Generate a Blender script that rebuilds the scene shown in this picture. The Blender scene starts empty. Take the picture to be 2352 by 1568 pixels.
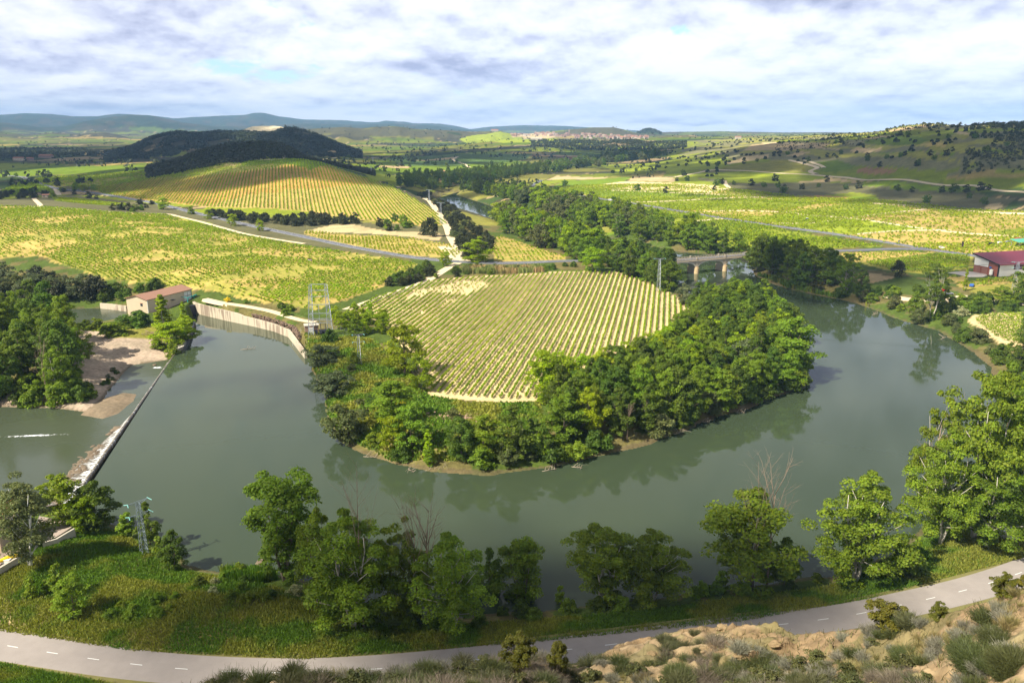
import bpy, bmesh, math, random
import numpy as np
from mathutils import Vector, Matrix
random.seed(7); rng = np.random.default_rng(7)
SC = bpy.context.scene
COL = SC.collection
R = math.radians
# ---------------------------------------------------------------- camera
H = 82.0; PITCH = R(14.82); FPX = 1829.0; CX, CY = 1176.0, 784.0
cam = bpy.data.cameras.new('camera'); cam.lens = 28.0; cam.sensor_width = 36.0
cam.clip_start = 0.5; cam.clip_end = 90000
camo = bpy.data.objects.new('camera', cam); COL.objects.link(camo)
camo.location = (0, 0, H); camo.rotation_euler = (R(90) - PITCH, 0, 0)
SC.camera = camo
# ---------------------------------------------------------------- light
SUN_DIR = Vector((0.84, 0.54, 0)).normalized(); SUN_EL = R(47)
trav = Vector((SUN_DIR.x * math.cos(SUN_EL), SUN_DIR.y * math.cos(SUN_EL), -math.sin(SUN_EL)))
sl = bpy.data.lights.new('sun', 'SUN'); sl.energy = 5.0; sl.angle = R(0.5); sl.color = (1.0, 0.93, 0.78)
so = bpy.data.objects.new('sun', sl); COL.objects.link(so)
so.rotation_euler = trav.to_track_quat('-Z', 'Y').to_euler()
w = bpy.data.worlds.new('World'); SC.world = w; w.use_nodes = True
SC.view_settings.view_transform = 'Standard'; SC.view_settings.look = 'None'
SC.view_settings.exposure = 0.80; SC.view_settings.gamma = 1.0
SC.cycles.max_bounces = 5; SC.cycles.diffuse_bounces = 2; SC.cycles.glossy_bounces = 2
SC.cycles.transmission_bounces = 2; SC.cycles.transparent_max_bounces = 24; SC.cycles.volume_bounces = 0
SC.cycles.use_denoising = True
nt = w.node_tree; nt.nodes.clear()
class NG:
    def __init__(s, nt): s.nt = nt
    def n(s, t, **k):
        nd = s.nt.nodes.new(t)
        for a, b in k.items():
            if a == 'ins':
                for kk, v in b.items():
                    if isinstance(v, bpy.types.NodeSocket): s.nt.links.new(v, nd.inputs[kk])
                    else: nd.inputs[kk].default_value = v
            else: setattr(nd, a, b)
        return nd
    def math(s, op, a, b=0.0, c=0.0, clamp=False):
        nd = s.n('ShaderNodeMath', operation=op, use_clamp=clamp, ins={0: a, 1: b, 2: c}); return nd.outputs[0]
    def mix(s, f, a, b, bt='MIX'):
        nd = s.n('ShaderNodeMix', data_type='RGBA', blend_type=bt)
        for sk, v in ((0, f), (6, a), (7, b)):
            if isinstance(v, bpy.types.NodeSocket): s.nt.links.new(v, nd.inputs[sk])
            else: nd.inputs[sk].default_value = v if sk == 0 else (tuple(v) + (1,))[:4]
        return nd.outputs[2]
    def ramp(s, f, stops, interp='EASE'):
        nd = s.n('ShaderNodeValToRGB'); s.nt.links.new(f, nd.inputs[0]); cr = nd.color_ramp; cr.interpolation = interp
        while len(cr.elements) < len(stops): cr.elements.new(0.5)
        for e, (p, c) in zip(cr.elements, stops):
            e.position = p; e.color = (tuple(c) + (1,))[:4] if hasattr(c, '__len__') else (c, c, c, 1)
        return nd.outputs[0]
    def noise(s, vec, scale, detail=4, rough=0.55, dist=0.0, w3='3D'):
        nd = s.n('ShaderNodeTexNoise', ins={'Scale': scale, 'Detail': detail, 'Roughness': rough, 'Distortion': dist})
        if vec is not None: s.nt.links.new(vec, nd.inputs['Vector'])
        return nd.outputs[0]
g = NG(nt)
sky = g.n('ShaderNodeTexSky', sky_type='NISHITA', sun_disc=False, sun_elevation=SUN_EL, altitude=500, ozone_density=5.0, dust_density=.3)
sky.sun_rotation = math.atan2(-SUN_DIR.x, -SUN_DIR.y)
tc = g.n('ShaderNodeTexCoord')
sep = g.n('ShaderNodeSeparateXYZ', ins={0: tc.outputs['Generated']})
zc = g.math('MAXIMUM', sep.outputs[2], 0.0)
azn = g.math('ARCTAN2', sep.outputs[0], sep.outputs[1])
KU, KW, KE = 6.0, 2.1, 0.055
lw = g.math('MULTIPLY', g.math('LOGARITHM', g.math('ADD', zc, KE), math.e), KW)
uv = g.n('ShaderNodeCombineXYZ', ins={0: g.math('MULTIPLY', azn, KU), 1: lw, 2: 0.0}).outputs[0]
def shift(dx, dy, z_=0.0): return g.n('ShaderNodeVectorMath', operation='ADD', ins={0: uv, 1: (SX + dx, SY + dy, z_)}).outputs[0]
SX, SY = 23.7, 11.3
def cloudn(dx, dy): return g.math('ADD', g.math('MULTIPLY', g.noise(shift(dx, dy), 0.85, 4, 0.5, 0.2), .68), g.math('MULTIPLY', g.noise(shift(dx, dy, 5.0), 2.5, 8, 0.62, 0.1), .34))
n1 = cloudn(0, 0); nlo = cloudn(0, -.10); nhi = cloudn(0, .08)
n2 = g.noise(shift(8, 2), 0.42, 2, 0.5, 0.0)
def blob(px, py, sx_, sy_):
    X_, Y_, Z_ = (px - 1176), 1829 * math.cos(PITCH) + (784 - py) * math.sin(PITCH), (784 - py) * math.cos(PITCH) - 1829 * math.sin(PITCH)
    L_ = math.sqrt(X_ * X_ + Y_ * Y_ + Z_ * Z_); c_ = (math.atan2(X_, Y_) * KU, math.log(max(Z_ / L_, 0) + KE) * KW)
    df = g.n('ShaderNodeVectorMath', operation='SUBTRACT', ins={0: uv, 1: (c_[0], c_[1], 0)}).outputs[0]
    df = g.n('ShaderNodeVectorMath', operation='MULTIPLY', ins={0: df, 1: (1 / sx_, 1 / sy_, 0)}).outputs[0]
    ln = g.n('ShaderNodeVectorMath', operation='LENGTH', ins={0: df}).outputs['Value']; return g.ramp(ln, [(0.0, 1.0), (1.0, 0.0)])
# a cloud is bright where it thickens below (its sunlit top) and grey where it ends below (its base)
lit = g.math('SUBTRACT', nlo, nhi)
dark = g.math('ADD', g.math('MULTIPLY', blob(480, 50, 1.5, .7), .30), g.math('ADD', g.math('MULTIPLY', blob(1080, 150, .9, .22), .26), g.math('ADD', g.math('MULTIPLY', blob(170, 150, 1.1, .3), .16), g.math('MULTIPLY', blob(1750, 200, 1.6, .3), .12))))
bright = g.math('ADD', g.math('MULTIPLY', blob(1000, 95, 1.2, .5), .14), g.math('MULTIPLY', blob(30, 60, .5, .5), .2))
shade = g.math('ADD', g.math('ADD', g.math('MULTIPLY', lit, 2.9), bright), g.math('SUBTRACT', g.math('MULTIPLY_ADD', n2, -1.1, 1.19), dark))
cl = g.ramp(shade, [(0.20, (0.40, 0.42, 0.60)), (0.42, (0.60, 0.63, 0.80)), (0.62, (0.82, 0.85, 0.96)), (0.86, (1.0, 1.0, 1.0))], 'LINEAR')
hole = blob(665, 160, 1.3, .5)
dn0 = g.math('SUBTRACT', n1, g.math('MULTIPLY', hole, .155))
dens = g.ramp(dn0, [(0.33, 0.0), (0.385, 1.0)])
bg1 = g.n('ShaderNodeBackground', ins={'Color': sky.outputs[0], 'Strength': 0.13})
# dim the deck overhead to cut ambient light, for stronger sun contrast
dim = g.ramp(zc, [(0.0, 0.92), (0.05, 0.80), (0.15, 0.70), (0.27, 0.58), (0.5, 0.28), (1.0, 0.16)], 'LINEAR')
bg2 = g.n('ShaderNodeBackground', ins={'Color': cl, 'Strength': dim})
ms = g.n('ShaderNodeMixShader', ins={0: dens, 1: bg1.outputs[0], 2: bg2.outputs[0]})
wo = g.n('ShaderNodeOutputWorld'); nt.links.new(ms.outputs[0], wo.inputs[0])

# ---------------------------------------------------------------- helpers
cp, sp_ = math.cos(PITCH), math.sin(PITCH)
def ray(px, py):
    X = np.asarray(px, float) - CX; U = CY - np.asarray(py, float)
    return X, FPX * cp + U * sp_, U * cp - FPX * sp_
def P(px, py, z=0.0):
    x, y, dz = ray(px, py); t = (z - H) / dz
    return (x * t, y * t)
def PV(px, py, z=0.0):
    a = P(px, py, z); return Vector((a[0], a[1], z))
def toaz(px, py):
    x, y, dz = ray(px, py); return np.arctan2(x, y), dz / np.hypot(x, y)
def project(x, y, z):
    zc_ = y * cp - (z - H) * sp_; up = y * sp_ + (z - H) * cp
    return CX + FPX * x / zc_, CY - FPX * up / zc_
def z1(x, y): return (x / 2.926, 229.7 + y / 2.926)       # reading charts of the survey crops
def z2(x, y): return (746.5 + x / 2.926, 229.7 + y / 2.926)
def z3(x, y): return (1548 + x / 2.926, 229.7 + y / 2.926)
def smooth(t): t = np.clip(t, 0, 1); return t * t * (3 - 2 * t)
_perm = rng.random((256, 256))
def vnoise(x, y):
    xi = np.floor(x).astype(int); yi = np.floor(y).astype(int); fx = smooth(x - xi); fy = smooth(y - yi)
    a = _perm[xi & 255, yi & 255]; b = _perm[(xi + 1) & 255, yi & 255]
    c = _perm[xi & 255, (yi + 1) & 255]; d = _perm[(xi + 1) & 255, (yi + 1) & 255]
    return (a * (1 - fx) + b * fx) * (1 - fy) + (c * (1 - fx) + d * fx) * fy
def fbm(x, y, o=4, gain=0.5):
    s = 0; a = 1; t = 0
    for i in range(o):
        s = s + a * vnoise(x * 2 ** i + 17.3 * i, y * 2 ** i + 9.1 * i); t += a; a *= gain
    return s / t
def inpoly(x, y, poly):
    ins = np.zeros(x.shape, bool); n = len(poly)
    for i in range(n):
        x1, y1 = poly[i]; x2, y2 = poly[(i + 1) % n]
        if y1 == y2: continue
        c = ((y1 > y) != (y2 > y)) & (x < (x2 - x1) * (y - y1) / (y2 - y1) + x1); ins ^= c
    return ins
def segdist(x, y, pts, closed=False):
    d = np.full(x.shape, 1e9); n = len(pts)
    for i in range(n if closed else n - 1):
        ax, ay = pts[i]; bx, by = pts[(i + 1) % n]; vx, vy = bx - ax, by - ay; L = vx * vx + vy * vy + 1e-9
        t = np.clip(((x - ax) * vx + (y - ay) * vy) / L, 0, 1)
        d = np.minimum(d, np.hypot(x - ax - t * vx, y - ay - t * vy))
    return d
def sd(x, y, poly, reach=60):
    """signed distance, positive outside"""
    out = np.full(x.shape, 1e3); p = np.array(poly)
    m = (x > p[:, 0].min() - reach) & (x < p[:, 0].max() + reach) & (y > p[:, 1].min() - reach) & (y < p[:, 1].max() + reach)
    if m.any():
        xx, yy = x[m], y[m]; d = segdist(xx, yy, poly, True); out[m] = np.where(inpoly(xx, yy, poly), -d, d)
    return out
def world(pxs, z=0.0): return [tuple(float(q) for q in P(a, b, z)) for a, b in pxs]

# ---------------------------------------------------------------- terrain data
outer = [(1395, 545), (1480, 565), (1560, 578), (1700, 590), (1722, 606), (1735, 633), (1760, 648), (1820, 666), (1900, 683), (1960, 694),
         (2010, 712), (2060, 733), (2110, 746), (2160, 762), (2205, 790), (2245, 812), (2275, 842), (2295, 875), (2315, 930), (2310, 1000), (2230, 1120),
         (2112, 1222), (2040, 1275), (1917, 1322), (1800, 1338), (1668, 1352), (1568, 1364), (1464, 1379), (1344, 1390), (1225, 1404),
         (1100, 1415), (951, 1418), (860, 1400), (760, 1362), (690, 1332), (600, 1312), (500, 1316), (434, 1302), (400, 1262),
         (330, 1228), (270, 1212), (200, 1182), (165, 1150)]
inner_a = [(205, 1118), (403, 810), (406, 806), (421, 801), (438.6, 768), (447, 735), (452, 719.5), (522, 736), (588, 750), (632, 761), (665, 774),
         (703, 823), (722, 862), (742, 900), (748, 960), (772, 1000), (805, 1032), (900, 1066), (1000, 1082), (1120, 1090), (1260, 1076),
         (1380, 1046), (1480, 1022), (1560, 991), (1640, 961), (1700, 944), (1770, 915), (1842, 893), (1850, 850), (1838, 800), (1806, 752),
         (1760, 712), (1700, 683), (1640, 680), (1592, 684), (1568, 662), (1545, 640), (1480, 622), (1400, 602), (1300, 562),
         (1200, 527), (1100, 492), (1040, 474), (990, 466), (985, 452), (1000, 440), (1030, 434), (1060, 438), (1047, 448), (1100, 464), (1200, 500), (1300, 522)]
river = world(outer + inner_a)
down = world([(165, 1150), (205, 1118), (403, 810), (388, 825), (345, 832), (300, 838), (288, 853), (262, 880), (245, 903), (222, 930), (200, 945), (130, 937), (60, 936),
              (0, 935), (-120, 930), (-400, 940), (-700, 1150), (-300, 1180), (0, 1160), (100, 1172)], -1.5)
tail = world([(292, 711), (250, 710), (190, 708), (100, 712), (-60, 700), (-200, 720), (-300, 900), (-120, 930), (-90, 820), (-20, 765), (100, 762), (190, 748), (235, 738), (290, 728)], -1.5)
islet = world([(186, 953), (205, 935), (240, 915), (285, 901), (316, 905), (306, 922), (270, 950), (235, 962)], -1.5)
wall_line = world([(447, 716), (452, 719.5), (522, 736), (588, 750), (632, 761), (665, 774), (703, 823)])

ctl = []   # (x, y, z)
for a in range(-60, 61, 10):
    for d, z in ((50, 4), (110, 4), (170, 3.6), (260, 3.4), (350, 3.6)):
        ctl.append((d * math.sin(R(a)), d * math.cos(R(a)), z))
for px, py, z in [(1150, 800, 4), (1400, 720, 4.5), (1100, 660, 5), (1500, 660, 4.5), (850, 740, 4.5), (640, 730, 5), (500, 700, 6), (340, 640, 8), (100, 600, 9), (0, 575, 10),
                  (450, 640, 9), (700, 690, 6), (900, 650, 6), (400, 580, 12), (150, 540, 15), (0, 478, 22), (120, 478, 22), (250, 488, 20), (450, 512, 15), (680, 562, 11), (880, 592, 9),
                  (1040, 604, 8), (1300, 603, 8), (140, 435, 14), (300, 458, 13), (60, 410, 14), (100, 380, 14), (200, 352, 15), (0, 346, 15), (420, 484, 13), (649, 534, 11),
                  (500, 474, 15), (700, 482, 14), (960, 515, 10), (350, 400, 27), (500, 380, 38), (600, 374, 42), (700, 366, 49), (745, 372, 45), (775, 386, 37), (900, 426, 23), (1000, 478, 12), (620, 430, 28), (820, 455, 20),
                  (1200, 595, 7), (1100, 540, 8), (1000, 440, 6), (900, 402, 14), (900, 362, 18), (1000, 338, 20), (1200, 332, 24), (700, 340, 20), (1100, 385, 14), (1250, 415, 8), (1400, 372, 14),
                  (1180, 320, 50), (1330, 320, 48), (1450, 320, 48), (900, 318, 40), (600, 325, 20), (1300, 445, 9), (1500, 440, 13), (1500, 500, 9), (1700, 460, 13), (2000, 470, 15), (2300, 488, 14), (1800, 540, 8),
                  (2100, 600, 7), (2350, 640, 6), (2250, 560, 8), (1650, 395, 24), (1600, 360, 30), (2000, 412, 24), (2200, 412, 30), (2330, 440, 22), (1800, 400, 24), (1800, 350, 48), (1950, 350, 50), (2100, 350, 56), (2250, 352, 58),
                  (2350, 400, 40), (1450, 345, 25), (1650, 335, 45), (1600, 320, 50), (2100, 690, 5), (2300, 760, 4), (1950, 620, 7)]:
    x, y = P(px, py, z); ctl.append((float(x), float(y), z))
for a in range(-60, 61, 12):
    for d, z in ((9000, 45), (14000, 40), (26000, 30)):
        ctl.append((d * math.sin(R(a)), d * math.cos(R(a)), z))
for a, d, z in ((-50, 700, 12), (-50, 1500, 15), (-50, 3500, 20), (50, 500, 8), (50, 900, 25), (52, 1800, 55), (50, 4000, 45), (-40, 5500, 20), (-25, 4500, 20)):
    ctl.append((d * math.sin(R(a)), d * math.cos(R(a)), z))
ctl = np.array(ctl)
def _q(x, y): return np.arctan2(x, y) * 2.4, np.log(np.hypot(x, y) + 1.0)
cu, cv = _q(ctl[:, 0], ctl[:, 1])
def _phi(r2): return 0.5 * r2 * np.log(r2 + 1e-12)
A = _phi((cu[:, None] - cu) ** 2 + (cv[:, None] - cv) ** 2) + np.eye(len(ctl)) * 0.004
Pm = np.c_[np.ones(len(ctl)), cu, cv]
M = np.block([[A, Pm], [Pm.T, np.zeros((3, 3))]])
sol = np.linalg.solve(M, np.r_[ctl[:, 2], 0, 0, 0])
def base_h(x, y):
    qu, qv = _q(x, y); out = sol[-3] + sol[-2] * qu + sol[-1] * qv
    for i in range(len(ctl)): out = out + sol[i] * _phi((qu - cu[i]) ** 2 + (qv - cv[i]) ** 2)
    return out
# hills: name, distance, front width, back width, skyline
HILLS = [
 ('mountains', 14500, 4500, 2500, [(-500, 285), (-300, 262), (-80, 268), (0, 264), (60, 261), (120, 263), (170, 268), (220, 268), (270, 262), (340, 265), (400, 272), (480, 268), (560, 264), (610, 261), (640, 268), (700, 275), (760, 276), (840, 282), (900, 281), (960, 284), (1010, 285), (1050, 290), (1080, 297), (1130, 291), (1200, 288), (1300, 290), (1400, 296), (1500, 303), (1600, 306)]),
 ('mountains', 10500, 2500, 2500, [(-300, 300), (-100, 280), (20, 283), (90, 292), (150, 290), (200, 279), (260, 268), (300, 264), (350, 266), (420, 281), (500, 291), (560, 290), (700, 284), (800, 287), (900, 284), (1000, 289), (1080, 300), (1120, 305)]),
 ('plateau', 7200, 1500, 2200, [(1440, 309), (1500, 304), (1600, 303), (1650, 302), (1800, 305), (1900, 304), (2000, 306), (2200, 303), (2450, 304), (2900, 300)]),
 ('blue', 6500, 1200, 1500, [(-300, 290), (-60, 300), (0, 302), (30, 306), (60, 312), (90, 308), (120, 305), (180, 309), (200, 305), (240, 304), (270, 309), (300, 318), (340, 330)]),
 ('mesa', 5700, 300, 400, [(1452, 308), (1466, 303), (1478, 296), (1495, 294), (1508, 298), (1518, 303), (1530, 308)]),
 ('village', 5300, 900, 900, [(1150, 314), (1200, 309), (1250, 305), (1290, 299), (1330, 296), (1360, 293), (1410, 293), (1430, 297), (1450, 303), (1475, 309), (1600, 312)]),
 ('plateau', 4700, 1000, 900, [(640, 303), (690, 297), (740, 295), (765, 293), (790, 292), (830, 295), (860, 292), (905, 290), (930, 293), (960, 297), (1040, 300), (1080, 303), (1150, 301), (1165, 305), (1200, 314)]),
 ('scrub', 3700, 500, 600, [(1455, 330), (1490, 318), (1530, 312), (1580, 310), (1610, 314), (1640, 322), (1680, 338), (1700, 350)]),
 ('dark', 2800, 450, 500, [(1180, 352), (1250, 340), (1310, 336), (1358, 330), (1410, 322), (1461, 319), (1500, 328), (1530, 341), (1560, 356), (1575, 366)]),
 ('quarry', 2560, 220, 300, [(548, 303), (572, 293), (580, 290), (625, 289), (645, 291), (668, 297)]),
 ('forest', 2300, 520, 600, [(240, 352), (262, 344), (300, 334), (330, 319), (355, 309), (380, 303), (408, 298), (430, 301), (460, 302), (500, 298), (540, 299), (575, 298), (600, 300), (622, 302), (640, 295), (662, 289), (680, 290), (700, 295), (730, 306), (765, 321), (790, 331), (830, 346)]),
 ('right', 2000, 750, 700, [(1600, 366), (1650, 348), (1700, 334), (1770, 325), (1855, 320), (1924, 312), (1999, 307), (2043, 296), (2078, 288), (2129, 284), (2180, 286), (2214, 296), (2249, 305), (2300, 314), (2400, 330)]),
 ('darkright', 1450, 350, 500, [(2225, 335), (2279, 314), (2300, 307), (2325, 299), (2352, 287), (2450, 262), (2600, 255), (2900, 280)]),
 ('dark', 1230, 170, 300, [(335, 386), (365, 377), (400, 369), (440, 351), (480, 338), (530, 329), (580, 325), (630, 325), (650, 330), (675, 342), (700, 358), (725, 372), (770, 388), (830, 412), (860, 425)]),
 ('darkright', 1080, 90, 250, [(2210, 398), (2240, 387), (2272, 374), (2300, 361), (2330, 356), (2352, 353), (2450, 348), (2700, 340)]),
]
HD = []
for nme, D, wf, wb, sil in HILLS:
    a, e = toaz([p[0] for p in sil], [p[1] for p in sil]); HD.append((nme, D, wf, wb, a, H + D * e - {'forest': 10, 'dark': 5, 'mesa': 10, 'right': 1, 'darkright': 5}.get(nme, 0)))
def hill_layers(x, y, E):
    az = np.arctan2(x, y); d = np.hypot(x, y); cls = np.zeros(x.shape, int)
    for k, (nme, D, wf, wb, a, hz) in enumerate(HD):
        m = (az > a[0] - .02) & (az < a[-1] + .02) & (d > D - wf) & (d < D + wb)
        if not m.any(): continue
        am, dm, Em = az[m], d[m], E[m]
        dw = dm + (fbm(am * 60, dm / 300.0, 3) - .5) * wf * .3
        hh = np.interp(am, a, hz, left=-500, right=-500)
        s = np.where(dw < D, (D - dw) / wf, (dw - D) / wb); gg = np.clip(1 - s, 0, 1); gg = gg * gg * (3 - 2 * gg)
        up = np.maximum(0, hh - Em) * gg
        amp = {'mountains': 90, 'blue': 14, 'plateau': 10}.get(nme, 5)
        rug = (fbm(am * D / (wf * .25), dm / (wf * .25), 5, .55) - .5) * amp * smooth(up / (amp * 2.0 + 1)) * smooth(np.abs(dm - D) / (wf * .25))
        En = Em + up + rug; E[m] = En
        c = cls[m]; c[up > (0.30 * np.maximum(1, hh - Em)) + 2] = k + 1; cls[m] = c
    return E, cls
def terrain_full(x, y):
    x = np.asarray(x, float); y = np.asarray(y, float)
    E = base_h(x, y); d = np.hypot(x, y)
    E = E + (fbm(x / 90 + 50, y / 90 + 50, 4) - .5) * 7 * smooth((d - 800) / 900)
    E, cls = hill_layers(x, y, E)
    E = np.maximum(E, 2.6)
    wob = (fbm(x / 7, y / 7, 3) - .5) * 3.0
    wl = segdist(x, y, wall_line) if d.min() < 800 else 1e3
    sr = sd(x, y, river); sdn = sd(x, y, down); st = sd(x, y, tail)
    nowob = smooth((wl - 6) / 14)
    srw = sr + wob * nowob
    rise = np.where(wl < 30, 0.0, 0.0)
    bank = np.where(srw > 50, 1e5, 0.15 + np.maximum(srw, 0) * 0.28)
    bank = np.where((wl < 14) & (sr > 0), np.clip((sr - 1.6) * 4.0, -1.5, 60) - 0.3, bank)
    h = np.where(srw > 0, np.minimum(E, bank), -2.5 * smooth(-srw / 6) - 0.2)
    dn = np.minimum(sdn, st) + wob * .6
    bank2 = np.where(dn > 55, 1e5, -1.45 + np.maximum(dn, 0) * 0.22)
    h = np.where(dn > 0, np.minimum(h, np.maximum(bank2, np.where(srw < 0, -9, -9))), np.where(sr > 0, -1.6 - 2 * smooth(-dn / 6), h))
    si = sd(x, y, islet)
    h = np.where(si < 4, np.maximum(h, -1.5 + np.clip(-si + wob * .3, -2, 3) * .25), h)
    return h, cls, sr, dn, si
def hgt(x, y):
    x = np.atleast_1d(np.asarray(x, float)); y = np.atleast_1d(np.asarray(y, float)); return terrain_full(x, y)[0]
# ---------------------------------------------------------------- object helpers
MATS = {}
def tag(o, label=None, cat=None, group=None, kind=None):
    if label: o['label'] = label
    if cat: o['category'] = cat
    if group: o['group'] = group
    if kind: o['kind'] = kind
    return o
def mesh_np(name, V, F, mats=None, col=None, smooth_=False, midx=None, uv=None):
    me = bpy.data.meshes.new(name); V = np.asarray(V, np.float32)
    me.vertices.add(len(V)); me.vertices.foreach_set('co', V.ravel())
    if isinstance(F, np.ndarray):
        k = F.shape[1]; n = len(F); me.loops.add(n * k); me.loops.foreach_set('vertex_index', F.astype(np.int32).ravel())
        me.polygons.add(n); me.polygons.foreach_set('loop_start', np.arange(0, n * k, k, dtype=np.int32))
        me.polygons.foreach_set('loop_total', np.full(n, k, np.int32))
    else:
        L = np.array([len(f) for f in F], np.int32); n = len(F)
        me.loops.add(int(L.sum())); me.loops.foreach_set('vertex_index', np.concatenate([np.asarray(f, np.int32) for f in F]))
        me.polygons.add(n); me.polygons.foreach_set('loop_start', np.r_[0, np.cumsum(L)[:-1]].astype(np.int32)); me.polygons.foreach_set('loop_total', L)
    me.polygons.foreach_set('use_smooth', np.full(n, smooth_))
    if midx is not None: me.polygons.foreach_set('material_index', np.asarray(midx, np.int32))
    if col is not None:
        at = me.color_attributes.new('Col', 'FLOAT_COLOR', 'POINT'); c4 = np.ones((len(V), 4), np.float32); c4[:, :3] = col; at.data.foreach_set('color', c4.ravel())
    for m in (mats or []): me.materials.append(m)
    me.update(calc_edges=True); return me
def link(name, me, parent=None, loc=None, rz=0.0, sc=None):
    o = bpy.data.objects.new(name, me); COL.objects.link(o)
    if parent: o.parent = parent
    if loc is not None: o.location = loc
    if rz: o.rotation_euler = (0, 0, rz)
    if sc is not None: o.scale = sc if hasattr(sc, '__len__') else (sc, sc, sc)
    return o
def newmat(name):
    m = bpy.data.materials.new(name); m.use_nodes = True; m.node_tree.nodes.clear(); return m, NG(m.node_tree)
def out(gm, sh): o = gm.n('ShaderNodeOutputMaterial'); gm.nt.links.new(sh, o.inputs[0])
def simple(name, col, rough=0.8, metal=0.0, var=0.18, scale=1.5, bump=0.0, spec=0.3, var2=None):
    if name in MATS: return MATS[name]
    m, gm = newmat(name); tcn = gm.n('ShaderNodeTexCoord').outputs['Object']
    nz = gm.noise(tcn, scale, 5, .6); nz2 = gm.noise(tcn, scale * 9, 3, .6)
    c = gm.mix(gm.math('MULTIPLY', nz, 1.0), [q * (1 - var) for q in col], [min(1, q * (1 + var)) for q in (var2 or col)])
    c = gm.mix(gm.math('MULTIPLY', nz2, var), c, [q * .55 for q in col])
    b = gm.n('ShaderNodeBsdfPrincipled', ins={'Base Color': c, 'Roughness': rough, 'Metallic': metal, 'Specular IOR Level': spec})
    if bump:
        bp = gm.n('ShaderNodeBump', ins={'Strength': bump, 'Distance': .1, 'Height': nz2}); gm.nt.links.new(bp.outputs[0], b.inputs['Normal'])
    out(gm, b.outputs[0]); MATS[name] = m; return m
class MB:
    """collects boxes, bars, tubes and prisms, then links them as one mesh"""
    def __init__(s): s.V = []; s.F = []
    def add(s, V, F):
        n = len(s.V); s.V += [tuple(v) for v in V]; s.F += [tuple(i + n for i in f) for f in F]; return s
    def box(s, c, size, rz=0.0, tilt=None):
        hx, hy, hz = [q / 2 for q in size]; ca, sa = math.cos(rz), math.sin(rz); V = []
        for x in (-hx, hx):
            for y in (-hy, hy):
                for z in (-hz, hz): V.append((c[0] + x * ca - y * sa, c[1] + x * sa + y * ca, c[2] + z))
        return s.add(V, [(0, 1, 3, 2), (4, 6, 7, 5), (0, 4, 5, 1), (2, 3, 7, 6), (0, 2, 6, 4), (1, 5, 7, 3)])
    def bar(s, a, b, w, n=4, w2=None):
        a = Vector(a); b = Vector(b); d = (b - a)
        if d.length < 1e-6: return s
        d.normalize(); up = Vector((0, 0, 1)) if abs(d.z) < .95 else Vector((1, 0, 0)); e = d.cross(up).normalized(); f = d.cross(e); V = []
        w2 = w if w2 is None else w2
        for p, r in ((a, w), (b, w2)):
            for k in range(n):
                t = 2 * math.pi * (k + .5) / n; V.append(p + (e * math.cos(t) + f * math.sin(t)) * r * .5)
        F = [(k, (k + 1) % n, n + (k + 1) % n, n + k) for k in range(n)] + [tuple(range(n))[::-1], tuple(range(n, 2 * n))]
        return s.add(V, F)
    def tube(s, pts, rad, n=6):
        V = []; F = []; prev = None
        for i, p in enumerate(pts):
            p = Vector(p); q = Vector(pts[min(i + 1, len(pts) - 1)]) - Vector(pts[max(i - 1, 0)]); q.normalize()
            up = Vector((0, 0, 1)) if abs(q.z) < .9 else Vector((1, 0, 0)); e = q.cross(up).normalized(); f = q.cross(e)
            for k in range(n):
                t = 2 * math.pi * k / n; V.append(p + (e * math.cos(t) + f * math.sin(t)) * rad[i])
        for i in range(len(pts) - 1):
            for k in range(n): F.append((i * n + k, i * n + (k + 1) % n, (i + 1) * n + (k + 1) % n, (i + 1) * n + k))
        F.append(tuple(range(n))[::-1]); F.append(tuple(range((len(pts) - 1) * n, len(pts) * n)))
        return s.add(V, F)
    def prism(s, poly, z0, z1):
        n = len(poly); V = [(x, y, z0) for x, y in poly] + [(x, y, z1) for x, y in poly]
        return s.add(V, [(k, (k + 1) % n, n + (k + 1) % n, n + k) for k in range(n)] + [tuple(range(n))[::-1], tuple(range(n, 2 * n))])
    def build(s, name, mat, parent=None, loc=None, rz=0.0, smooth_=False):
        me = mesh_np(name, np.array(s.V), s.F, [mat], smooth_=smooth_)
        bm = bmesh.new(); bm.from_mesh(me); bmesh.ops.recalc_face_normals(bm, faces=bm.faces); bm.to_mesh(me); bm.free()
        return link(name, me, parent, loc, rz)
def empty(name, loc, rz=0.0):
    o = bpy.data.objects.new(name, None); COL.objects.link(o); o.location = loc; o.rotation_euler = (0, 0, rz); o.empty_display_size = .5; return o
def copy_thing(o, loc, rz=0.0, sc=1.0):
    c = o.copy(); COL.objects.link(c); c.location = loc; c.rotation_euler = (0, 0, rz); c.scale = (sc, sc, sc) if not hasattr(sc, '__len__') else sc
    for ch in o.children:
        k = ch.copy(); COL.objects.link(k); k.parent = c
        for g2 in ch.children:
            q = g2.copy(); COL.objects.link(q); q.parent = k
    return c
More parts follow.
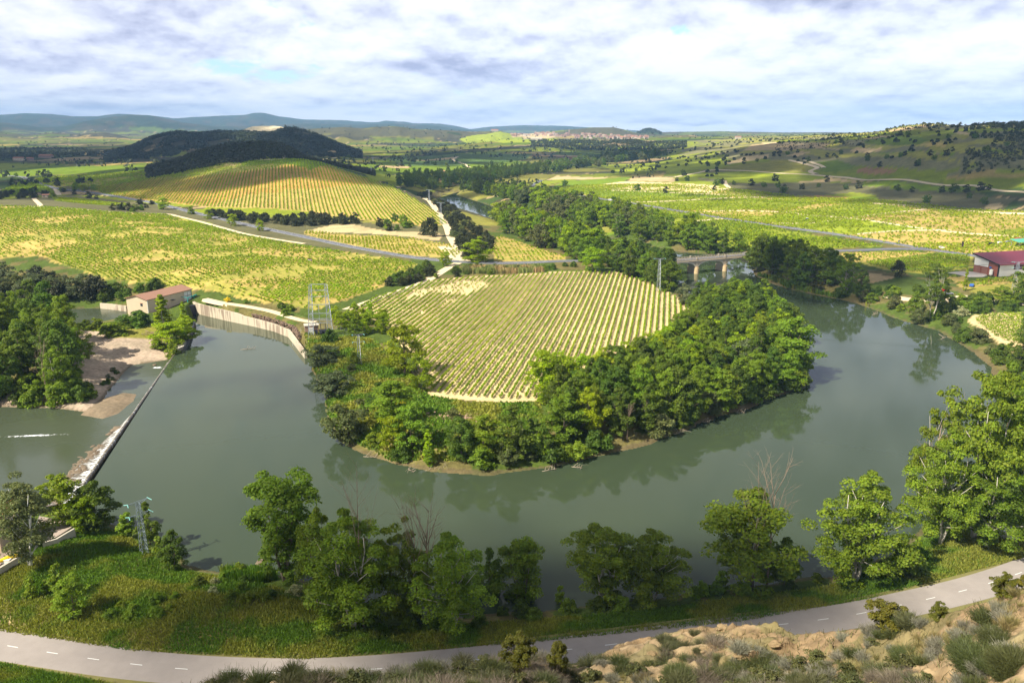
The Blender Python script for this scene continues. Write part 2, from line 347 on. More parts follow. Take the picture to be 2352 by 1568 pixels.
# ---------------------------------------------------------------- terrain sheet
NA = 760
AZ = np.linspace(R(-49), R(49), NA)
ds = [42.0]
while ds[-1] < 18500:
    d = ds[-1]; ds.append(d + max(0.55, min(d * d / (82 * 796) * 1.25, 0.011 * d)))
DS = np.array(ds); ND = len(DS)
ga, gd = np.meshgrid(AZ, DS)              # rows: distance
GX = (gd * np.sin(ga)).ravel(); GY = (gd * np.cos(ga)).ravel()
GZ, GCLS, GSR, GDN, GSI = terrain_full(GX, GY)
HG = GZ.reshape(ND, NA)
def gh(x, y):
    """height of the terrain sheet itself"""
    x = np.asarray(x, float); y = np.asarray(y, float)
    a = (np.arctan2(x, y) - AZ[0]) / (AZ[1] - AZ[0]); d = np.interp(np.hypot(x, y), DS, np.arange(ND))
    a = np.clip(a, 0, NA - 1.001); d = np.clip(d, 0, ND - 1.001); ai = a.astype(int); di = d.astype(int); fa = a - ai; fd = d - di
    return (HG[di, ai] * (1 - fa) + HG[di, ai + 1] * fa) * (1 - fd) + (HG[di + 1, ai] * (1 - fa) + HG[di + 1, ai + 1] * fa) * fd
def T(px, py):
    """where the sight line of a photo point meets the ground: world x, y, z"""
    px = np.atleast_1d(np.asarray(px, float)); py = np.atleast_1d(np.asarray(py, float)); x, y, dz = ray(px, py)
    hp = np.hypot(x, y); sl_ = dz / hp; sx, sy = x / hp, y / hp; D = DS[None, :]
    X = sx[:, None] * D; Y = sy[:, None] * D; Z = H + sl_[:, None] * D; G = gh(X, Y)
    hit = Z <= G; idx = np.where(hit.any(1), hit.argmax(1), ND - 1); idx = np.maximum(idx, 1); r = np.arange(len(px))
    z0 = (Z - G)[r, idx - 1]; zz1 = (Z - G)[r, idx]; t = np.clip(z0 / (z0 - zz1 + 1e-9), 0, 1); d = DS[idx - 1] + t * (DS[idx] - DS[idx - 1])
    X = sx * d; Y = sy * d; return X, Y, gh(X, Y)
def T1(px, py): a = T(px, py); return Vector((float(a[0][0]), float(a[1][0]), float(a[2][0])))
def TP(poly): a = T([p[0] for p in poly], [p[1] for p in poly]); return list(zip(a[0].tolist(), a[1].tolist()))
# ---- base colours of the land
C = dict(grass=(.085, .125, .022), lush=(.06, .15, .015), dry=(.22, .19, .07), soil=(.52, .39, .12), pale=(.76, .59, .32), orange=(.50, .30, .08), scrub=(.10, .095, .045),
         green=(.25, .30, .02), vgreen=(.17, .25, .015), dgreen=(.06, .10, .022), tan=(.46, .34, .18), brown=(.30, .17, .08), gravel=(.50, .39, .30), bank=(.10, .12, .03), mud=(.22, .17, .10), olive=(.27, .26, .05))
C = {k: np.array(v) for k, v in C.items()}
col = np.zeros((len(GX), 3))
gdv = np.hypot(GX, GY)
# patchwork of fields over the far plain: cells in a warped ground frame
wx = GX + (fbm(GX / 260, GY / 260, 3) - .5) * 170; wy = GY + (fbm(GX / 240 + 40, GY / 300, 3) - .5) * 260
cs = np.where(gdv < 2600, 1.0, np.where(gdv < 5000, 1.7, 3.2))
ux = wx / (150 * cs); uy = wy / (105 * cs)
best = np.full(len(GX), 9.); bid = np.zeros(len(GX)); sec = np.full(len(GX), 9.)
ix = np.floor(ux).astype(int); iy = np.floor(uy).astype(int)
for dx in (-1, 0, 1):
    for dy in (-1, 0, 1):
        jx = ix + dx; jy = iy + dy; rx = _perm[jx & 255, jy & 255]; ry = _perm[(jy * 7 + 3) & 255, (jx * 3 + 11) & 255]
        dd = np.abs(jx + rx - ux) * .8 + np.abs(jy + ry - uy) * 1.1; nb = dd < best
        sec = np.where(nb, best, np.minimum(sec, dd)); bid = np.where(nb, _perm[(jx * 5 + 1) & 255, (jy * 3 + 7) & 255], bid); best = np.minimum(best, dd)
pal = [('green', .20), ('vgreen', .36), ('olive', .52), ('dgreen', .68), ('scrub', .82), ('soil', .86), ('tan', .93), ('green', .97), ('brown', 1.01)]
lo = 0
for nme, hi in pal:
    m = (bid >= lo) & (bid < hi); col[m] = C[nme]; lo = hi
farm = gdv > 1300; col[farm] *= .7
hedge = (sec - best < .07) & (gdv > 700); col[hedge] = C['scrub'] * .8
path_ = (sec - best < .02) & (bid > .5) & (gdv > 700); col[path_] = C['tan']
rh = (np.arctan2(GX, GY) > R(11) + .03 * (fbm(GX / 200, GY / 200, 2) - .5)) & (gdv > 930) & (gdv < 3000)
bb = (GZ[rh] + (fbm(GX[rh] / 110 + 8, GY[rh] / 110, 3) - .5) * 24) / 9.0; fr = bb - np.floor(bb); fl_ = _perm[(np.floor(bb).astype(int) * 7) & 255, (np.floor(GX[rh] / 170).astype(int)) & 255]
col[rh] = np.where((fr < .26)[:, None], C['scrub'] * 1.7, np.where((fl_ < .34)[:, None], C['green'] * .8, np.where((fl_ < .62)[:, None], C['olive'], np.where((fl_ < .78)[:, None], C['tan'], C['scrub'] * 1.9)))) * 1.25
# hills
hn = fbm(GX / 40, GY / 40, 4); hn2 = fbm(GX / 150 + 9, GY / 150, 4)
for k, (nme, *_r) in enumerate(HILLS):
    m = GCLS == k + 1
    if nme in ('forest', 'dark'): c = C['scrub'][None] * .7 * (0.7 + .6 * hn[m][:, None]); c = np.where(hn[m][:, None] > .66, C['tan'] * .6, c)
    elif nme == 'quarry': c = np.tile(np.array([.82, .70, .48]), (m.sum(), 1)) * (.8 + .4 * hn[m][:, None])
    elif nme in ('scrub', 'darkright'): c = C['scrub'][None] * (0.9 + .8 * hn[m][:, None]); c = np.where(hn[m][:, None] > .60, C['tan'] * .9, c)
    elif nme == 'right':
        bandz = (GZ[m] + (fbm(GX[m] / 120, GY[m] / 120, 3) - .5) * 26) / 13.0; fr = bandz - np.floor(bandz); fld = _perm[(np.floor(bandz).astype(int) * 7) & 255, (np.floor(GX[m] / 150 + hn2[m] * 3).astype(int)) & 255]
        c = np.where((fld < .35)[:, None], C['green'] * .75, np.where((fld < .6)[:, None], C['olive'] * .9, np.where((fld < .8)[:, None], C['tan'] * .9, C['scrub'] * 1.6))); s = (fr < .24) | (hn2[m] > .68); c = np.where(s[:, None], C['scrub'][None] * (1 + .7 * hn[m][:, None]), c); c = np.where((hn[m] > .63)[:, None], C['tan'], c)
    elif nme in ('mountains',): c = np.where(hn2[m][:, None] > .60, C['dry'] * .35, C['dgreen'] * .5) * 1.0
    elif nme == 'mesa': c = np.tile(C['dgreen'], (m.sum(), 1))
    else: c = np.where((hn2[m] > .45)[:, None], C['scrub'], col[m] * .9)
    col[m] = c
def paint(cn, poly, f=1.0, edge=0.0):
    wp = poly if isinstance(poly[0][0], float) and False else TP(poly)
    p = np.array(wp); m = (GX > p[:, 0].min() - 5) & (GX < p[:, 0].max() + 5) & (GY > p[:, 1].min() - 5) & (GY < p[:, 1].max() + 5)
    idx = np.nonzero(m)[0]; xx = GX[idx]; yy = GY[idx]
    j = (fbm(xx / 6, yy / 6, 3) - .5) * edge if edge else 0
    ins = inpoly(xx + j, yy + j, wp); c = C[cn] if isinstance(cn, str) else np.array(cn)
    if not ins.any(): return wp
    col[idx[ins]] = c * f; return wp
FIELDS = {}
# near land: meadow everywhere below 700 m first
m = gdv < 640
nn = fbm(GX[m] / 16, GY[m] / 16, 5)
col[m] = np.where((nn > .56)[:, None], C['dry'] * .75, C['grass']) * (0.7 + .6 * fbm(GX[m] / 3, GY[m] / 3, 3))[:, None]
FIELDS['slopes'] = paint('scrub', [(-60, 478), (130, 480), (255, 486), (390, 492), (520, 525), (640, 552), (880, 590), (1070, 604), (1075, 560), (1030, 525), (700, 505), (470, 492), (300, 462), (160, 448), (0, 458)], 1.5, 6)
FIELDS['bush'] = paint('soil', [(-300, 478), (70, 475), (130, 477), (250, 488), (380, 493), (450, 513), (560, 541), (680, 563), (880, 592), (960, 606), (900, 650), (845, 672), (790, 690), (720, 712), (640, 700), (560, 684), (450, 664), (330, 648), (230, 638), (160, 612), (100, 588), (-300, 585)], 1.0, 7)
FIELDS['central'] = paint('pale', [(796, 712), (870, 680), (985, 645), (1100, 634), (1200, 630), (1420, 624), (1500, 648), (1585, 700), (1592, 716), (1570, 775), (1500, 846), (1400, 885), (1250, 918), (1200, 924), (1080, 919), (985, 907), (978, 890), (990, 865), (930, 800), (880, 745)], .92, 2)
FIELDS['wedge'] = paint('soil', [z2(-140, 880), z2(150, 905), z2(400, 915), z2(600, 935), z2(830, 970), z2(900, 1010), z2(905, 1040), z2(870, 1065), z2(500, 1040), z2(300, 1000), z2(0, 945), z2(-140, 900)], 1.0, 2)
FIELDS['triangle'] = paint('soil', [z2(1140, 925), z2(1180, 915), z2(1300, 950), z2(1620, 1055), z2(1610, 1075), z2(1140, 1080), z2(1130, 980)], .9, 2)
FIELDS['golden'] = paint('soil', [(205, 432), (290, 412), (350, 408), (420, 402), (500, 398), (620, 386), (745, 376), (800, 395), (900, 428), (940, 450), (985, 475), (1030, 515), (980, 520), (900, 512), (830, 505), (700, 485), (560, 478), (470, 475), (400, 466), (300, 455), (240, 447)], 1.0, 2)
paint('orange', [(205, 430), (350, 412), (500, 400), (620, 388), (740, 378), (800, 396), (860, 414), (850, 424), (760, 432), (640, 440), (560, 450), (480, 470), (400, 464), (300, 455)], 1.1, 14)
FIELDS['upper'] = paint('olive', [(330, 392), (345, 386), (500, 373), (690, 366), (700, 368), (745, 376), (620, 386), (500, 398), (350, 408), (205, 430), (100, 425), (80, 410), (200, 400)], 1.0, 4)
paint('tan', [(500, 372), (560, 370), (680, 366), (650, 372), (520, 378)], 1.2, 3)
FIELDS['leftplain'] = paint('vgreen', [(-200, 408), (60, 405), (200, 398), (340, 392), (330, 380), (120, 378), (-200, 374)], .9, 3)
FIELDS['leftplain2'] = paint('green', [(-200, 462), (0, 440), (60, 413), (115, 432), (120, 440), (60, 444), (0, 456), (-60, 480)], .8, 3)
paint('green', [(-200, 400), (0, 375), (130, 376), (240, 374), (120, 379), (-200, 410)], 1.0, 3)
paint('tan', [z1(370, 415), z1(430, 352), z1(700, 355), z1(790, 380), z1(620, 395)], .8, 2)
paint('dgreen', [(-200, 350), (120, 345), (300, 350), (200, 360), (0, 365), (-200, 370)], .9, 6)
FIELDS['strip'] = paint('vgreen', [(120, 455), (170, 456), (300, 470), (290, 474), (200, 469), (130, 462)], 1.1, 1)
# right of the river
FIELDS['rp0'] = paint('green', [(1120, 437), (1195, 428), (1225, 432), (1330, 455), (1450, 470), (1550, 486), (1750, 518), (1900, 545), (2030, 566), (1900, 572), (1750, 575), (1640, 555), (1560, 530), (1440, 500), (1330, 462), (1200, 455), (1140, 452)], 1.0, 4)
rpB = [(1250, 436), (1330, 425), (1550, 424), (1900, 455), (2130, 470), (2400, 488), (2600, 495), (2600, 640), (2250, 588), (2095, 568), (1890, 534), (1650, 500), (1400, 460)]
FIELDS['rp1'] = paint('soil', rpB, 1.0, 2)
for cn, pl, f in [
    ('vgreen', [z2(1500, 600), z2(1700, 590), z2(2352, 615), z3(400, 650), z3(100, 685), z3(-300, 690), z2(1800, 640)], 1.1),
    ('green', [z3(-300, 640), z3(330, 660), z3(560, 662), z3(1000, 690), z3(850, 720), z3(300, 745), z3(0, 735), z3(-350, 690)], .95),
    ('green', [z3(430, 790), z3(780, 762), z3(1180, 800), z3(900, 830), z3(660, 825)], 1.15),
    ('green', [z3(780, 760), z3(1200, 690), z3(1650, 735), z3(1200, 790), z3(1000, 780)], .9),
    ('green', [z3(700, 830), z3(1200, 800), z3(1750, 865), z3(1200, 905), z3(900, 880)], 1.2),
    ('soil', [z3(1230, 790), z3(1690, 735), z3(2352, 770), z3(2600, 780), z3(2600, 940), z3(2352, 925), z3(1800, 870)], .85),
    ('green', [z3(2080, 885), z3(2352, 855), z3(2600, 850), z3(2600, 920), z3(2352, 915)], .85),
    ('pale', [z3(-420, 545), z3(0, 560), z3(270, 575), z3(350, 600), z3(240, 630), z3(0, 612), z3(-610, 590), z3(-500, 570)], 1.05),
    ('vgreen', [z2(1520, 580), z2(1640, 545), z2(2060, 515), z2(2020, 545), z2(1800, 575)], 1.1),
    ('green', [z3(50, 510), z3(330, 485), z3(900, 490), z3(1080, 520), z3(700, 555), z3(400, 545), z3(100, 520)], 1.25),
    ('green', [z3(-500, 440), z3(0, 400), z3(240, 400), z3(380, 440), z3(250, 470), z3(-100, 475), z3(-400, 480)], 1.15),
    ('olive', [z3(240, 470), z3(420, 440), z3(780, 400), z3(920, 440), z3(900, 490), z3(560, 480)], 1.0),
    ('pale', [z3(340, 425), z3(480, 375), z3(640, 370), z3(620, 395), z3(380, 432)], .8),
    ('tan', [z3(470, 340), z3(520, 300), z3(1060, 295), z3(1000, 320), z3(700, 345)], 1.1),
    ('tan', [z3(730, 380), z3(860, 345), z3(915, 350), z3(840, 378)], 1.3),
    ('vgreen', [z3(950, 420), z3(1100, 405), z3(1260, 450), z3(1180, 500), z3(1000, 480)], .9),
    ('green', [z3(1000, 505), z3(1250, 440), z3(1600, 470), z3(2120, 435), z3(1800, 500), z3(1800, 530), z3(1500, 545), z3(1300, 530)], .9),
    ('soil', [z3(1790, 515), z3(2080, 475), z3(2352, 490), z3(2600, 500), z3(2600, 540), z3(2352, 520), z3(2000, 540)], .75),
    ('green', [z3(1750, 545), z3(2100, 530), z3(2352, 505), z3(2600, 510), z3(2600, 620), z3(2352, 590), z3(2050, 575)], .8),
    ('orange', [z3(760, 660), z3(960, 635), z3(1190, 655), z3(1110, 682), z3(900, 668)], .85),
    ('tan', [z3(730, 560), z3(1050, 520), z3(1430, 535), z3(1050, 545), z3(800, 570)], 1.3),
    ('vgreen', [z3(1220, 575), z3(1350, 552), z3(1600, 555), z3(1680, 570), z3(1400, 580)], 1.2),
    ('vgreen', [z3(1450, 595), z3(1700, 572), z3(2200, 590), z3(2000, 610), z3(1700, 615)], 1.1),
    ('vgreen', [z3(1160, 672), z3(1200, 650), z3(1360, 655), z3(1350, 672)], 1.2),
    ('scrub', [z3(330, 560), z3(900, 550), z3(1200, 560), z3(1400, 600), z3(2050, 615), z3(2100, 650), z3(2300, 660), z3(2200, 740), z3(1400, 690), z3(1350, 640), z3(1200, 620), z3(700, 650), z3(450, 620)], 1.5),
    ('olive', [z3(280, 635), z3(420, 600), z3(570, 610), z3(700, 640), z3(560, 660)], 1.0),
    ('vgreen', [z2(-650, 400), z2(-200, 400), z2(500, 380), z2(1000, 380), z2(1400, 420), z2(1100, 470), z2(500, 490), z2(-100, 470)], .95),
    ('dgreen', [z2(400, 390), z2(800, 370), z2(1400, 360), z2(1350, 400), z2(900, 440), z2(500, 440)], 1.6),
    ('green', [z2(250, 480), z2(700, 490), z2(1250, 465), z2(700, 500), z2(300, 560)], 1.2),
    ('tan', [z2(540, 408), z2(900, 382), z2(880, 395), z2(640, 410)], 1.2),
    ('tan', [z2(340, 452), z2(380, 440), z2(580, 445), z2(560, 460)], 1.1),
    ('tan', [z2(1400, 372), z2(1440, 366), z2(1720, 378), z2(1700, 384)], 1.1),
    ('tan', [z2(0, 350), z2(160, 344), z2(240, 352), z2(100, 362)], 1.3),
    ('green', [z2(1200, 290), z2(900, 262), z2(1300, 240), z2(1700, 262), z2(1500, 285)], 1.3),
    ('pale', [z2(1260, 255), z2(1300, 232), z2(1340, 225), z2(1550, 255), z2(1350, 262)], .8),
    ('tan', [z3(1210, 1200), z3(1240, 1160), z3(1500, 1185), z3(1450, 1205), z3(1320, 1230)], 1.2),
    ('tan', [z3(1380, 218), z3(1500, 192), z3(1760, 168), z3(1700, 188), z3(1560, 208)], 1.2),
    ('green', [z3(1060, 262), z3(1330, 226), z3(1660, 207), z3(1640, 238), z3(1500, 235), z3(1300, 268), z3(1080, 278)], .8),
    ('tan', [z3(1240, 262), z3(1400, 240), z3(1530, 240), z3(1420, 262)], 1.2),
    ('vgreen', [z3(1290, 272), z3(1500, 243), z3(1640, 245), z3(1720, 270), z3(1640, 300), z3(1400, 305), z3(1280, 295)], .8),
    ('green', [z3(1650, 240), z3(1850, 236), z3(1830, 262), z3(1760, 275), z3(1690, 265)], .7),
    ('soil', [z3(1640, 303), z3(1760, 280), z3(1830, 290), z3(1820, 315), z3(1700, 313)], 1.1),
    ('olive', [z3(1870, 305), z3(2080, 262), z3(2320, 276), z3(2310, 305), z3(1900, 320)], 1.3),
    ('olive', [z3(1870, 232), z3(2010, 232), z3(1960, 265), z3(1860, 262)], 1.2),
    ('tan', [z3(1180, 348), z3(1230, 316), z3(1400, 322), z3(1380, 348)], 1.3),
    ('vgreen', [z3(1320, 352), z3(1600, 350), z3(1900, 358), z3(2100, 350), z3(2352, 362), z3(1850, 372), z3(1400, 364)], 1.1),
    ('pale', [z3(585, 288), z3(700, 284), z3(900, 292), z3(890, 306), z3(600, 300)], .9),
    ('green', [z3(650, 275), z3(1000, 262), z3(1080, 265), z3(1000, 284), z3(680, 282)], .9),
    ('pale', [z3(1870, 208), z3(1960, 214), z3(2000, 236), z3(1900, 228)], .8),
    ('brown', [z3(1200, 480), z3(1300, 455), z3(1500, 465), z3(1480, 490), z3(1300, 498)], 1.2),
    ('pale', [z3(2085, 725), z3(2110, 700), z3(2200, 695), z3(2220, 715), z3(2140, 742)], .7),
    ('pale', [z2(1480, 540), z2(1560, 510), z2(1900, 520), z2(1880, 530), z2(1600, 535)], .75),
    ('pale', [z2(2040, 545), z2(2070, 512), z2(2352, 525), z2(2352, 550)], .75),
    ('pale', [z2(-140, 880), z2(60, 838), z2(200, 838), z2(400, 880), z2(640, 888), z2(800, 905), z2(760, 945), z2(500, 915), z2(250, 895), z2(0, 890)], .8),
    ]: FIELDS['f%d' % len(FIELDS)] = paint(cn, pl, f, 3)
FIELDS['rv1'] = paint('soil', [z3(1130, 1030), z3(1500, 1018), z3(1760, 1025), z3(1240, 1090), z3(1150, 1090)], .95, 1)
FIELDS['rv2'] = paint('olive', [z3(1260, 1092), z3(1770, 1030), z3(2010, 1045), z3(2012, 1130), z3(1700, 1165), z3(1450, 1150), z3(1300, 1110)], 1.3, 1)
FIELDS['rv3'] = paint('soil', [z3(1890, 1235), z3(2352, 1175), z3(2600, 1150), z3(2600, 1200), z3(2352, 1215), z3(1950, 1265)], .9, 1)
FIELDS['rv4'] = paint('pale', [(2222, 735), (2235, 723), (2310, 718), (2420, 716), (2430, 790), (2352, 800), (2300, 790), (2270, 770)], .9, 1)
paint('olive', [z3(1950, 1265), z3(2300, 1225), z3(2500, 1220), z3(2500, 1380), z3(2100, 1350)], 1.0, 3)
FIELDS['rv5'] = paint('soil', [z3(1830, 1205), z3(1850, 1180), z3(1980, 1190), z3(1970, 1215), z3(1900, 1222)], .95, 1)
for fk, amt, sc_ in (('bush', .62, 24), ('rp1', .22, 36), ('rp0', .3, 26), ('wedge', .3, 12), ('triangle', .6, 10)):
    idx = np.nonzero(inpoly(GX, GY, FIELDS[fk]))[0]; f_ = fbm(GX[idx] / sc_ + 2, GY[idx] / (sc_ * .45), 4); w_ = smooth((f_ - .42) / .16)[:, None] * amt; col[idx] = col[idx] * (1 - w_) + np.array([.30, .33, .05]) * w_
# peninsula rough ground, banks, gravel
rough = [(700, 760), (760, 770), (860, 780), (930, 850), (985, 910), (1080, 925), (1240, 925), (1260, 1000), (1100, 1060), (900, 1060), (760, 1000), (745, 900), (705, 830)]
wr = TP(rough); p = np.array(wr); idx = np.nonzero(inpoly(GX, GY, wr))[0]; q = fbm(GX[idx] / 9, GY[idx] / 9, 4)[:, None]
col[idx] = np.where(q > .56, C['dry'] * 1.0, np.where(q > .48, C['olive'] * .7, C['grass'] * .9))
meadow = TP([(-200, 1240), (120, 1230), (250, 1215), (430, 1310), (600, 1340), (900, 1440), (1200, 1425), (1500, 1400), (1900, 1345), (2120, 1240), (2400, 1215), (2400, 1270), (2200, 1320), (2000, 1375), (1700, 1428), (1200, 1478), (700, 1515), (300, 1495), (0, 1450), (-200, 1440)])
idx = np.nonzero(inpoly(GX, GY, meadow))[0]; xx, yy = GX[idx], GY[idx]
q = fbm(xx / 8 + 5, yy / 8, 4)[:, None]; q2 = fbm(xx / 1.6, yy / 1.6, 3)[:, None]
cm = np.where(q > .60, C['dry'] * .9, np.where(q > .5, np.array([.15, .17, .035]), np.array([.075, .13, .02]))); right_ = smooth((xx - 40) / 40)[:, None]
col[idx] = (cm * (1 - right_) + np.array([.10, .19, .02]) * right_) * (.75 + .5 * q2)
isl = TP([(165, 830), (170, 760), (240, 752), (300, 762), (380, 780), (400, 812), (385, 826), (345, 832), (300, 838), (262, 880), (245, 903), (220, 925), (200, 900), (190, 860)])
idx = np.nonzero(inpoly(GX, GY, isl) | ((GDN < 7) & (GX < -110) & (GY > 150) & (GY < 345) & (GX > -235) & (GSR > 2)))[0]
col[idx] = C['gravel'] * (.75 + .5 * fbm(GX[idx] / 2.5, GY[idx] / 2.5, 3))[:, None]
paint('olive', [(255, 765), (300, 752), (360, 750), (390, 745), (400, 775), (380, 785), (320, 778), (270, 775)], 1.0, 5)
si = GSI < 5; col[si] = C['gravel'] * (.8 + .4 * fbm(GX[si] / 1.5, GY[si] / 1.5, 3))[:, None]
paint('pale', [(-60, 1372), (20, 1370), (45, 1395), (40, 1405), (70, 1425), (110, 1458), (60, 1462), (-100, 1440)], .75, 2)
paint('pale', [(2305, 1240), (2352, 1215), (2420, 1200), (2440, 1250), (2352, 1262)], .8, 2)
wet = ((GSR < 1.2) & (GSR > -12)) | ((GDN < .8) & (GDN > -40)); col[wet] = col[wet] * .3 + C['mud'] * .45
# mid-distance colour mottling, in the land itself
mo = (fbm(GX / 11 + 3, GY / 11, 4) - .5)
col *= (1 + mo * np.where(gdv > 500, .5, .3))[:, None]
col = np.clip(col, .01, .95)
I = np.arange((ND - 1) * NA).reshape(ND - 1, NA)[:, :-1].ravel()
TF = np.stack([I, I + 1, I + 1 + NA, I + NA], 1)
# terrain material: painted ground colours, soil grain, bump
tm, gm = newmat('land')
pos = gm.n('ShaderNodeNewGeometry').outputs['Position']; vc = gm.n('ShaderNodeVertexColor', layer_name='Col').outputs[0]
na = gm.noise(pos, .9, 6, .65); nb = gm.noise(pos, .12, 4, .6)
cc = gm.mix(1.0, vc, gm.ramp(na, [(.25, .62), (.75, 1.3)], 'LINEAR'), 'MULTIPLY')
cc = gm.mix(1.0, cc, gm.ramp(nb, [(.3, (.82, .85, .8)), (.7, (1.12, 1.08, 1.05))], 'LINEAR'), 'MULTIPLY')
bs = gm.n('ShaderNodeBsdfPrincipled', ins={'Base Color': cc, 'Roughness': .95, 'Specular IOR Level': .1})
bp = gm.n('ShaderNodeBump', ins={'Strength': .7, 'Distance': .35, 'Height': na}); gm.nt.links.new(bp.outputs[0], bs.inputs['Normal'])
out(gm, bs.outputs[0])
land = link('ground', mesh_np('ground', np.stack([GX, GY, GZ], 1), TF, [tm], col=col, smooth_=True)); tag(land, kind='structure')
# ---------------------------------------------------------------- water
def water_mat(name, deep, rough, bs_, bstr):
    m, gm = newmat(name); pos = gm.n('ShaderNodeNewGeometry').outputs['Position']
    pm = gm.n('ShaderNodeVectorMath', operation='MULTIPLY', ins={0: pos, 1: (1.0, .55, 1.0)}).outputs[0]
    a = gm.noise(pm, bs_, 4, .55); b = gm.noise(pos, .011, 3, .5); patch = gm.noise(pos, .03, 3, .6)
    c = gm.mix(b, deep, (deep[0] * 1.45, deep[1] * 1.3, deep[2] * 1.0))
    r = gm.ramp(patch, [(.4, rough), (.62, rough * 3.2)], 'LINEAR')
    p = gm.n('ShaderNodeBsdfPrincipled', ins={'Base Color': c, 'Roughness': r, 'IOR': 1.33, 'Specular IOR Level': .5})
    bn = gm.n('ShaderNodeBump', ins={'Strength': bstr, 'Distance': .03, 'Height': a}); gm.nt.links.new(bn.outputs[0], p.inputs['Normal'])
    out(gm, p.outputs[0]); return m
Wb = PV(205, 1118); Wt = PV(403, 810)
up_poly = [P(165, 1150), P(205, 1118), P(403, 810), P(406, 806), P(421, 801), P(438.6, 768), P(447, 735), P(451, 719), (-150, 700), (200, 2600), (700, 2600), (700, 55), (-60, 55), (-110, 130)]
mb = MB(); mb.add([(float(x), float(y), 0) for x, y in up_poly], [tuple(range(len(up_poly)))])
wu = mb.build('river_water', water_mat('river', (.037, .056, .035), .025, .9, .16)); tag(wu, kind='structure')
dn_poly = [P(165, 1150, -1.5), P(205, 1118, -1.5), P(403, 810, -1.5), P(438, 768, -1.5), P(451, 719, -1.5), (-150, 480), (-700, 480), (-700, 60), (-110, 60)]
mb = MB(); mb.add([(float(x), float(y), -1.5) for x, y in dn_poly], [tuple(range(len(dn_poly)))])
wd = mb.build('shallow_water', water_mat('shallows', (.050, .066, .045), .12, 1.1, .9)); tag(wd, kind='structure')
# ---------------------------------------------------------------- roads
def ribbon(name, pts, width, mat, lift=.12, step=3.0, closed=False, follow=True, zfix=None):
    pts = np.array(pts, float); seg = np.hypot(*np.diff(pts, axis=0).T); s = np.r_[0, np.cumsum(seg)]; n = max(2, int(s[-1] / step)); t = np.linspace(0, s[-1], n)
    x = np.interp(t, s, pts[:, 0]); y = np.interp(t, s, pts[:, 1])
    k = 7 if n > 20 else 3
    ker = np.ones(k) / k; xp = np.pad(x, k // 2, 'reflect', reflect_type='odd'); yp = np.pad(y, k // 2, 'reflect', reflect_type='odd'); x = np.convolve(xp, ker, 'valid'); y = np.convolve(yp, ker, 'valid')
    tx = np.gradient(x); ty = np.gradient(y); L = np.hypot(tx, ty); nx, ny = -ty / L, tx / L
    wv_ = width * np.ones(n); cols = []; across = np.linspace(-.5, .5, 5)
    for a in across:
        X = x + nx * wv_ * a; Y = y + ny * wv_ * a; Z = gh(X, Y) if zfix is None else np.full(n, zfix); cols.append(np.stack([X, Y, Z], 1))
    V = np.stack(cols, 1)
    zmax = V[:, :, 2].max(1); zs = np.convolve(np.pad(zmax, 2, 'edge'), np.ones(5) / 5, 'valid'); zs = np.maximum(zs, zmax)
    V[:, :, 2] = zs[:, None] + lift
    V = V.reshape(-1, 3); q = np.arange((n - 1) * 5).reshape(n - 1, 5)[:, :-1].ravel(); F = np.stack([q, q + 1, q + 6, q + 5], 1)
    # skirt to the ground on both sides
    e0 = np.arange(n) * 5; base = len(V); sk = []
    for e, sgn in ((e0, -1), (e0 + 4, 1)):
        W = V[e].copy(); W[:, 0] += nx * sgn * .5; W[:, 1] += ny * sgn * .5; W[:, 2] -= lift + 1.0; sk.append(W)
    V2 = np.concatenate([V] + sk); r = np.arange(n - 1)
    F2 = np.stack([e0[:-1], e0[1:], base + r + 1, base + r], 1); F3 = np.stack([e0[:-1] + 4, base + n + r, base + n + r + 1, e0[1:] + 4], 1)
    o = link(name, mesh_np(name, V2, np.concatenate([F, F2, F3]), [mat])); return o, np.stack([x, y, zs + lift], 1), np.stack([nx, ny], 1)
def road_mat(name, c, worn=.3):
    m, gm = newmat(name); pos = gm.n('ShaderNodeNewGeometry').outputs['Position']
    a = gm.noise(pos, .35, 5, .6); b = gm.noise(pos, 6, 3, .7); cc = gm.mix(a, [q * (1 - worn) for q in c], [q * (1 + worn) for q in c]); cc = gm.mix(gm.math('MULTIPLY', b, .3), cc, [q * .6 for q in c])
    p = gm.n('ShaderNodeBsdfPrincipled', ins={'Base Color': cc, 'Roughness': .85, 'Specular IOR Level': .25}); out(gm, p.outputs[0]); return m
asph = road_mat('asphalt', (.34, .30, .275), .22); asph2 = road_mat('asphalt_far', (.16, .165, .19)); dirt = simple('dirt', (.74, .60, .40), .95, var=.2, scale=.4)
white = simple('white_paint', (.8, .8, .78), .7, var=.05)
near_px = [(-150, 1440), (-60, 1468), (0, 1481), (104, 1497), (187, 1510), (282, 1523), (383, 1534), (484, 1541), (600, 1545), (700, 1545), (820, 1540), (937, 1531), (1060, 1519), (1200, 1504), (1400, 1481), (1600, 1456), (1770, 1437), (1876, 1425), (1967, 1412), (2131, 1376), (2206, 1359), (2276, 1339), (2352, 1313), (2480, 1262), (2650, 1180)]
near_road, nr, nn_ = ribbon('road', TP(near_px), 6.6, asph, .10, 1.5); tag(near_road, kind='structure')
verge, _, _ = ribbon('road_verge', TP(near_px), 8.4, simple('verge', (.30, .25, .11), .95, var=.5, scale=.7, var2=(.16, .16, .04)), .04, 1.5); tag(verge, kind='structure')
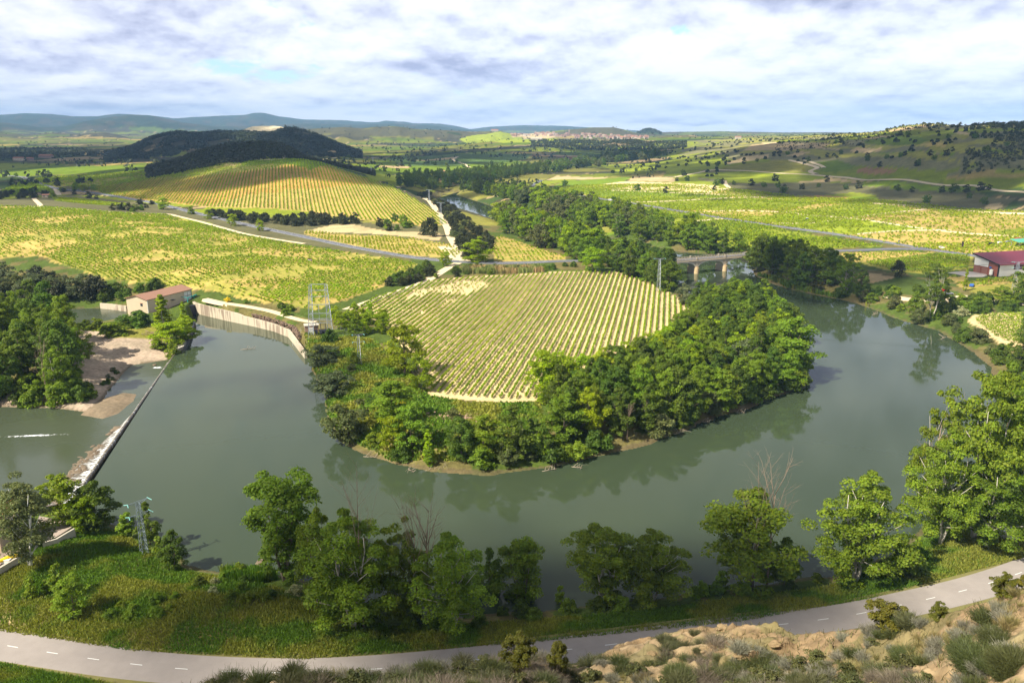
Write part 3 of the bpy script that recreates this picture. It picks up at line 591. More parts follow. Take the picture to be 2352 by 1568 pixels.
def dashes(name, rail, nrm, w_, L, gap, off=0.0, start=0.0, lift=.006):
    s = np.r_[0, np.cumsum(np.hypot(*np.diff(rail[:, :2], axis=0).T))]; mbd = MB(); t = start
    while t + L < s[-1]:
        p = []
        for tt in (t, t + L):
            x, y, z = [np.interp(tt, s, rail[:, k]) for k in range(3)]; nx, ny = [np.interp(tt, s, nrm[:, k]) for k in range(2)]
            p += [(x + nx * (off - w_ / 2), y + ny * (off - w_ / 2), z + lift), (x + nx * (off + w_ / 2), y + ny * (off + w_ / 2), z + lift)]
        mbd.add(p, [(0, 1, 3, 2)]); t += L + gap
    o = mbd.build(name, white); tag(o, kind='structure'); return o
dashes('road_markings', nr, nn_, .12, 2.0, 5.3, start=1.2)
left_px = [(20, 404), (48, 406), (58, 409), (72, 416), (100, 425), (137, 435), (205, 441.6), (284, 453.6), (342, 464), (427, 484), (513, 505), (581, 520), (649, 534), (804, 567), (917, 587), (1002, 599), (1071, 603), (1190, 604), (1395, 602), (1478, 602)]
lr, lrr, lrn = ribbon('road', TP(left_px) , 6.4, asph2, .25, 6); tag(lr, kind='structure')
dashes('road_markings', lrr, lrn, .18, 3.5, 5.5)
for sgn in (-1, 1): dashes('road_edge_line', lrr, lrn, .16, 12, .05, off=sgn * 2.9, lift=.01)
right_px = [(1243, 414), (1238, 418), (1224, 423), (1223, 429), (1259, 438), (1327, 448), (1395, 459), (1548, 482.6), (1650, 500), (1753, 514), (1890, 534), (2044, 558), (2095, 567), (2163, 577), (2235, 587), (2300, 596), (2480, 620)]
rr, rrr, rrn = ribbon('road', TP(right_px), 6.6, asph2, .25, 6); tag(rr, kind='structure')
dashes('road_markings', rrr, rrn, .18, 3.5, 5.5)
for sgn in (-1, 1): dashes('road_edge_line', rrr, rrn, .16, 12, .05, off=sgn * 3.0, lift=.01)
br_px = [(1712, 585), (1800, 581), (1920, 577.5), (2044, 573), (2090, 570), (2125, 573)]
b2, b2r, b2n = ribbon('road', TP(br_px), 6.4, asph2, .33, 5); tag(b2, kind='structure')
def track(px, wd_, lift=.06): o, _, _ = ribbon('dirt_track', TP(px), wd_, dirt, lift, 4); return tag(o, kind='structure')
track([(796, 712), (845, 694), (900, 676), (940, 661), (985, 644), (1008, 628), (1035, 612), (1052, 604)], 5)
track([(1071, 601), (1060, 585), (1045, 562), (1034, 545), (1028, 525), (1018, 505), (1003, 484), (960, 452), (905, 430)], 5.5)
track([(1052, 600), (1030, 575), (1018, 566)], 8)
track([(60, 474), (130, 477), (250, 487), (385, 491), (420, 500), (480, 515), (560, 537), (640, 551), (700, 560)], 3.5)
track([(472, 692), (505, 695), (560, 702), (620, 713), (665, 728), (700, 738), (725, 740)], 3)
track([(78, 456), (92, 470), (94, 476)], 4); track([(128, 434), (136, 448)], 5)
track([z3(-500, 605), z3(0, 625), z3(600, 655), z3(1100, 688), z3(1400, 700), z3(1700, 715), z3(2352, 765), z3(2600, 780)], 6, .3)
track([z3(850, 772), z3(1130, 790), z3(1300, 808), z3(1600, 855), z3(1850, 885), z3(2352, 920), z3(2600, 935)], 5, .3)
track([z3(0, 520), z3(250, 470), z3(600, 485), z3(900, 500), z3(1150, 520), z3(1400, 540), z3(1700, 560), z3(2050, 580), z3(2352, 620), z3(2600, 650)], 5, .3)
track([z3(780, 405), z3(880, 430), z3(960, 450), z3(975, 460), z3(900, 478), z3(930, 490), z3(960, 500)], 6, .3)
track([z3(340, 545), z3(350, 575), z3(375, 590), z3(330, 605), z3(200, 630)], 5, .3)
track([z3(880, 405), z3(930, 420), z3(1000, 445), z3(1010, 458)], 5, .3)
track([z3(0, 830), z3(250, 805), z3(330, 798)], 3, .3)
track([z3(1430, 1320), z3(1550, 1338), z3(1680, 1352), z3(1800, 1358), z3(1900, 1330), z3(1950, 1310), z3(2080, 1340), z3(2250, 1360), z3(2400, 1380)], 4)
track([z3(-350, 690), z3(0, 680), z3(300, 662), z3(560, 655)], 3.5, .3)
track([z3(100, 760), z3(400, 742), z3(800, 755), z3(860, 772)], 4, .3)
track([z3(660, 828), z3(900, 832), z3(1200, 796)], 3, .3)
track([z3(1200, 792), z3(1450, 760), z3(1690, 735)], 3.5, .3)
track([z3(1210, 905), z3(1500, 880), z3(1850, 872)], 3.5, .3)
track([z2(1110, 605), z2(1150, 650), z2(1300, 655)], 4, .3)
track([z2(-650, 395), z2(-300, 402), z2(0, 396), z2(90, 388)], 5, .3)
track([z2(890, 382), z2(860, 400), z2(930, 430), z2(975, 455)], 5, .3)
# ---------------------------------------------------------------- plant materials and meshes
def leaf_mat(name, base, trans=.35, hue=.03, val=.35, rough=.6):
    m, gm = newmat(name); vc = gm.n('ShaderNodeVertexColor', layer_name='Col').outputs[0]
    oi = gm.n('ShaderNodeObjectInfo').outputs['Random']
    hs = gm.n('ShaderNodeHueSaturation', ins={'Hue': gm.math('MULTIPLY_ADD', oi, hue, .5 - hue / 2), 'Saturation': 1.0, 'Value': gm.math('MULTIPLY_ADD', gm.math('FRACT', gm.math('MULTIPLY', oi, 7.3)), val, 1 - val / 2), 'Color': tuple(base) + (1,)}).outputs[0]
    c = gm.mix(1.0, hs, vc, 'MULTIPLY')
    d = gm.n('ShaderNodeBsdfPrincipled', ins={'Base Color': c, 'Roughness': rough, 'Specular IOR Level': .25})
    t = gm.n('ShaderNodeBsdfTranslucent', ins={'Color': gm.mix(1.0, c, (1.25, 1.3, .5), 'MULTIPLY')})
    out(gm, gm.n('ShaderNodeMixShader', ins={0: trans, 1: d.outputs[0], 2: t.outputs[0]}).outputs[0]); MATS[name] = m; return m
LM = dict(
    poplar=leaf_mat('poplar_leaves', (.155, .25, .018), .42), deep=leaf_mat('deep_green_leaves', (.10, .175, .020), .42), bright=leaf_mat('bright_leaves', (.23, .35, .008), .42),
    willow=leaf_mat('willow_leaves', (.115, .15, .05)), oak=leaf_mat('holm_oak_leaves', (.040, .052, .016), .15), pine=leaf_mat('pine_needles', (.115, .125, .015), .2),
    dry=leaf_mat('dry_twigs', (.21, .17, .13), .15), heath=leaf_mat('heath_leaves', (.115, .12, .055), .2), vine=leaf_mat('vine_leaves', (.22, .36, .006), .4, .02, .25), fvine=leaf_mat('field_vine_leaves', (.24, .36, .008), .4, .02, .25), broom=leaf_mat('broom_flowers', (.62, .55, .02), .2),
    grass=leaf_mat('grass_blades', (.19, .26, .035), .35), bloom=leaf_mat('white_blossom', (.28, .33, .17), .2), silver=leaf_mat('silver_leaves', (.11, .15, .065), .25), pale=leaf_mat('pale_poplar_leaves', (.15, .21, .075), .3), reed=leaf_mat('reed_stalks', (.30, .25, .11), .2), bramble=leaf_mat('bramble_leaves', (.085, .165, .015), .3))
bark = simple('bark', (.20, .16, .12), .9, var=.35, scale=1.2); paleb = simple('pale_bark', (.55, .50, .42), .85, var=.35, scale=1.0); deadw = simple('dead_wood', (.36, .26, .19), .9, var=.3, scale=2); vinew = simple('vine_wood', (.12, .08, .05), .9)
def quads(cn, nrm, size, g_, elong=1.35):
    """leaf quads at centres cn with normals nrm"""
    n = len(cn); t = g_.normal(size=(n, 3)); t -= (t * nrm).sum(1)[:, None] * nrm; t /= np.linalg.norm(t, axis=1)[:, None] + 1e-9; b = np.cross(nrm, t)
    s = (size * (.6 + .8 * g_.random(n)))[:, None]; a = t * s * elong * .5; b = b * s * .5
    V = np.stack([cn - a - b * .6, cn - a * .2 + b, cn + a + b * .2, cn + a * .1 - b], 1).reshape(-1, 3)
    return V, np.arange(4 * n).reshape(n, 4)
def crown_arrays(g_, Hh, Rr, prof, t0, ncl, nleaf, leaf, rc=(.2, .34), squash=.85, up=.35, ragged=.15):
    ncl = int(ncl * 1.5); C_, Rc = [], []
    while len(C_) < ncl:
        t = g_.random(); pr = prof(t)
        if g_.random() > pr ** 1.2 + .12: continue
        a = g_.random() * 2 * math.pi; r = Rr * pr * (g_.random() ** .5) * (1 + ragged * g_.normal())
        r = min(r, Rr * 1.15); C_.append((r * math.cos(a), r * math.sin(a), Hh * (t0 + (1 - t0) * t) * (1 + .03 * g_.normal()))); Rc.append(Rr * (rc[0] + (rc[1] - rc[0]) * g_.random()) * (.55 + .45 * pr))
    C_ = np.array(C_); Rc = np.array(Rc); V = []; K = []
    per = max(4, int(nleaf * 1.25) // ncl); al = []
    for c, r in zip(C_, Rc):
        d = g_.normal(size=(per, 3)); d /= np.linalg.norm(d, axis=1)[:, None]; d[:, 2] = np.where(d[:, 2] < -.35, -d[:, 2] * .6, d[:, 2])
        rad = r * (.55 + .55 * g_.random(per) ** .6); p = c + d * rad[:, None] * [1, 1, squash]
        nr_ = d + g_.normal(size=(per, 3)) * .55 + [0, 0, up]; nr_ /= np.linalg.norm(nr_, axis=1)[:, None]
        al.append((p, nr_)); cl = .80 + .4 * g_.random(); K.append(np.full(per, cl) * (.75 + .5 * g_.random(per)))
    p = np.concatenate([q[0] for q in al]); nr_ = np.concatenate([q[1] for q in al]); k = np.concatenate(K)
    V, F = quads(p, nr_, leaf, g_); hue = g_.random(len(k)) * .25
    c3 = np.stack([k * (1 + hue), k, k * (1 - hue * .5)], 1); return V, F, np.repeat(c3, 4, 0), C_, Rc
def trunk_mesh(g_, Hh, r0, tips, lean=(0, 0), top=.85, forks=1, name='trunk', mat=None, limbw=.34):
    mb = MB()
    for f in range(forks):
        a = 2 * math.pi * f / forks + 1.0; pts = []; rad = []; n = 8; sp = (Hh * .13 if forks > 1 else 0)
        for i in range(n):
            t = i / (n - 1); pts.append((lean[0] * t * Hh + math.cos(a) * sp * t ** .8 + math.sin(i * 2.1 + f) * Hh * .008, lean[1] * t * Hh + math.sin(a) * sp * t ** .8 + math.cos(i * 1.7) * Hh * .008, Hh * top * t - .4)); rad.append(r0 * (1.25 if i == 0 else 1) * (1 - .86 * t) / (forks ** .4))
        mb.tube(pts, rad, 7)
        for k, tp in enumerate(tips):
            if k % forks != f: continue
            tz = max(.12, min(.9, (tp[2] * .62) / (Hh * top))); i0 = tz * (n - 1); i = int(i0); p0 = Vector(pts[i]).lerp(Vector(pts[min(i + 1, n - 1)]), i0 - i); p1 = Vector(tp)
            md = p0.lerp(p1, .5) + Vector((0, 0, -abs(p1.z - p0.z) * .06 + .1)); rr_ = r0 * limbw * (1 - tz * .65) + .02; mb.tube([p0, md, p1], [rr_, rr_ * .62, rr_ * .22], 5)
    me_ = mesh_np(name, np.array(mb.V), mb.F, [mat or bark], smooth_=True); return me_
def ovate(t): return max(.06, math.sin(math.pi * min(1, (t * .86 + .10)) ** .85)) ** .8
def roundp(t): return max(.08, math.sqrt(max(0, 1 - (t * 1.7 - .8) ** 2)))
def colm(t): return max(.08, (1 - t) ** .45 * (.55 + .45 * min(1, t * 4)))
def dome(t): return max(.1, math.sqrt(max(0, 1 - t * t)) if t > 0 else 1)
def fan(t): return max(.08, (.35 + .75 * t) * math.sqrt(max(0, 1 - max(0, t - .55) ** 2 * 4.4)))
PROTO = {}
def proto(key, name, cat, Hh, Rr, prof, t0, ncl, nleaf, leaf, mat, tr=.3, seed=0, trmat=None, forks=1, lean=(0, 0), ntips=16, **kw):
    g_ = np.random.default_rng(seed + 100); V, F, c3, cl, rc = crown_arrays(g_, Hh, Rr, prof, t0, ncl, nleaf, leaf, **kw)
    V[:, 0] += V[:, 2] * lean[0]; V[:, 1] += V[:, 2] * lean[1]; cl = cl + np.stack([cl[:, 2] * lean[0], cl[:, 2] * lean[1], cl[:, 2] * 0], 1)
    cm_ = mesh_np('crown', V, F, [LM[mat]], col=c3); tips = cl[g_.permutation(len(cl))[:ntips]]
    tm_ = trunk_mesh(g_, Hh, tr, tips, lean=lean, mat=trmat, forks=forks) if tr else None
    PROTO[key] = (name, cat, cm_, tm_, Hh, Rr)
# height, radius are the prototype's real size in metres
for i in range(3): proto(f'pop{i}', 'poplar_tree', 'tree', 20, 5.2, ovate, .07, 56, 11500, .31, 'poplar', .34, i, paleb if i == 1 else bark, forks=2 + (i == 2), ntips=22, ragged=.22)
for i in range(2): proto(f'big{i}', 'poplar_tree', 'tree', 24, 7.5, fan if i else ovate, .06, 84, 19000, .33, 'poplar', .5, 10 + i, paleb, forks=3, ntips=34, ragged=.25, rc=(.15, .27))
for i in range(3): proto(f'ash{i}', 'alder_tree', 'tree', 13, 4.2, ovate, .03, 42, 6000, .30, ['deep', 'poplar', 'deep'][i], .24, 20 + i, ntips=12)
for i in range(3): proto(f'br{i}', 'ash_tree', 'tree', 12, 4.2, [ovate, roundp, ovate][i], .02, 40, 5600, .30, 'bright', .22, 30 + i, ntips=12)
for i in range(2): proto(f'wil{i}', 'willow_tree', 'tree', 8, 4.4, roundp, .04, 30, 3800, .34, ['willow', 'silver'][i], .2, 40 + i, ntips=10)
proto('lean0', 'poplar_tree', 'tree', 20, 6.6, fan, .12, 64, 14000, .31, 'poplar', .42, 50, forks=3, lean=(-.10, 0), ntips=26, ragged=.2, rc=(.16, .3))
proto('sparse0', 'poplar_tree', 'tree', 24, 7.2, fan, .3, 50, 5200, .38, 'deep', .36, 51, paleb, forks=2, ntips=20, rc=(.12, .24))
proto('lom0', 'columnar_poplar', 'tree', 15, 1.8, colm, .05, 34, 3600, .34, 'bright', .22, 52, paleb, ntips=10, rc=(.3, .5))
proto('young0', 'young_poplar', 'tree', 5, 1.4, colm, .08, 20, 1100, .26, 'poplar', .07, 53, ntips=8, rc=(.25, .45))
proto('aspen0', 'white_trunk_poplar', 'tree', 22, 5.0, ovate, .14, 64, 14000, .27, 'pale', .34, 54, simple('white_bark', (.72, .70, .64), .8, var=.15), forks=2, ntips=26, ragged=.18)
for i in range(2): proto(f'shr{i}', 'riverside_bush', 'bush', 3.4, 2.3, dome, .0, 20, 1900, .30, ['poplar', 'deep'][i], 0, 60 + i, rc=(.3, .45))
proto('wshr', 'willow_bush', 'bush', 3.8, 2.7, dome, .0, 22, 2300, .28, 'willow', 0, 63, rc=(.3, .45))
for i in range(2): proto(f'oak{i}', 'holm_oak', 'tree', 5.0, 3.2, dome, .02, 22, 1700, .36, 'oak', 0, 64 + i, rc=(.3, .45))
proto('brm', 'broom_bush', 'bush', 1.6, 1.3, dome, 0, 12, 500, .22, 'broom', 0, 67, rc=(.3, .5))
proto('blm', 'flowering_elder', 'bush', 2.8, 2.0, dome, 0, 18, 1400, .24, 'bloom', 0, 68, rc=(.3, .5))
for k in range(0, 3): proto(f'far{k}', 'field_tree', 'tree', 7, 3.4, roundp, .02, 14, 300, .9, ['oak', 'deep', 'poplar'][k], 0, 70 + k, rc=(.35, .5))
FO = None
def bare_mesh(g_, Hh, r0, n1=9, n2=5, spread=.42):
    mb = MB(); pts = [(0, 0, -.3), (.1, .05, Hh * .3), (-.1, .1, Hh * .6), (.1, -.05, Hh * .8)]; mb.tube(pts, [r0, r0 * .75, r0 * .45, r0 * .2], 6)
    for i in range(n1):
        t = .3 + .5 * g_.random(); a = g_.random() * 6.28; p0 = Vector((0, 0, Hh * t)); L = Hh * (.25 + .25 * g_.random()); d = Vector((math.cos(a) * spread, math.sin(a) * spread, .8)).normalized(); p1 = p0 + d * L
        mb.tube([p0, p0.lerp(p1, .5) + Vector((d.x * .3, d.y * .3, -.2)), p1], [r0 * .32, r0 * .2, r0 * .05], 5)
        for j in range(n2):
            q0 = p0.lerp(p1, .35 + .6 * g_.random()); dd = Vector((d.x + g_.normal() * .45, d.y + g_.normal() * .45, .7 + .3 * g_.random())).normalized(); q1 = q0 + dd * L * (.25 + .3 * g_.random()); mb.tube([q0, q0.lerp(q1, .5) + Vector((.1, 0, 0)), q1], [r0 * .10, r0 * .07, r0 * .02], 4)
            for m_ in range(2):
                w0 = q0.lerp(q1, .4 + .5 * g_.random()); w1 = w0 + Vector((dd.x + g_.normal() * .6, dd.y + g_.normal() * .6, .6)).normalized() * L * .16; mb.tube([w0, w1], [r0 * .045, r0 * .015], 3)
    return mb
NT = [0]
PARTS_FROM = 0
def plant(key, x, y, z, height, label, group=None, width=1.0, rz=None, name=None, parts=True):
    nm, cat, cm_, tm_, Hh, Rr = PROTO[key]; s = height / Hh; NT[0] += 1
    if rz is None: rz = (NT[0] * 2.399) % 6.283
    if tm_ is None:
        o = link(name or nm, cm_, None, (x, y, z), rz, (s * width, s * width, s))
    else:
        o = empty(name or nm, (x, y, z), rz); o.scale = (s * width, s * width, s); link('trunk', tm_, o); link('crown', cm_, o)
    tag(o, label, cat, group); return o
ORD = 'first second third fourth fifth sixth seventh eighth ninth tenth eleventh twelfth thirteenth fourteenth fifteenth sixteenth seventeenth eighteenth nineteenth twentieth'.split()
TENS = {20: 'twenty', 30: 'thirty', 40: 'forty', 50: 'fifty', 60: 'sixty', 70: 'seventy', 80: 'eighty', 90: 'ninety'}
def ordn(i):
    if i < 20: return ORD[i]
    k = i + 1; h_ = k // 100; k2 = k % 100; s = ''
    if h_: s = 'hundred-and-' if k2 else 'hundredth'
    if k2 == 0: return s
    if k2 <= 20: return s + ORD[k2 - 1]
    t = k2 // 10 * 10; u_ = k2 % 10
    if u_ == 0: return s + TENS[t][:-1] + 'ieth'
    return s + TENS[t] + '-' + ORD[u_ - 1]
def scatter(poly_world, spacing, n=None, g_=None, z0=None, jitter=.9, minz=.3):
    """dart throwing inside a world polygon"""
    g_ = g_ or rng; p = np.array(poly_world); x0, y0 = p.min(0); x1, y1 = p.max(0); nx = int((x1 - x0) / spacing) + 2; ny = int((y1 - y0) / spacing) + 2
    X, Y = np.meshgrid(x0 + np.arange(nx) * spacing, y0 + np.arange(ny) * spacing); X = X + (g_.random(X.shape) - .5) * spacing * jitter + (np.arange(ny) % 2)[:, None] * spacing * .5; Y = Y + (g_.random(X.shape) - .5) * spacing * jitter
    X, Y = X.ravel(), Y.ravel(); m = inpoly(X, Y, poly_world); X, Y = X[m], Y[m]; Z = gh(X, Y); m = Z > minz; return X[m], Y[m], Z[m]
NEARSRT = lambda X, Y: np.argsort(-np.hypot(X, Y))
def belt(px, spacing, kinds, hr, text, group, nm=None, zpl=None, key=None, cap=None, minz=.3, wid=(.85, 1.2)):
    """text: label with {o} for the ordinal and {k} for the look; sorted from the left end"""
    wp = TP(px) if zpl is None else world(px, zpl); X, Y, Z = scatter(wp, spacing, minz=minz)
    if cap and len(X) > cap: s = rng.permutation(len(X))[:cap]; X, Y, Z = X[s], Y[s], Z[s]
    P_ = np.arctan2(X, Y); o_ = np.argsort(P_); X, Y, Z = X[o_], Y[o_], Z[o_]; ks = list(kinds); ws = np.array([kinds[k][0] for k in ks], float); ws /= ws.sum()
    cnt = {}; pick = [ks[i] for i in rng.choice(len(ks), len(X), p=ws)]
    for i in range(len(X)):
        k = pick[i]; look = kinds[k][1]; c = cnt.get(look, 0); cnt[look] = c + 1
        plant(k, X[i], Y[i], Z[i] - .1, hr[0] + (hr[1] - hr[0]) * rng.random() * (kinds[k][2] if len(kinds[k]) > 2 else 1), text.format(o=ordn(c), k=look), group, width=wid[0] + (wid[1] - wid[0]) * rng.random(), name=(nm if nm and PROTO[k][0] == 'alder_tree' else None))
    return len(X)
def by_eye(key, px, base, top, label, group=None, wpx=None, name=None, z=None, rz=None, topx=None):
    """plant one tree from the photo points of its foot and top (heights solved at the foot's distance)"""
    p = T1(px, base) if z is None else PV(px, base, z)
    x, y, dz = ray(topx or px, top); hd = math.hypot(p.x, p.y); hh = H + dz / math.hypot(x, y) * hd - p.z; nm, cat, cm_, tm_, Hh, Rr = PROTO[key]
    wd_ = 1.0
    if wpx: zc_ = p.y * cp - (p.z + hh / 2 - H) * sp_; wd_ = (wpx * zc_ / FPX / 2) / (Rr * hh / Hh) * (.88 if px > 1900 else 1.08)
    return plant(key, p.x, p.y, p.z - .1, hh, label, group, width=wd_, name=name, rz=rz)
# --- peninsula grove
K_grove = {'ash0': (3, 'dark green'), 'ash1': (4, 'fresh green'), 'ash2': (3, 'dark green'), 'pop0': (3, 'fresh green'), 'wil1': (.2, 'silvery'), 'br0': (1.5, 'bright green')}
belt([(1262, 912), (1350, 898), (1440, 882), (1500, 852), (1580, 782), (1600, 715), (1680, 688), (1760, 716), (1806, 757), (1840, 830), (1830, 885), (1700, 935), (1640, 948), (1560, 975), (1480, 1006), (1380, 1030), (1310, 1030), (1285, 960)], 6.7, K_grove, (11.5, 15),
     '{o} {k} tree from the left in the dense grove filling the river bend', 'trees of the dense grove in the river bend', nm='grove_tree')
belt([(1500, 1020), (1560, 991), (1640, 961), (1700, 945), (1770, 915), (1842, 894), (1850, 850), (1838, 805), (1815, 775), (1800, 870), (1700, 915), (1620, 940), (1480, 1000)], 5.5, {'wshr': (1, 'grey-green'), 'shr0': (1, 'fresh green'), 'shr1': (1.4, 'dark green'), 'ash0': (.6, 'tall dark')}, (4, 6.5),
     '{o} {k} bush from the left at the waterline below the bend grove', 'bushes along the water below the bend grove')
belt([(1110, 1093), (1000, 1086), (900, 1068), (803, 1034), (752, 990), (744, 940), (775, 960), (850, 1010), (950, 1042), (1100, 1052), (1300, 1030), (1400, 1015), (1480, 1018), (1380, 1046), (1260, 1076)], 5.8, {'shr0': (2, 'fresh green'), 'wshr': (1.4, 'grey-green'), 'shr1': (2, 'dark green'), 'ash1': (1, 'tall leafy'), 'wil0': (.8, 'rounded willowy')}, (2.6, 5.6),
     '{o} {k} shrub from the left along the southern tip of the peninsula', 'shrubs along the tip of the peninsula')
for k, px, b, t, wp_, lab in [
    ('br0', 930, 858, 742, 92, 'bright green full tree at the left corner of the striped central vineyard'), ('br2', 963, 895, 815, 60, 'small bright tree just below the bright full one by the vineyard corner'),
    ('ash1', 900, 965, 872, 105, 'wide mid-green tree on the rough ground below the vineyard corner'), ('wil1', 770, 908, 858, 82, 'rounded grey willow bush at the water on the peninsula\'s left shore'),
    ('wil0', 800, 1008, 925, 95, 'big grey-green willow at the lower left corner of the peninsula'), ('ash1', 945, 1030, 925, 80, 'leafy tree with yellowish side branches above the southern tip'),
    ('ash0', 870, 930, 880, 50, 'small dark tree on the slope above the grey willow bush'), ('wil1', 738, 838, 795, 70, 'grey willow bush at the end of the concrete river wall'),
    ('br1', 905, 1030, 950, 62, 'bright leafy tree between the big willow and the southern tip'), ('ash2', 1060, 1052, 955, 75, 'dark round tree in the middle of the southern tip'), ('ash1', 1110, 1045, 950, 75, 'mid-green tree right of the dark round one on the southern tip'),
    ('ash0', 1175, 1050, 935, 85, 'tall dark green tree at the middle of the southern tip'), ('ash0', 1225, 1040, 965, 70, 'dark tree next to the tallest one on the southern tip'), ('ash1', 1295, 1010, 905, 90, 'tall tree with slim double trunk below the vineyard\'s lower right corner'),
    ('lom0', 985, 1062, 985, 26, 'slim pale young tree standing alone at the southern tip'), ('br1', 1268, 920, 803, 100, 'bright tree with open crown at the vineyard\'s lower right corner'), ('br0', 1335, 905, 815, 70, 'bright tree second from the open-crowned one on the vineyard edge'),
    ('br2', 1385, 893, 800, 70, 'bright tree third from the open-crowned one on the vineyard edge'), ('br0', 1440, 880, 790, 75, 'bright tree fourth from the open-crowned one on the vineyard edge'), ('br1', 1490, 858, 765, 75, 'bright tree fifth from the open-crowned one on the vineyard edge'),
    ('br2', 1535, 825, 742, 70, 'bright tree sixth from the open-crowned one on the vineyard edge'), ('ash1', 1570, 790, 712, 70, 'mid-green tree at the upper end of the vineyard edge row'),
    ('wil1', 1572, 700, 655, 40, 'silvery poplar at the top left of the bend grove near the pylon'), ('ash1', 1808, 860, 725, 120, 'large full tree at the outermost curve of the bend grove'), ('ash1', 1650, 935, 845, 75, 'round tree on the lower shore of the bend grove'),
    ('ash0', 1550, 965, 850, 90, 'broad tree with bare reddish branch on the grove\'s lower shore'), ('wil1', 1705, 860, 785, 70, 'silvery grey tree in the middle of the bend grove')]:
    by_eye(k, px, b, t, lab, wpx=wp_)
# green scrub left of the vineyard, above the substation path
belt([(765, 745), (800, 735), (860, 738), (900, 772), (905, 790), (860, 772), (790, 775)], 6.5, {'br0': (2, 'bright'), 'ash1': (1, 'mid-green'), 'br1': (1, 'bright')}, (6, 8.5), '{o} {k} small tree from the lattice mast toward the striped vineyard', 'small trees between mast and vineyard')
belt([(745, 790), (780, 800), (840, 800), (900, 870), (960, 930), (1100, 960), (1230, 960), (1240, 1000), (1000, 1020), (850, 960), (770, 880)], 17, {'shr0': (1, 'green'), 'wshr': (1, 'grey'), 'brm': (1.2, 'yellow broom', .2)}, (1.6, 3), '{o} {k} bush from the left on the rough grass of the peninsula', 'bushes on the rough grass')
for k, px, b, t, wp_, lab in [('shr1', 756, 785, 757, 30, 'round bush at the foot of the lattice mast frame'), ('shr0', 815, 838, 810, 22, 'bush beside the small wire pylon above the river')]: by_eye(k, px, b, t, lab, wpx=wp_)
# --- bridge left
belt([(1395, 612), (1480, 612), (1545, 640), (1552, 668), (1530, 672), (1470, 645), (1400, 625)], 7, {'ash0': (3, 'dark'), 'ash1': (2, 'mid-green'), 'ash2': (2, 'dark')}, (13, 17), '{o} {k} tree from the left in the clump at the bridge\'s left end', 'trees at the left end of the bridge')
for k, px, b, t, wp_, lab in [('br1', 1362, 624, 568, 52, 'yellow-green round tree beside the road before the bridge'), ('ash1', 1425, 610, 545, 70, 'tall olive-green tree behind the road left of the bridge'), ('wil1', 1470, 600, 555, 55, 'silver poplar among dark trees left of the bridge'),
    ('br2', 1098, 602, 545, 62, 'bright tree at the road end of the scrubby ridge'), ('oak0', 1075, 592, 562, 30, 'dark oak left of the bright tree by the road'), ('br1', 1022, 611, 578, 26, 'small bright tree at the junction of track and road'),
    ('oak1', 990, 543, 502, 32, 'dark conical tree above the wedge-shaped vineyard'), ('oak0', 976, 540, 510, 22, 'dark tree touching the conical one above the wedge vineyard'), ('br0', 892, 530, 512, 18, 'light green bush on the sandy bank above the wedge vineyard')]:
    by_eye(k, px, b, t, lab, wpx=wp_)
# --- middle forest
K_mid = {'ash0': (2, 'dark'), 'ash1': (3, 'fresh green'), 'br1': (2, 'bright'), 'pop1': (2, 'tall'), 'wil0': (.5, 'greyish')}
belt([(1128, 500), (1160, 535), (1260, 575), (1325, 605), (1392, 604), (1385, 592), (1290, 558), (1200, 522), (1130, 487)], 8.5, K_mid, (15, 21), '{o} {k} tree from the left in the wood above the triangular field', 'trees of the wood on the near bank upstream', nm='forest_tree')
belt([(1050, 475), (1128, 500), (1130, 487), (1090, 470), (1045, 462)], 8, K_mid, (11, 15), '{o} {k} tree from the left where the upstream wood begins', 'trees where the upstream wood begins', nm='forest_tree', minz=.2)
belt([(1062, 440), (1150, 455), (1230, 480), (1310, 515), (1400, 540), (1480, 560), (1580, 577), (1690, 588), (1700, 572), (1640, 560), (1560, 545), (1480, 520), (1400, 500), (1330, 478), (1200, 452), (1100, 438)], 10, K_mid, (14, 20), '{o} {k} tree from the left in the wood across the upstream river', 'trees of the wood on the far bank upstream', nm='woodland_tree')
for k, px, b, t, wp_, lab in [('wil0', 1240, 470, 448, 30, 'pale bare-crowned poplar over the middle wood'), ('sparse0', 1368, 510, 470, 38, 'tall sparse poplar rising above the right part of the middle wood'), ('sparse0', 1345, 515, 460, 45, 'tall sparse poplar left of its twin over the middle wood')]: by_eye(k, px, b, t, lab, wpx=wp_)
belt([(905, 426), (1000, 438), (1040, 430), (1120, 420), (1200, 405), (1250, 398), (1240, 388), (1100, 400), (960, 410)], 13, {'ash0': (3, 'dark'), 'ash2': (3, 'dark')}, (13, 17), '{o} {k} tree from the left in the shaded wood past the far reach', 'trees of the shaded far wood', nm='woodland_tree')
belt([(1240, 388), (1250, 400), (1330, 388), (1440, 372), (1530, 358), (1500, 350), (1400, 360), (1300, 376)], 26, {'far1': (3, 'dark'), 'wil0': (.6, 'grey')}, (12, 17), '{o} {k} tree from the left in the distant tree belt winding upriver', 'trees of the distant river belt', cap=90)
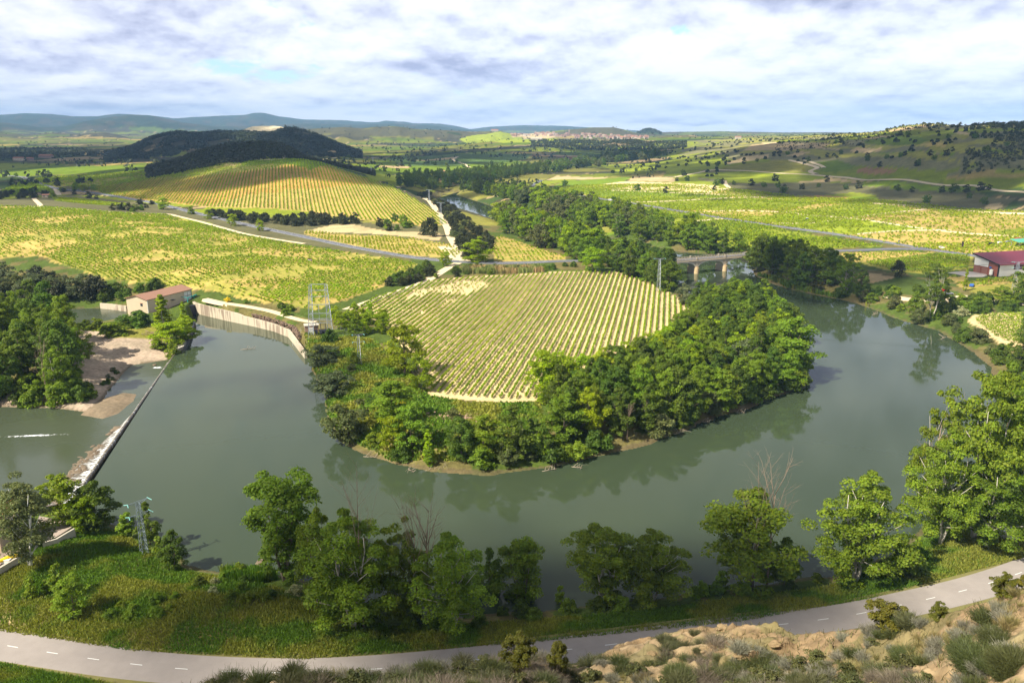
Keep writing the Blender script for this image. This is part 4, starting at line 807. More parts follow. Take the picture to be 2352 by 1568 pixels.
# --- scrubby ridge slope left of the river
belt([(985, 440), (1040, 478), (1080, 510), (1128, 545), (1132, 575), (1100, 590), (1080, 600), (1062, 585), (1046, 560), (1040, 535), (1028, 505), (1000, 478), (960, 448)], 7.2, {'oak0': (3, 'dark'), 'oak1': (3, 'dark'), 'wshr': (1.2, 'grey')}, (3.0, 4.8), '{o} {k} bush from the left on the scrubby slope beside the white track', 'bushes of the scrubby slope above the river')
belt([(480, 490), (500, 492), (640, 505), (720, 500), (830, 508), (835, 514), (720, 520), (640, 518), (560, 512), (490, 498)], 8.5, {'oak0': (3, 'dark'), 'oak1': (3, 'dark')}, (4.5, 6), '{o} {k} oak from the left in the hedge under the golden slope', 'holm oaks of the hedge under the golden slope')
belt([(840, 505), (870, 512), (930, 515), (985, 522), (940, 530), (850, 525)], 13, {'oak0': (1, 'dark'), 'shr0': (1, 'green')}, (3, 4.5), '{o} {k} bush from the left along the upper edge of the sandy bank', 'bushes on the sandy bank')
belt([(885, 655), (930, 628), (985, 612), (1008, 608), (1004, 630), (960, 650), (900, 668)], 6, {'oak0': (2, 'dark'), 'shr1': (2, 'green')}, (3, 5), '{o} {k} bush from the left in the hedge above the striped vineyard', 'bushes of the hedge above the striped vineyard')
belt([(1010, 622), (1050, 610), (1380, 612), (1440, 618), (1200, 627), (1080, 632), (990, 643)], 9, {'shr1': (2, 'green'), 'oak0': (1, 'dark'), 'shr0': (1, 'fresh')}, (1.8, 3.2), '{o} {k} bush from the left on the verge between road and striped vineyard', 'bushes between road and striped vineyard')
for k, px, b, t, wp_, lab in [('br0', 376, 481, 453, 27, 'round bright roadside tree, biggest along the left road'), ('br2', 480, 503, 478, 20, 'roadside tree second right of the biggest on the left road'), ('br1', 536, 518, 490, 22, 'roadside tree left of the wedge-shaped bend'), ('br2', 597, 530, 502, 18, 'roadside tree farthest right beside the left road'),
    ('shr0', 440, 492, 474, 14, 'bush between the two round roadside trees'), ('oak0', 350, 470, 460, 12, 'small dark roadside bush'), ('oak0', 322, 470, 457, 16, 'dark oak on the verge left of the biggest roadside tree'), ('br1', 144, 440, 430, 16, 'tree at the left side road junction'),
    ('br0', 175, 438, 418, 18, 'light tree, leftmost of three beside the left road'), ('br1', 195, 440, 424, 18, 'light tree, middle of three beside the left road'), ('br2', 216, 438, 422, 14, 'light tree, right one of three beside the left road'), ('oak1', 105, 452, 438, 20, 'dark tree near the small field hut'), ('shr0', 122, 455, 440, 14, 'green bush right beside the field hut')]:
    by_eye(k, px, b, t, lab, wpx=wp_)
belt([(-40, 448), (85, 440), (90, 456), (-40, 460)], 14, {'oak0': (1, 'dark')}, (4, 5.5), '{o} {k} oak from the left in the hedge by the field hut', 'oaks of the hedge by the field hut')
belt([(260, 484), (270, 476), (330, 478), (330, 490)], 14, {'oak0': (1, 'dark'), 'shr0': (1, 'green')}, (2.5, 4), '{o} {k} bush from the left above the track of the bush vineyard', 'bushes above the bush vineyard')
# --- left wood
K_left = {'pop0': (2, 'tall dark'), 'big0': (2, 'broad'), 'ash0': (2, 'dark'), 'ash2': (1, 'dark'), 'pop2': (1, 'tall dark')}
belt([(-120, 735), (60, 735), (130, 780), (185, 850), (205, 905), (150, 925), (0, 930), (-120, 930)], 11, K_left, (15, 23), '{o} {k} tree from the left in the wood by the gravel beach', 'trees of the left wood by the gravel beach', minz=-1.2)
belt([(-60, 925), (60, 930), (200, 925), (215, 905), (195, 890), (100, 905), (-60, 905)], 6, {'shr1': (2, 'dark green'), 'shr0': (2, 'green'), 'wil0': (1, 'grey')}, (4, 7), '{o} {k} bush from the left along the water under the left wood', 'bushes at the foot of the left wood', minz=-1.2)
belt([(-80, 640), (110, 640), (215, 675), (230, 690), (120, 695), (-80, 690)], 9, {'wil1': (3, 'silvery'), 'wil0': (1.5, 'grey-green'), 'oak1': (1, 'dark')}, (7, 11), '{o} {k} tree from the left in the grey willow stand behind the left wood', 'grey willows behind the left wood', minz=-1.2)
belt([(190, 690), (285, 668), (300, 660), (420, 655), (430, 662), (290, 690), (200, 705)], 8, {'shr1': (2, 'dark green'), 'shr0': (1.5, 'green'), 'oak0': (1.5, 'very dark')}, (3.5, 6), '{o} {k} bush from the left on the bank behind the power house', 'bushes on the bank behind the power house')
belt([(445, 680), (500, 684), (560, 694), (640, 706), (715, 722), (715, 735), (660, 728), (560, 702), (450, 690)], 9, {'shr1': (2, 'dark'), 'shr0': (1, 'green'), 'brm': (1.2, 'yellow broom', .2)}, (1.8, 3.2), '{o} {k} bush from the left between the river wall track and the bush vines', 'bushes above the river wall track')
belt([(470, 708), (560, 722), (650, 748), (690, 790), (700, 800), (670, 750), (600, 725), (500, 706)], 8, {'shr1': (1, 'dark'), 'shr0': (1, 'green')}, (1, 1.8), '{o} {k} low bush from the left behind the top of the river wall', 'low bushes behind the river wall')
# --- island by the power house
for k, px, b, t, wp_, lab in [('lom0', 376, 757, 676, 36, 'bright columnar poplar in front of the power house'), ('lom0', 424, 752, 692, 18, 'slim dark poplar at the intake corner of the power house'), ('br1', 395, 795, 735, 74, 'round bright tree beside the weir abutment'), ('br0', 428, 783, 728, 60, 'full tree overhanging the pond beside the abutment'), ('shr1', 312, 746, 715, 60, 'big dark bush covering the power house gable corner'),
    ('shr0', 222, 756, 733, 34, 'bush on the beach side of the tail race'), ('shr0', 262, 768, 742, 60, 'leafy bush in the middle of the gravel island'), ('shr1', 195, 752, 735, 26, 'bush at the left tip of the gravel island'), ('shr0', 398, 820, 790, 30, 'green bush drooping over the weir abutment'), ('shr0', 365, 800, 785, 34, 'low bush between the beach and the abutment tree'), ('shr1', 290, 752, 738, 34, 'low bush left of the dark gable bush')]:
    by_eye(k, px, b, t, lab, wpx=wp_)
belt([(215, 862), (250, 838), (285, 855), (262, 872), (235, 888)], 5, {'shr1': (1, 'dark'), 'wshr': (1, 'grey')}, (.9, 1.8), '{o} {k} low bush from the left on the gravel beach', 'low bushes on the gravel beach', minz=-1.2)
# --- right bank beyond the bridge
K_rb = {'pop0': (2, 'tall'), 'ash0': (2, 'dark'), 'big1': (2, 'spreading'), 'ash2': (2, 'dark'), 'pop2': (1, 'tall')}
belt([(1722, 612), (1745, 632), (1810, 657), (1900, 676), (1985, 693), (1995, 668), (1900, 645), (1820, 618), (1740, 600)], 8.5, K_rb, (15, 21), '{o} {k} tree from the bridge in the dark wood on the right bank', 'trees of the dark wood right of the bridge', nm='forest_tree')
belt([(1742, 636), (1810, 662), (1900, 681), (1985, 699), (2010, 708), (2000, 695), (1900, 672), (1800, 650)], 6, {'shr1': (2, 'dark'), 'oak0': (1, 'black-green')}, (3, 5), '{o} {k} bush from the bridge under the dark wood on the right bank', 'bushes under the dark wood')
for k, px, b, t, wp_, lab in [('sparse0', 2138, 735, 605, 95, 'tall sparse tree with white trunk on the right river bank'), ('oak1', 2062, 636, 600, 34, 'dark round tree alone among the vines near the red-roofed winery'), ('ash0', 2165, 722, 650, 60, 'dark tree behind the tall white-trunked one'), ('lom0', 2215, 668, 615, 12, 'slim ivy-covered trunk near the parked vehicles'),
    ('wil0', 2110, 742, 705, 48, 'grey-green rounded bush left of the white trunk'), ('ash0', 2345, 700, 615, 70, 'dark tree in front of the lattice pylon on the right'), ('ash2', 2375, 790, 700, 80, 'dark tree cut by the frame beside the small striped vineyard'), ('ash0', 2340, 845, 735, 60, 'thin dark tree before the small striped vineyard'), ('ash1', 2300, 700, 655, 60, 'green tree left of the right-hand pylon')]:
    by_eye(k, px, b, t, lab, wpx=wp_)
belt([(2035, 715), (2110, 742), (2170, 760), (2215, 790), (2250, 812), (2285, 848), (2300, 860), (2310, 820), (2270, 790), (2240, 770), (2200, 735), (2140, 725), (2060, 700)], 6.5, {'shr0': (2, 'fresh green'), 'shr1': (2, 'dark green'), 'wshr': (1.2, 'grey-green')}, (3, 6), '{o} {k} bush from the left along the right bank below the winery', 'bushes along the right bank below the winery')
belt([(2160, 705), (2220, 690), (2330, 690), (2360, 712), (2240, 722), (2200, 728)], 8, {'shr0': (2, 'fresh green'), 'shr1': (2, 'dark green'), 'blm': (.5, 'cream flowering', .5)}, (3.5, 5.5), '{o} {k} bush from the left between the gravel drive and the small vineyard', 'bushes between drive and small vineyard')
belt([(1990, 675), (2060, 665), (2150, 672), (2150, 690), (2060, 690), (2000, 700)], 8, {'shr1': (2, 'dark green'), 'shr0': (2, 'fresh green')}, (2.5, 5), '{o} {k} bush from the left in the garden behind the right bank', 'bushes in the garden behind the right bank')
belt([(2300, 900), (2330, 850), (2400, 830), (2500, 900), (2450, 1000), (2340, 1010)], 9, {'shr1': (1, 'dark green'), 'ash0': (1, 'dark tall')}, (5, 9), '{o} {k} bush from the left on the far bank behind the big right-hand poplars', 'bushes behind the big poplars')
# --- near bank, one by one
for k, px, b, t, wp_, lab in [
    ('aspen0', 70, 1300, 1086, 112, 'tall pale poplar with white split trunk at the lower left'), ('ash0', -12, 1250, 1095, 80, 'dark tree cut by the left edge behind the pale poplar'), ('ash1', 150, 1212, 1083, 108, 'rounded tree between the pale poplar and the weir'), ('ash2', 222, 1217, 1100, 98, 'spreading dark tree above the concrete ramp'), ('br1', 195, 1222, 1135, 62, 'fresh green tree low against the spreading dark one'),
    ('young0', 295, 1232, 1175, 45, 'small tree just left of the near pylon'), ('ash0', 345, 1250, 1155, 52, 'slim tree right behind the near pylon'), ('ash2', 402, 1306, 1214, 58, 'dark young tree right of the near pylon by the water'), ('young0', 368, 1280, 1228, 32, 'small silvery tree between pylon and dark young tree'),
    ('ash1', 172, 1410, 1315, 75, 'bushy green tree on the meadow near the road\'s left end'), ('young0', 138, 1370, 1288, 38, 'young poplar left behind the bushy meadow tree'), ('young0', 72, 1372, 1318, 32, 'leftmost thin sapling on the meadow'), ('young0', 108, 1362, 1326, 22, 'tiny sapling between two others on the meadow'),
    ('lean0', 655, 1335, 1106, 185, 'large open-crowned poplar leaning left over the pond'), ('big0', 812, 1442, 1178, 190, 'wide full poplar beside the leaning one on the near bank'), ('pop0', 735, 1400, 1160, 90, 'sparser poplar squeezed between the leaning and the wide one'), ('pop1', 925, 1428, 1195, 115, 'ivy-clad forked poplar right of the wide full one'),
    ('big0', 1042, 1445, 1226, 150, 'dense poplar in the middle of the near bank row'), ('ash0', 1125, 1395, 1268, 70, 'dark stunted tree with snapped top in the near bank row'), ('pop2', 1198, 1398, 1238, 112, 'poplar with orange lower limbs at the right end of the middle row'), ('young0', 1287, 1396, 1342, 26, 'single sapling standing before the dark water'),
    ('big1', 1385, 1388, 1218, 152, 'left tree of the pair standing right of the gap'), ('big0', 1500, 1380, 1220, 148, 'right tree of the pair standing right of the gap'), ('pop0', 1722, 1352, 1120, 178, 'full poplar below the dead-topped limbs near the road'), ('ash0', 1800, 1342, 1238, 70, 'small dark tree behind the dead-topped poplar'), ('young0', 1657, 1357, 1308, 38, 'sapling at the left foot of the dead-topped poplar'),
    ('big0', 1962, 1335, 1086, 232, 'huge round poplar alone between dead-topped tree and right cluster'), ('big0', 2160, 1250, 985, 165, 'leftmost big poplar of the right-hand cluster with pale straight trunk'), ('big1', 2235, 1235, 862, 210, 'tallest spreading poplar of the right-hand cluster'), ('big0', 2262, 1255, 1040, 190, 'low dense poplar at the foot of the right-hand cluster'), ('pop1', 2130, 1190, 905, 110, 'left-leaning poplar with bare limbs in the right-hand cluster'),
    ('big1', 2350, 1225, 830, 210, 'poplar on the right border of the right-hand cluster'), ('big0', 2460, 1220, 850, 220, 'poplar beyond the right border of the picture'), ('shr1', 2080, 1320, 1262, 80, 'brownish dark bush right of the huge round poplar')]:
    by_eye(k, px, b, t, lab, wpx=wp_)
belt([(500, 1345), (640, 1365), (760, 1420), (900, 1455), (1100, 1440), (1300, 1415), (1500, 1395), (1700, 1372), (1900, 1345), (2080, 1300), (2080, 1285), (1900, 1330), (1700, 1356), (1500, 1382), (1300, 1396), (1100, 1415), (930, 1425), (800, 1380), (650, 1335), (520, 1322)], 4.2, {'shr1': (2.5, 'dark green'), 'shr0': (2.5, 'leafy green'), 'blm': (.35, 'white flowering', .5)}, (1.3, 2.6),
     '{o} {k} bramble bush from the left along the near river bank', 'bramble bushes along the near bank')
belt([(440, 1330), (520, 1340), (640, 1370), (700, 1420), (600, 1400), (480, 1360)], 4.0, {'shr1': (2, 'dark'), 'blm': (.5, 'white flowering', .6), 'shr0': (1, 'leafy')}, (1.1, 2.0), '{o} {k} bush from the left between meadow and leaning poplar', 'bushes between meadow and leaning poplar')
belt([(190, 1430), (300, 1380), (400, 1370), (430, 1400), (330, 1440), (240, 1455)], 3.4, {'shr0': (1, 'bright')}, (1.0, 1.7), '{o} {k} bramble mound from the left on the meadow', 'bramble mounds on the meadow')
g_ = np.random.default_rng(5)
for px, b, t, r_, lab in [(985, 1310, 1165, .28, 'bare dead tree with upswept twigs in the middle of the near bank'), (958, 1330, 1180, .22, 'second bare crown left of the dead tree on the near bank'), (1760, 1225, 1072, .22, 'leafless top rising right over the dead-topped poplar'), (1728, 1240, 1095, .2, 'leafless top rising left over the dead-topped poplar'), (835, 1260, 1118, .16, 'thin bare top sticking out of the wide full poplar'), (2130, 1060, 915, .22, 'bleached bare limb on the water side of the right-hand cluster'), (110, 845, 790, .2, 'white dead branches in front of the left wood'), (1440, 985, 935, .16, 'leaning bleached dead tree on the grove\'s lower shore'), (392, 735, 690, .14, 'bare grey tree between the two columnar poplars')]:
    base_px = {985: 1430, 958: 1432, 1760: 1350, 1728: 1350, 835: 1442, 2130: 1190, 110: 925, 1440: 1010, 392: 757}[px]; p = T1(px, base_px); x, y, dz = ray(px, t); hh = H + dz / math.hypot(x, y) * math.hypot(p.x, p.y) - p.z
    mb = bare_mesh(g_, hh, r_ * 1.05, 9, 5, .26); o = mb.build('dead_tree', deadw, loc=p, smooth_=True); tag(o, lab, 'tree')
# --- scattered field trees, right and middle plain
def spots(lst, key, hr, label_fmt, group):
    for i, (px, b) in enumerate(sorted(lst)):
        p = T1(px, b); plant(key if isinstance(key, str) else key[i % len(key)], p.x, p.y, p.z - .2, hr[0] + (hr[1] - hr[0]) * ((i * .618) % 1), label_fmt.format(o=ordn(i)), group)
spots([z3(*q) for q in [(680, 545), (740, 600), (740, 625), (700, 590), (1025, 550), (970, 585), (1150, 600), (1240, 595), (270, 610), (320, 565), (520, 575), (290, 575), (400, 570), (20, 545), (90, 545), (1800, 620), (1880, 620), (1960, 620), (2060, 610), (2120, 605), (1980, 660), (2080, 700), (1700, 690), (1600, 620), (1500, 610), (600, 585), (860, 600)]], ['far0', 'far1'], (5, 9), '{o} tree from the left on the scrub terraces above the main vineyards', 'trees on the scrub terraces')
spots([z3(*q) for q in [(1030, 385), (1120, 290), (1140, 300), (1090, 295), (1040, 245), (1070, 245), (1210, 245), (1300, 385), (1430, 395), (1520, 385), (1550, 375), (1720, 375), (1830, 375), (1870, 345), (2030, 385), (2100, 350), (1640, 440), (1630, 445), (1380, 450), (1300, 410), (640, 280), (680, 270), (700, 360), (760, 370), (900, 415), (1120, 365), (560, 415), (470, 430), (230, 445), (290, 445), (40, 395), (60, 500), (1520, 240), (1570, 240), (1840, 260), (2020, 260), (2240, 310), (2150, 310), (1750, 400), (830, 355)]], ['far0', 'far1'], (5, 8), '{o} tree from the left on the terraced right-hand hill', 'trees on the right-hand hill')
spots([z3(*q) for q in [(1480, 185), (1520, 176), (1545, 170), (1580, 165), (1610, 160), (1645, 160), (1690, 160), (1720, 160), (1750, 160), (1780, 158), (1820, 160), (1850, 165), (1880, 165), (1920, 180), (1960, 196), (1895, 175), (1500, 182), (1560, 168)]], ['far0'], (5, 8), '{o} tree from the left on the crest of the right-hand hill', 'trees on the crest of the right-hand hill')
spots([z2(*q) for q in [(95, 395), (160, 390), (60, 430), (130, 440), (600, 415), (640, 412), (720, 430), (740, 440), (815, 440), (880, 430), (930, 455), (1120, 430), (1190, 440), (1250, 420), (495, 480), (600, 480), (780, 490), (830, 465), (400, 480), (1700, 440), (1730, 455), (1940, 490), (2090, 480), (1460, 585), (1610, 575), (1620, 570), (1995, 765), (2290, 625), (2100, 612), (470, 815), (530, 835), (370, 845), (420, 860), (205, 815), (430, 880), (350, 300), (450, 300), (700, 310), (1080, 315), (1180, 320), (820, 280), (560, 270), (300, 390), (1000, 330)]], ['far1', 'far0', 'far2'], (5, 8.5), '{o} tree from the left across the middle plain', 'trees across the middle plain')
spots([z1(*q) for q in [(90, 455), (110, 515), (265, 435), (530, 430), (560, 428), (590, 430), (640, 430), (800, 420), (830, 425), (700, 430), (450, 432), (400, 430), (240, 610), (215, 625), (390, 580), (195, 550), (815, 740), (870, 745), (910, 740), (985, 725), (760, 740), (600, 660), (650, 665), (500, 635), (430, 620), (340, 385), (310, 390)]], ['far0', 'far1'], (4, 7), '{o} tree from the left across the left-hand plain', 'trees across the left-hand plain')
# --- woods far away, masses
def mass(name, wp, spacing, hr, matk, label, per=70, leaf=1.4, cap=4000, steep=None, kind='stuff', minz=.5):
    X, Y, Z = scatter(wp, spacing, minz=minz)
    if len(X) > cap: s = rng.permutation(len(X))[:cap]; X, Y, Z = X[s], Y[s], Z[s]
    n = len(X)
    if n == 0: return
    hh = hr[0] + (hr[1] - hr[0]) * rng.random(n); d = rng.normal(size=(n, per, 3)); d /= np.linalg.norm(d, axis=2)[..., None]; d[..., 2] = np.abs(d[..., 2]); rr_ = .75 + .3 * rng.random((n, per, 1))
    p = np.stack([X, Y, Z], 1)[:, None, :] + d * rr_ * np.stack([hh * .48, hh * .48, hh], 1)[:, None, :]; nr_ = d + rng.normal(size=d.shape) * .35; nr_ /= np.linalg.norm(nr_, axis=2)[..., None]
    V, F = quads(p.reshape(-1, 3), nr_.reshape(-1, 3), leaf, rng); k = np.repeat((.7 + .6 * rng.random(n)), per) * (.8 + .4 * rng.random(n * per)); o = link(name, mesh_np(name, V, F, [LM[matk]], col=np.repeat(np.stack([k, k, k], 1), 4, 0)))
    tag(o, label, 'wood', kind=kind); return o
mass('hill_wood', TP([(338, 386), (400, 371), (445, 353), (500, 335), (580, 328), (650, 332), (690, 352), (718, 372), (690, 366), (560, 373), (470, 374), (420, 378), (380, 392)]), 8, (4, 7), 'oak', 'dark evergreen scrub covering the cap of the left hill', 45, 1.3)
def ridge_wood(name, k, label, spacing, hr, matk, per, leaf, a0, a1, down, n=2600):
    nme, D, wf, wb, a, hz = HD[k]; az = R(-50); aa = a[0] + (a[-1] - a[0]) * (a0 + (a1 - a0) * rng.random(n)); dd = D - wf * down + (wf * down + wb * .3) * rng.random(n); x = dd * np.sin(aa); y = dd * np.cos(aa); z = gh(x, y)
    keep = fbm(x / 70, y / 70, 3) > .36; x, y, z = x[keep], y[keep], z[keep]; n = len(x); hh = hr[0] + (hr[1] - hr[0]) * rng.random(n)
    d = rng.normal(size=(n, per, 3)); d /= np.linalg.norm(d, axis=2)[..., None]; d[..., 2] = np.abs(d[..., 2]); p = np.stack([x, y, z], 1)[:, None, :] + d * (.75 + .3 * rng.random((n, per, 1))) * np.stack([hh * .5, hh * .5, hh], 1)[:, None, :]
    V, F = quads(p.reshape(-1, 3), d.reshape(-1, 3), leaf, rng); kk = np.repeat(.7 + .6 * rng.random(n), per); tag(link(name, mesh_np(name, V, F, [LM[matk]], col=np.repeat(np.stack([kk, kk, kk], 1), 4, 0))), label, 'wood', kind='stuff')
HI = {n_: i for i, (n_, *_r) in enumerate(HILLS)}
ridge_wood('ridge_wood', HI['forest'], 'dark pine wood covering the long ridge behind the left hill', 0, (7, 12), 'oak', 14, 3.2, .0, 1.0, .75, 6500)
ridge_wood('cap_wood', HI['dark'] if False else 13, 'dark evergreen scrub along the back of the left hill', 0, (4, 7), 'oak', 26, 1.8, 0, 1, .8, 2600)
ridge_wood('mesa_wood', HI['mesa'], 'dark wood on the small round mesa', 0, (10, 16), 'oak', 10, 6, .15, .85, .5, 260)
ridge_wood('spur_wood', 8, 'dark scrub over the long low spur in the middle distance', 0, (3, 6), 'oak', 8, 3.2, .1, 1, .9, 2600)
ridge_wood('scrub_cover', 12, 'dark scrub on the hill at the right border', 0, (3, 6), 'oak', 12, 2.0, 0, 1, .9, 1800)
ridge_wood('scrub_cover', 14, 'dark scrub on the mound at the right border', 0, (2, 4), 'heath', 14, 1.4, 0, 1, .9, 1200)
ridge_wood('hill_scrub', HI['right'], 'sparse dark scrub on the terraced right-hand hill', 0, (1.0, 2.4), 'heath', 10, 1.3, .25, 1, .8, 1500)
mass('plain_wood', TP([(-300, 352), (-300, 372), (0, 366), (150, 360), (260, 352), (300, 347), (200, 346), (60, 344), (-100, 346)]), 22, (9, 14), 'oak', 'dark woods strung across the far left plain', 12, 4.0, minz=0)
# small trees of the far plain beyond counting
a_ = R(-42) + R(84) * rng.random(5200); d_ = 1150 * (7.0 ** rng.random(5200)); X, Y = d_ * np.sin(a_), d_ * np.cos(a_); keep = (fbm(X / 120 + 7, Y / 120, 4) > .52); X, Y = X[keep], Y[keep]; Z = gh(X, Y)
n = len(X); hh = (5 + 6 * rng.random(n)) * np.where(np.arctan2(X, Y) > R(10), .42, 1.0); per = 9; d = rng.normal(size=(n, per, 3)); d /= np.linalg.norm(d, axis=2)[..., None]; d[..., 2] = np.abs(d[..., 2]); p = np.stack([X, Y, Z], 1)[:, None, :] + d * np.stack([hh * .6, hh * .6, hh], 1)[:, None, :]
V, F = quads(p.reshape(-1, 3), d.reshape(-1, 3), 3.6, rng); kk = np.repeat(.8 + .5 * rng.random(n), per); tag(link('far_tree_scatter', mesh_np('far_tree_scatter', V, F, [LM['oak']], col=np.repeat(np.stack([kk, kk, kk], 1), 4, 0))), 'tiny dark trees and hedges strewn over the far plain', 'trees', kind='stuff')
# ---------------------------------------------------------------- vines
def vine_quads(X, Y, Z, n, size, hh, wd_, az=None, stretch=1.0, g_=rng):
    """leafy vines at the points: n quads each, height hh, width wd_"""
    N = len(X); q = g_.random((N, n, 3)) * 2 - 1; ca, sa = (math.sin(az), math.cos(az)) if az is not None else (1, 0)
    sc_ = (.8 + .4 * g_.random((N, 1))); a = q[..., 0] * wd_ * .5 * stretch * sc_; b = q[..., 1] * wd_ * .5 * sc_; zf = (g_.random((N, n)) ** .7)
    b = b * (.5 + .5 * zf)
    px_ = X[:, None] + a * ca + b * (-sa); py_ = Y[:, None] + a * sa + b * ca; pz = Z[:, None] + hh * (.30 + .70 * zf) * sc_
    nr_ = g_.normal(size=(N, n, 3)) * .6 + [0, 0, .7]; nr_ /= np.linalg.norm(nr_, axis=2)[..., None]
    V, F = quads(np.stack([px_, py_, pz], 2).reshape(-1, 3), nr_.reshape(-1, 3), size, g_)
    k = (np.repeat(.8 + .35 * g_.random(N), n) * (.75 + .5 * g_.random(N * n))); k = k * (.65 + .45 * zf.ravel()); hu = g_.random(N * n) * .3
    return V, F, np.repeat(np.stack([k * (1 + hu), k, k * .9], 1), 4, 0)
def row_lines(poly, az, spacing):
    dx, dy = math.sin(az), math.cos(az); nx, ny = dy, -dx; p = np.array(poly); s = p[:, 0] * nx + p[:, 1] * ny; rows = []
    for c in np.arange(s.min() + spacing * .5, s.max(), spacing):
        ts = []
        for i in range(len(p)):
            a, b = p[i], p[(i + 1) % len(p)]; sa, sb = a[0] * nx + a[1] * ny - c, b[0] * nx + b[1] * ny - c
            if sa * sb < 0: t = sa / (sa - sb); q = a + (b - a) * t; ts.append(q[0] * dx + q[1] * dy)
        ts.sort()
        for i in range(0, len(ts) - 1, 2): rows.append((c, ts[i], ts[i + 1]))
    return rows, (dx, dy), (nx, ny)
def vine_rows(fname, az, spacing, step, nq, size, hh, wd_, label, group, gap=.04, margin=3, minlen=6, bare=None, miss=.48):
    rows, d, nrm = row_lines(FIELDS[fname], az, spacing); rows = [r for r in rows if r[2] - r[1] > minlen + 2 * margin]
    for i, (c, t0, t1) in enumerate(rows):
        t = np.arange(t0 + margin, t1 - margin, step); t = t + (rng.random(len(t)) - .5) * step * .3; x = c * nrm[0] + t * d[0] + (rng.random(len(t)) - .5) * .2; y = c * nrm[1] + t * d[1]
        keep = rng.random(len(t)) > gap
        if bare is not None: keep &= ~((fbm(x / 14 + 4, y / 14, 3) > miss) & inpoly(x, y, bare) & (rng.random(len(t)) > .25))
        x, y = x[keep], y[keep]
        if len(x) < 2: continue
        V, F, c3 = vine_quads(x, y, gh(x, y) - .05, nq, size, hh, wd_, az, stretch=1.9)
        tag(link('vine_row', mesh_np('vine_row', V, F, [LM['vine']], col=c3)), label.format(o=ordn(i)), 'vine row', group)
    return len(rows)
AZC = R(11.0)
miss_poly = TP([(880, 715), (960, 668), (1100, 640), (1130, 655), (1050, 690), (960, 725)])
vine_rows('central', AZC, 2.5, .85, 26, .33, 1.25, .66, '{o} leafy vine row from the left in the striped central vineyard', 'vine rows of the striped central vineyard', gap=.05, bare=miss_poly, miss=.52)
vine_rows('rv4', R(-24), 3.0, 1.1, 24, .36, 1.3, .8, '{o} vine row from the left in the small vineyard at the right edge', 'vine rows of the small right-hand vineyard', gap=.03)
vine_rows('rv2', R(76), 2.6, 1.3, 9, .55, 1.2, .8, '{o} vine row from the river side in the green trellis vineyard by the winery', 'vine rows of the trellis vineyard by the winery', gap=.05)
vine_rows('rv3', R(72), 3.2, 1.3, 12, .5, 1.3, .8, '{o} vine row from the winery wall down in front of the winery', 'vine rows in front of the winery', gap=.04, margin=1)
vine_rows('golden', R(-15.5), 3.4, 1.5, 6, .75, 1.3, .9, '{o} vine row from the left on the golden slope', 'vine rows of the golden slope', gap=.03, margin=2)
def bush_vines(name, poly, spacing, nq, size, hh, wd_, label, az=.3, thr=None, cap=30000, skip=None, fcap=None):
    p = np.array(poly); ca, sa = math.cos(az), math.sin(az); u_ = p[:, 0] * ca + p[:, 1] * sa; v_ = -p[:, 0] * sa + p[:, 1] * ca
    U_, W_ = np.meshgrid(np.arange(u_.min(), u_.max(), spacing), np.arange(v_.min(), v_.max(), spacing)); U_ = U_ + (rng.random(U_.shape) - .5) * spacing * .3; W_ = W_ + (rng.random(U_.shape) - .5) * spacing * .3
    X = (U_ * ca - W_ * sa).ravel(); Y = (U_ * sa + W_ * ca).ravel(); m = inpoly(X, Y, poly); X, Y = X[m], Y[m]
    az_ = np.arctan2(X, Y); m = np.abs(az_) < R(44); X, Y = X[m], Y[m]
    if thr is not None: f = fbm(X / thr[0] + thr[2], Y / (thr[0] * .6), 4); m = rng.random(len(X)) < np.clip((thr[1] - f) * 9 + .55, .28, .97); X, Y = X[m], Y[m]
    if len(X) > cap: s = rng.permutation(len(X))[:cap]; X, Y = X[s], Y[s]
    return X, Y, gh(X, Y)
def vines_stuff(name, XYZ, nq, size, hh, wd_, label):
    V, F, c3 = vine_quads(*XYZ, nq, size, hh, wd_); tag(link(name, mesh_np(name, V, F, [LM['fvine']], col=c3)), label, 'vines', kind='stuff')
X, Y, Z = bush_vines('bush_vines', FIELDS['bush'], 2.35, 0, 0, 0, 0, '', az=.80, thr=(30, .55, 2.0), cap=44000)
o_ = np.argsort(np.hypot(X, Y)); near, rest = o_[:290], o_[290:]
V, F, c3 = vine_quads(np.zeros(1), np.zeros(1), np.zeros(1), 34, .40, 1.1, 1.2); protov = mesh_np('bush_vine', V, F, [LM['vine']], col=c3)
for i in near:
    s = .85 + .35 * rng.random(); tag(link('bush_vine', protov, None, (X[i], Y[i], Z[i] - .05), rng.random() * 6.28, s), 'low bush vine in the nearest rows of the left field above the river wall', 'vine', 'bush vines nearest the river wall')
vines_stuff('bush_vine_field', (X[rest], Y[rest], Z[rest]), 10, .68, 1.15, 1.4, 'bush vines dotted over the big sunlit field on the left')
for nme, lab, sp, az, thr in [('wedge', 'bush vines of the wedge-shaped field between road and sandy bank', 2.3, .2, (20, .55, 1)), ('triangle', 'vines of the triangular field below the upstream wood', 2.6, .1, (16, .50, 4)), ('rv1', 'bush vines between junction road and trellis vineyard', 2.7, .1, (12, .5, 8))]:
    vines_stuff('bush_vine_field', bush_vines('v', FIELDS[nme], sp, 0, 0, 0, 0, '', az=az, thr=thr), 8, .62, 1.1, 1.25, lab)
vines_stuff('bush_vine_field', bush_vines('v', FIELDS['rp1'], 2.7, 0, 0, 0, 0, '', az=.6, thr=(55, .55, 6.5), cap=46000), 6, .95, 1.2, 1.4, 'bush vines over the wide plain right of the river')
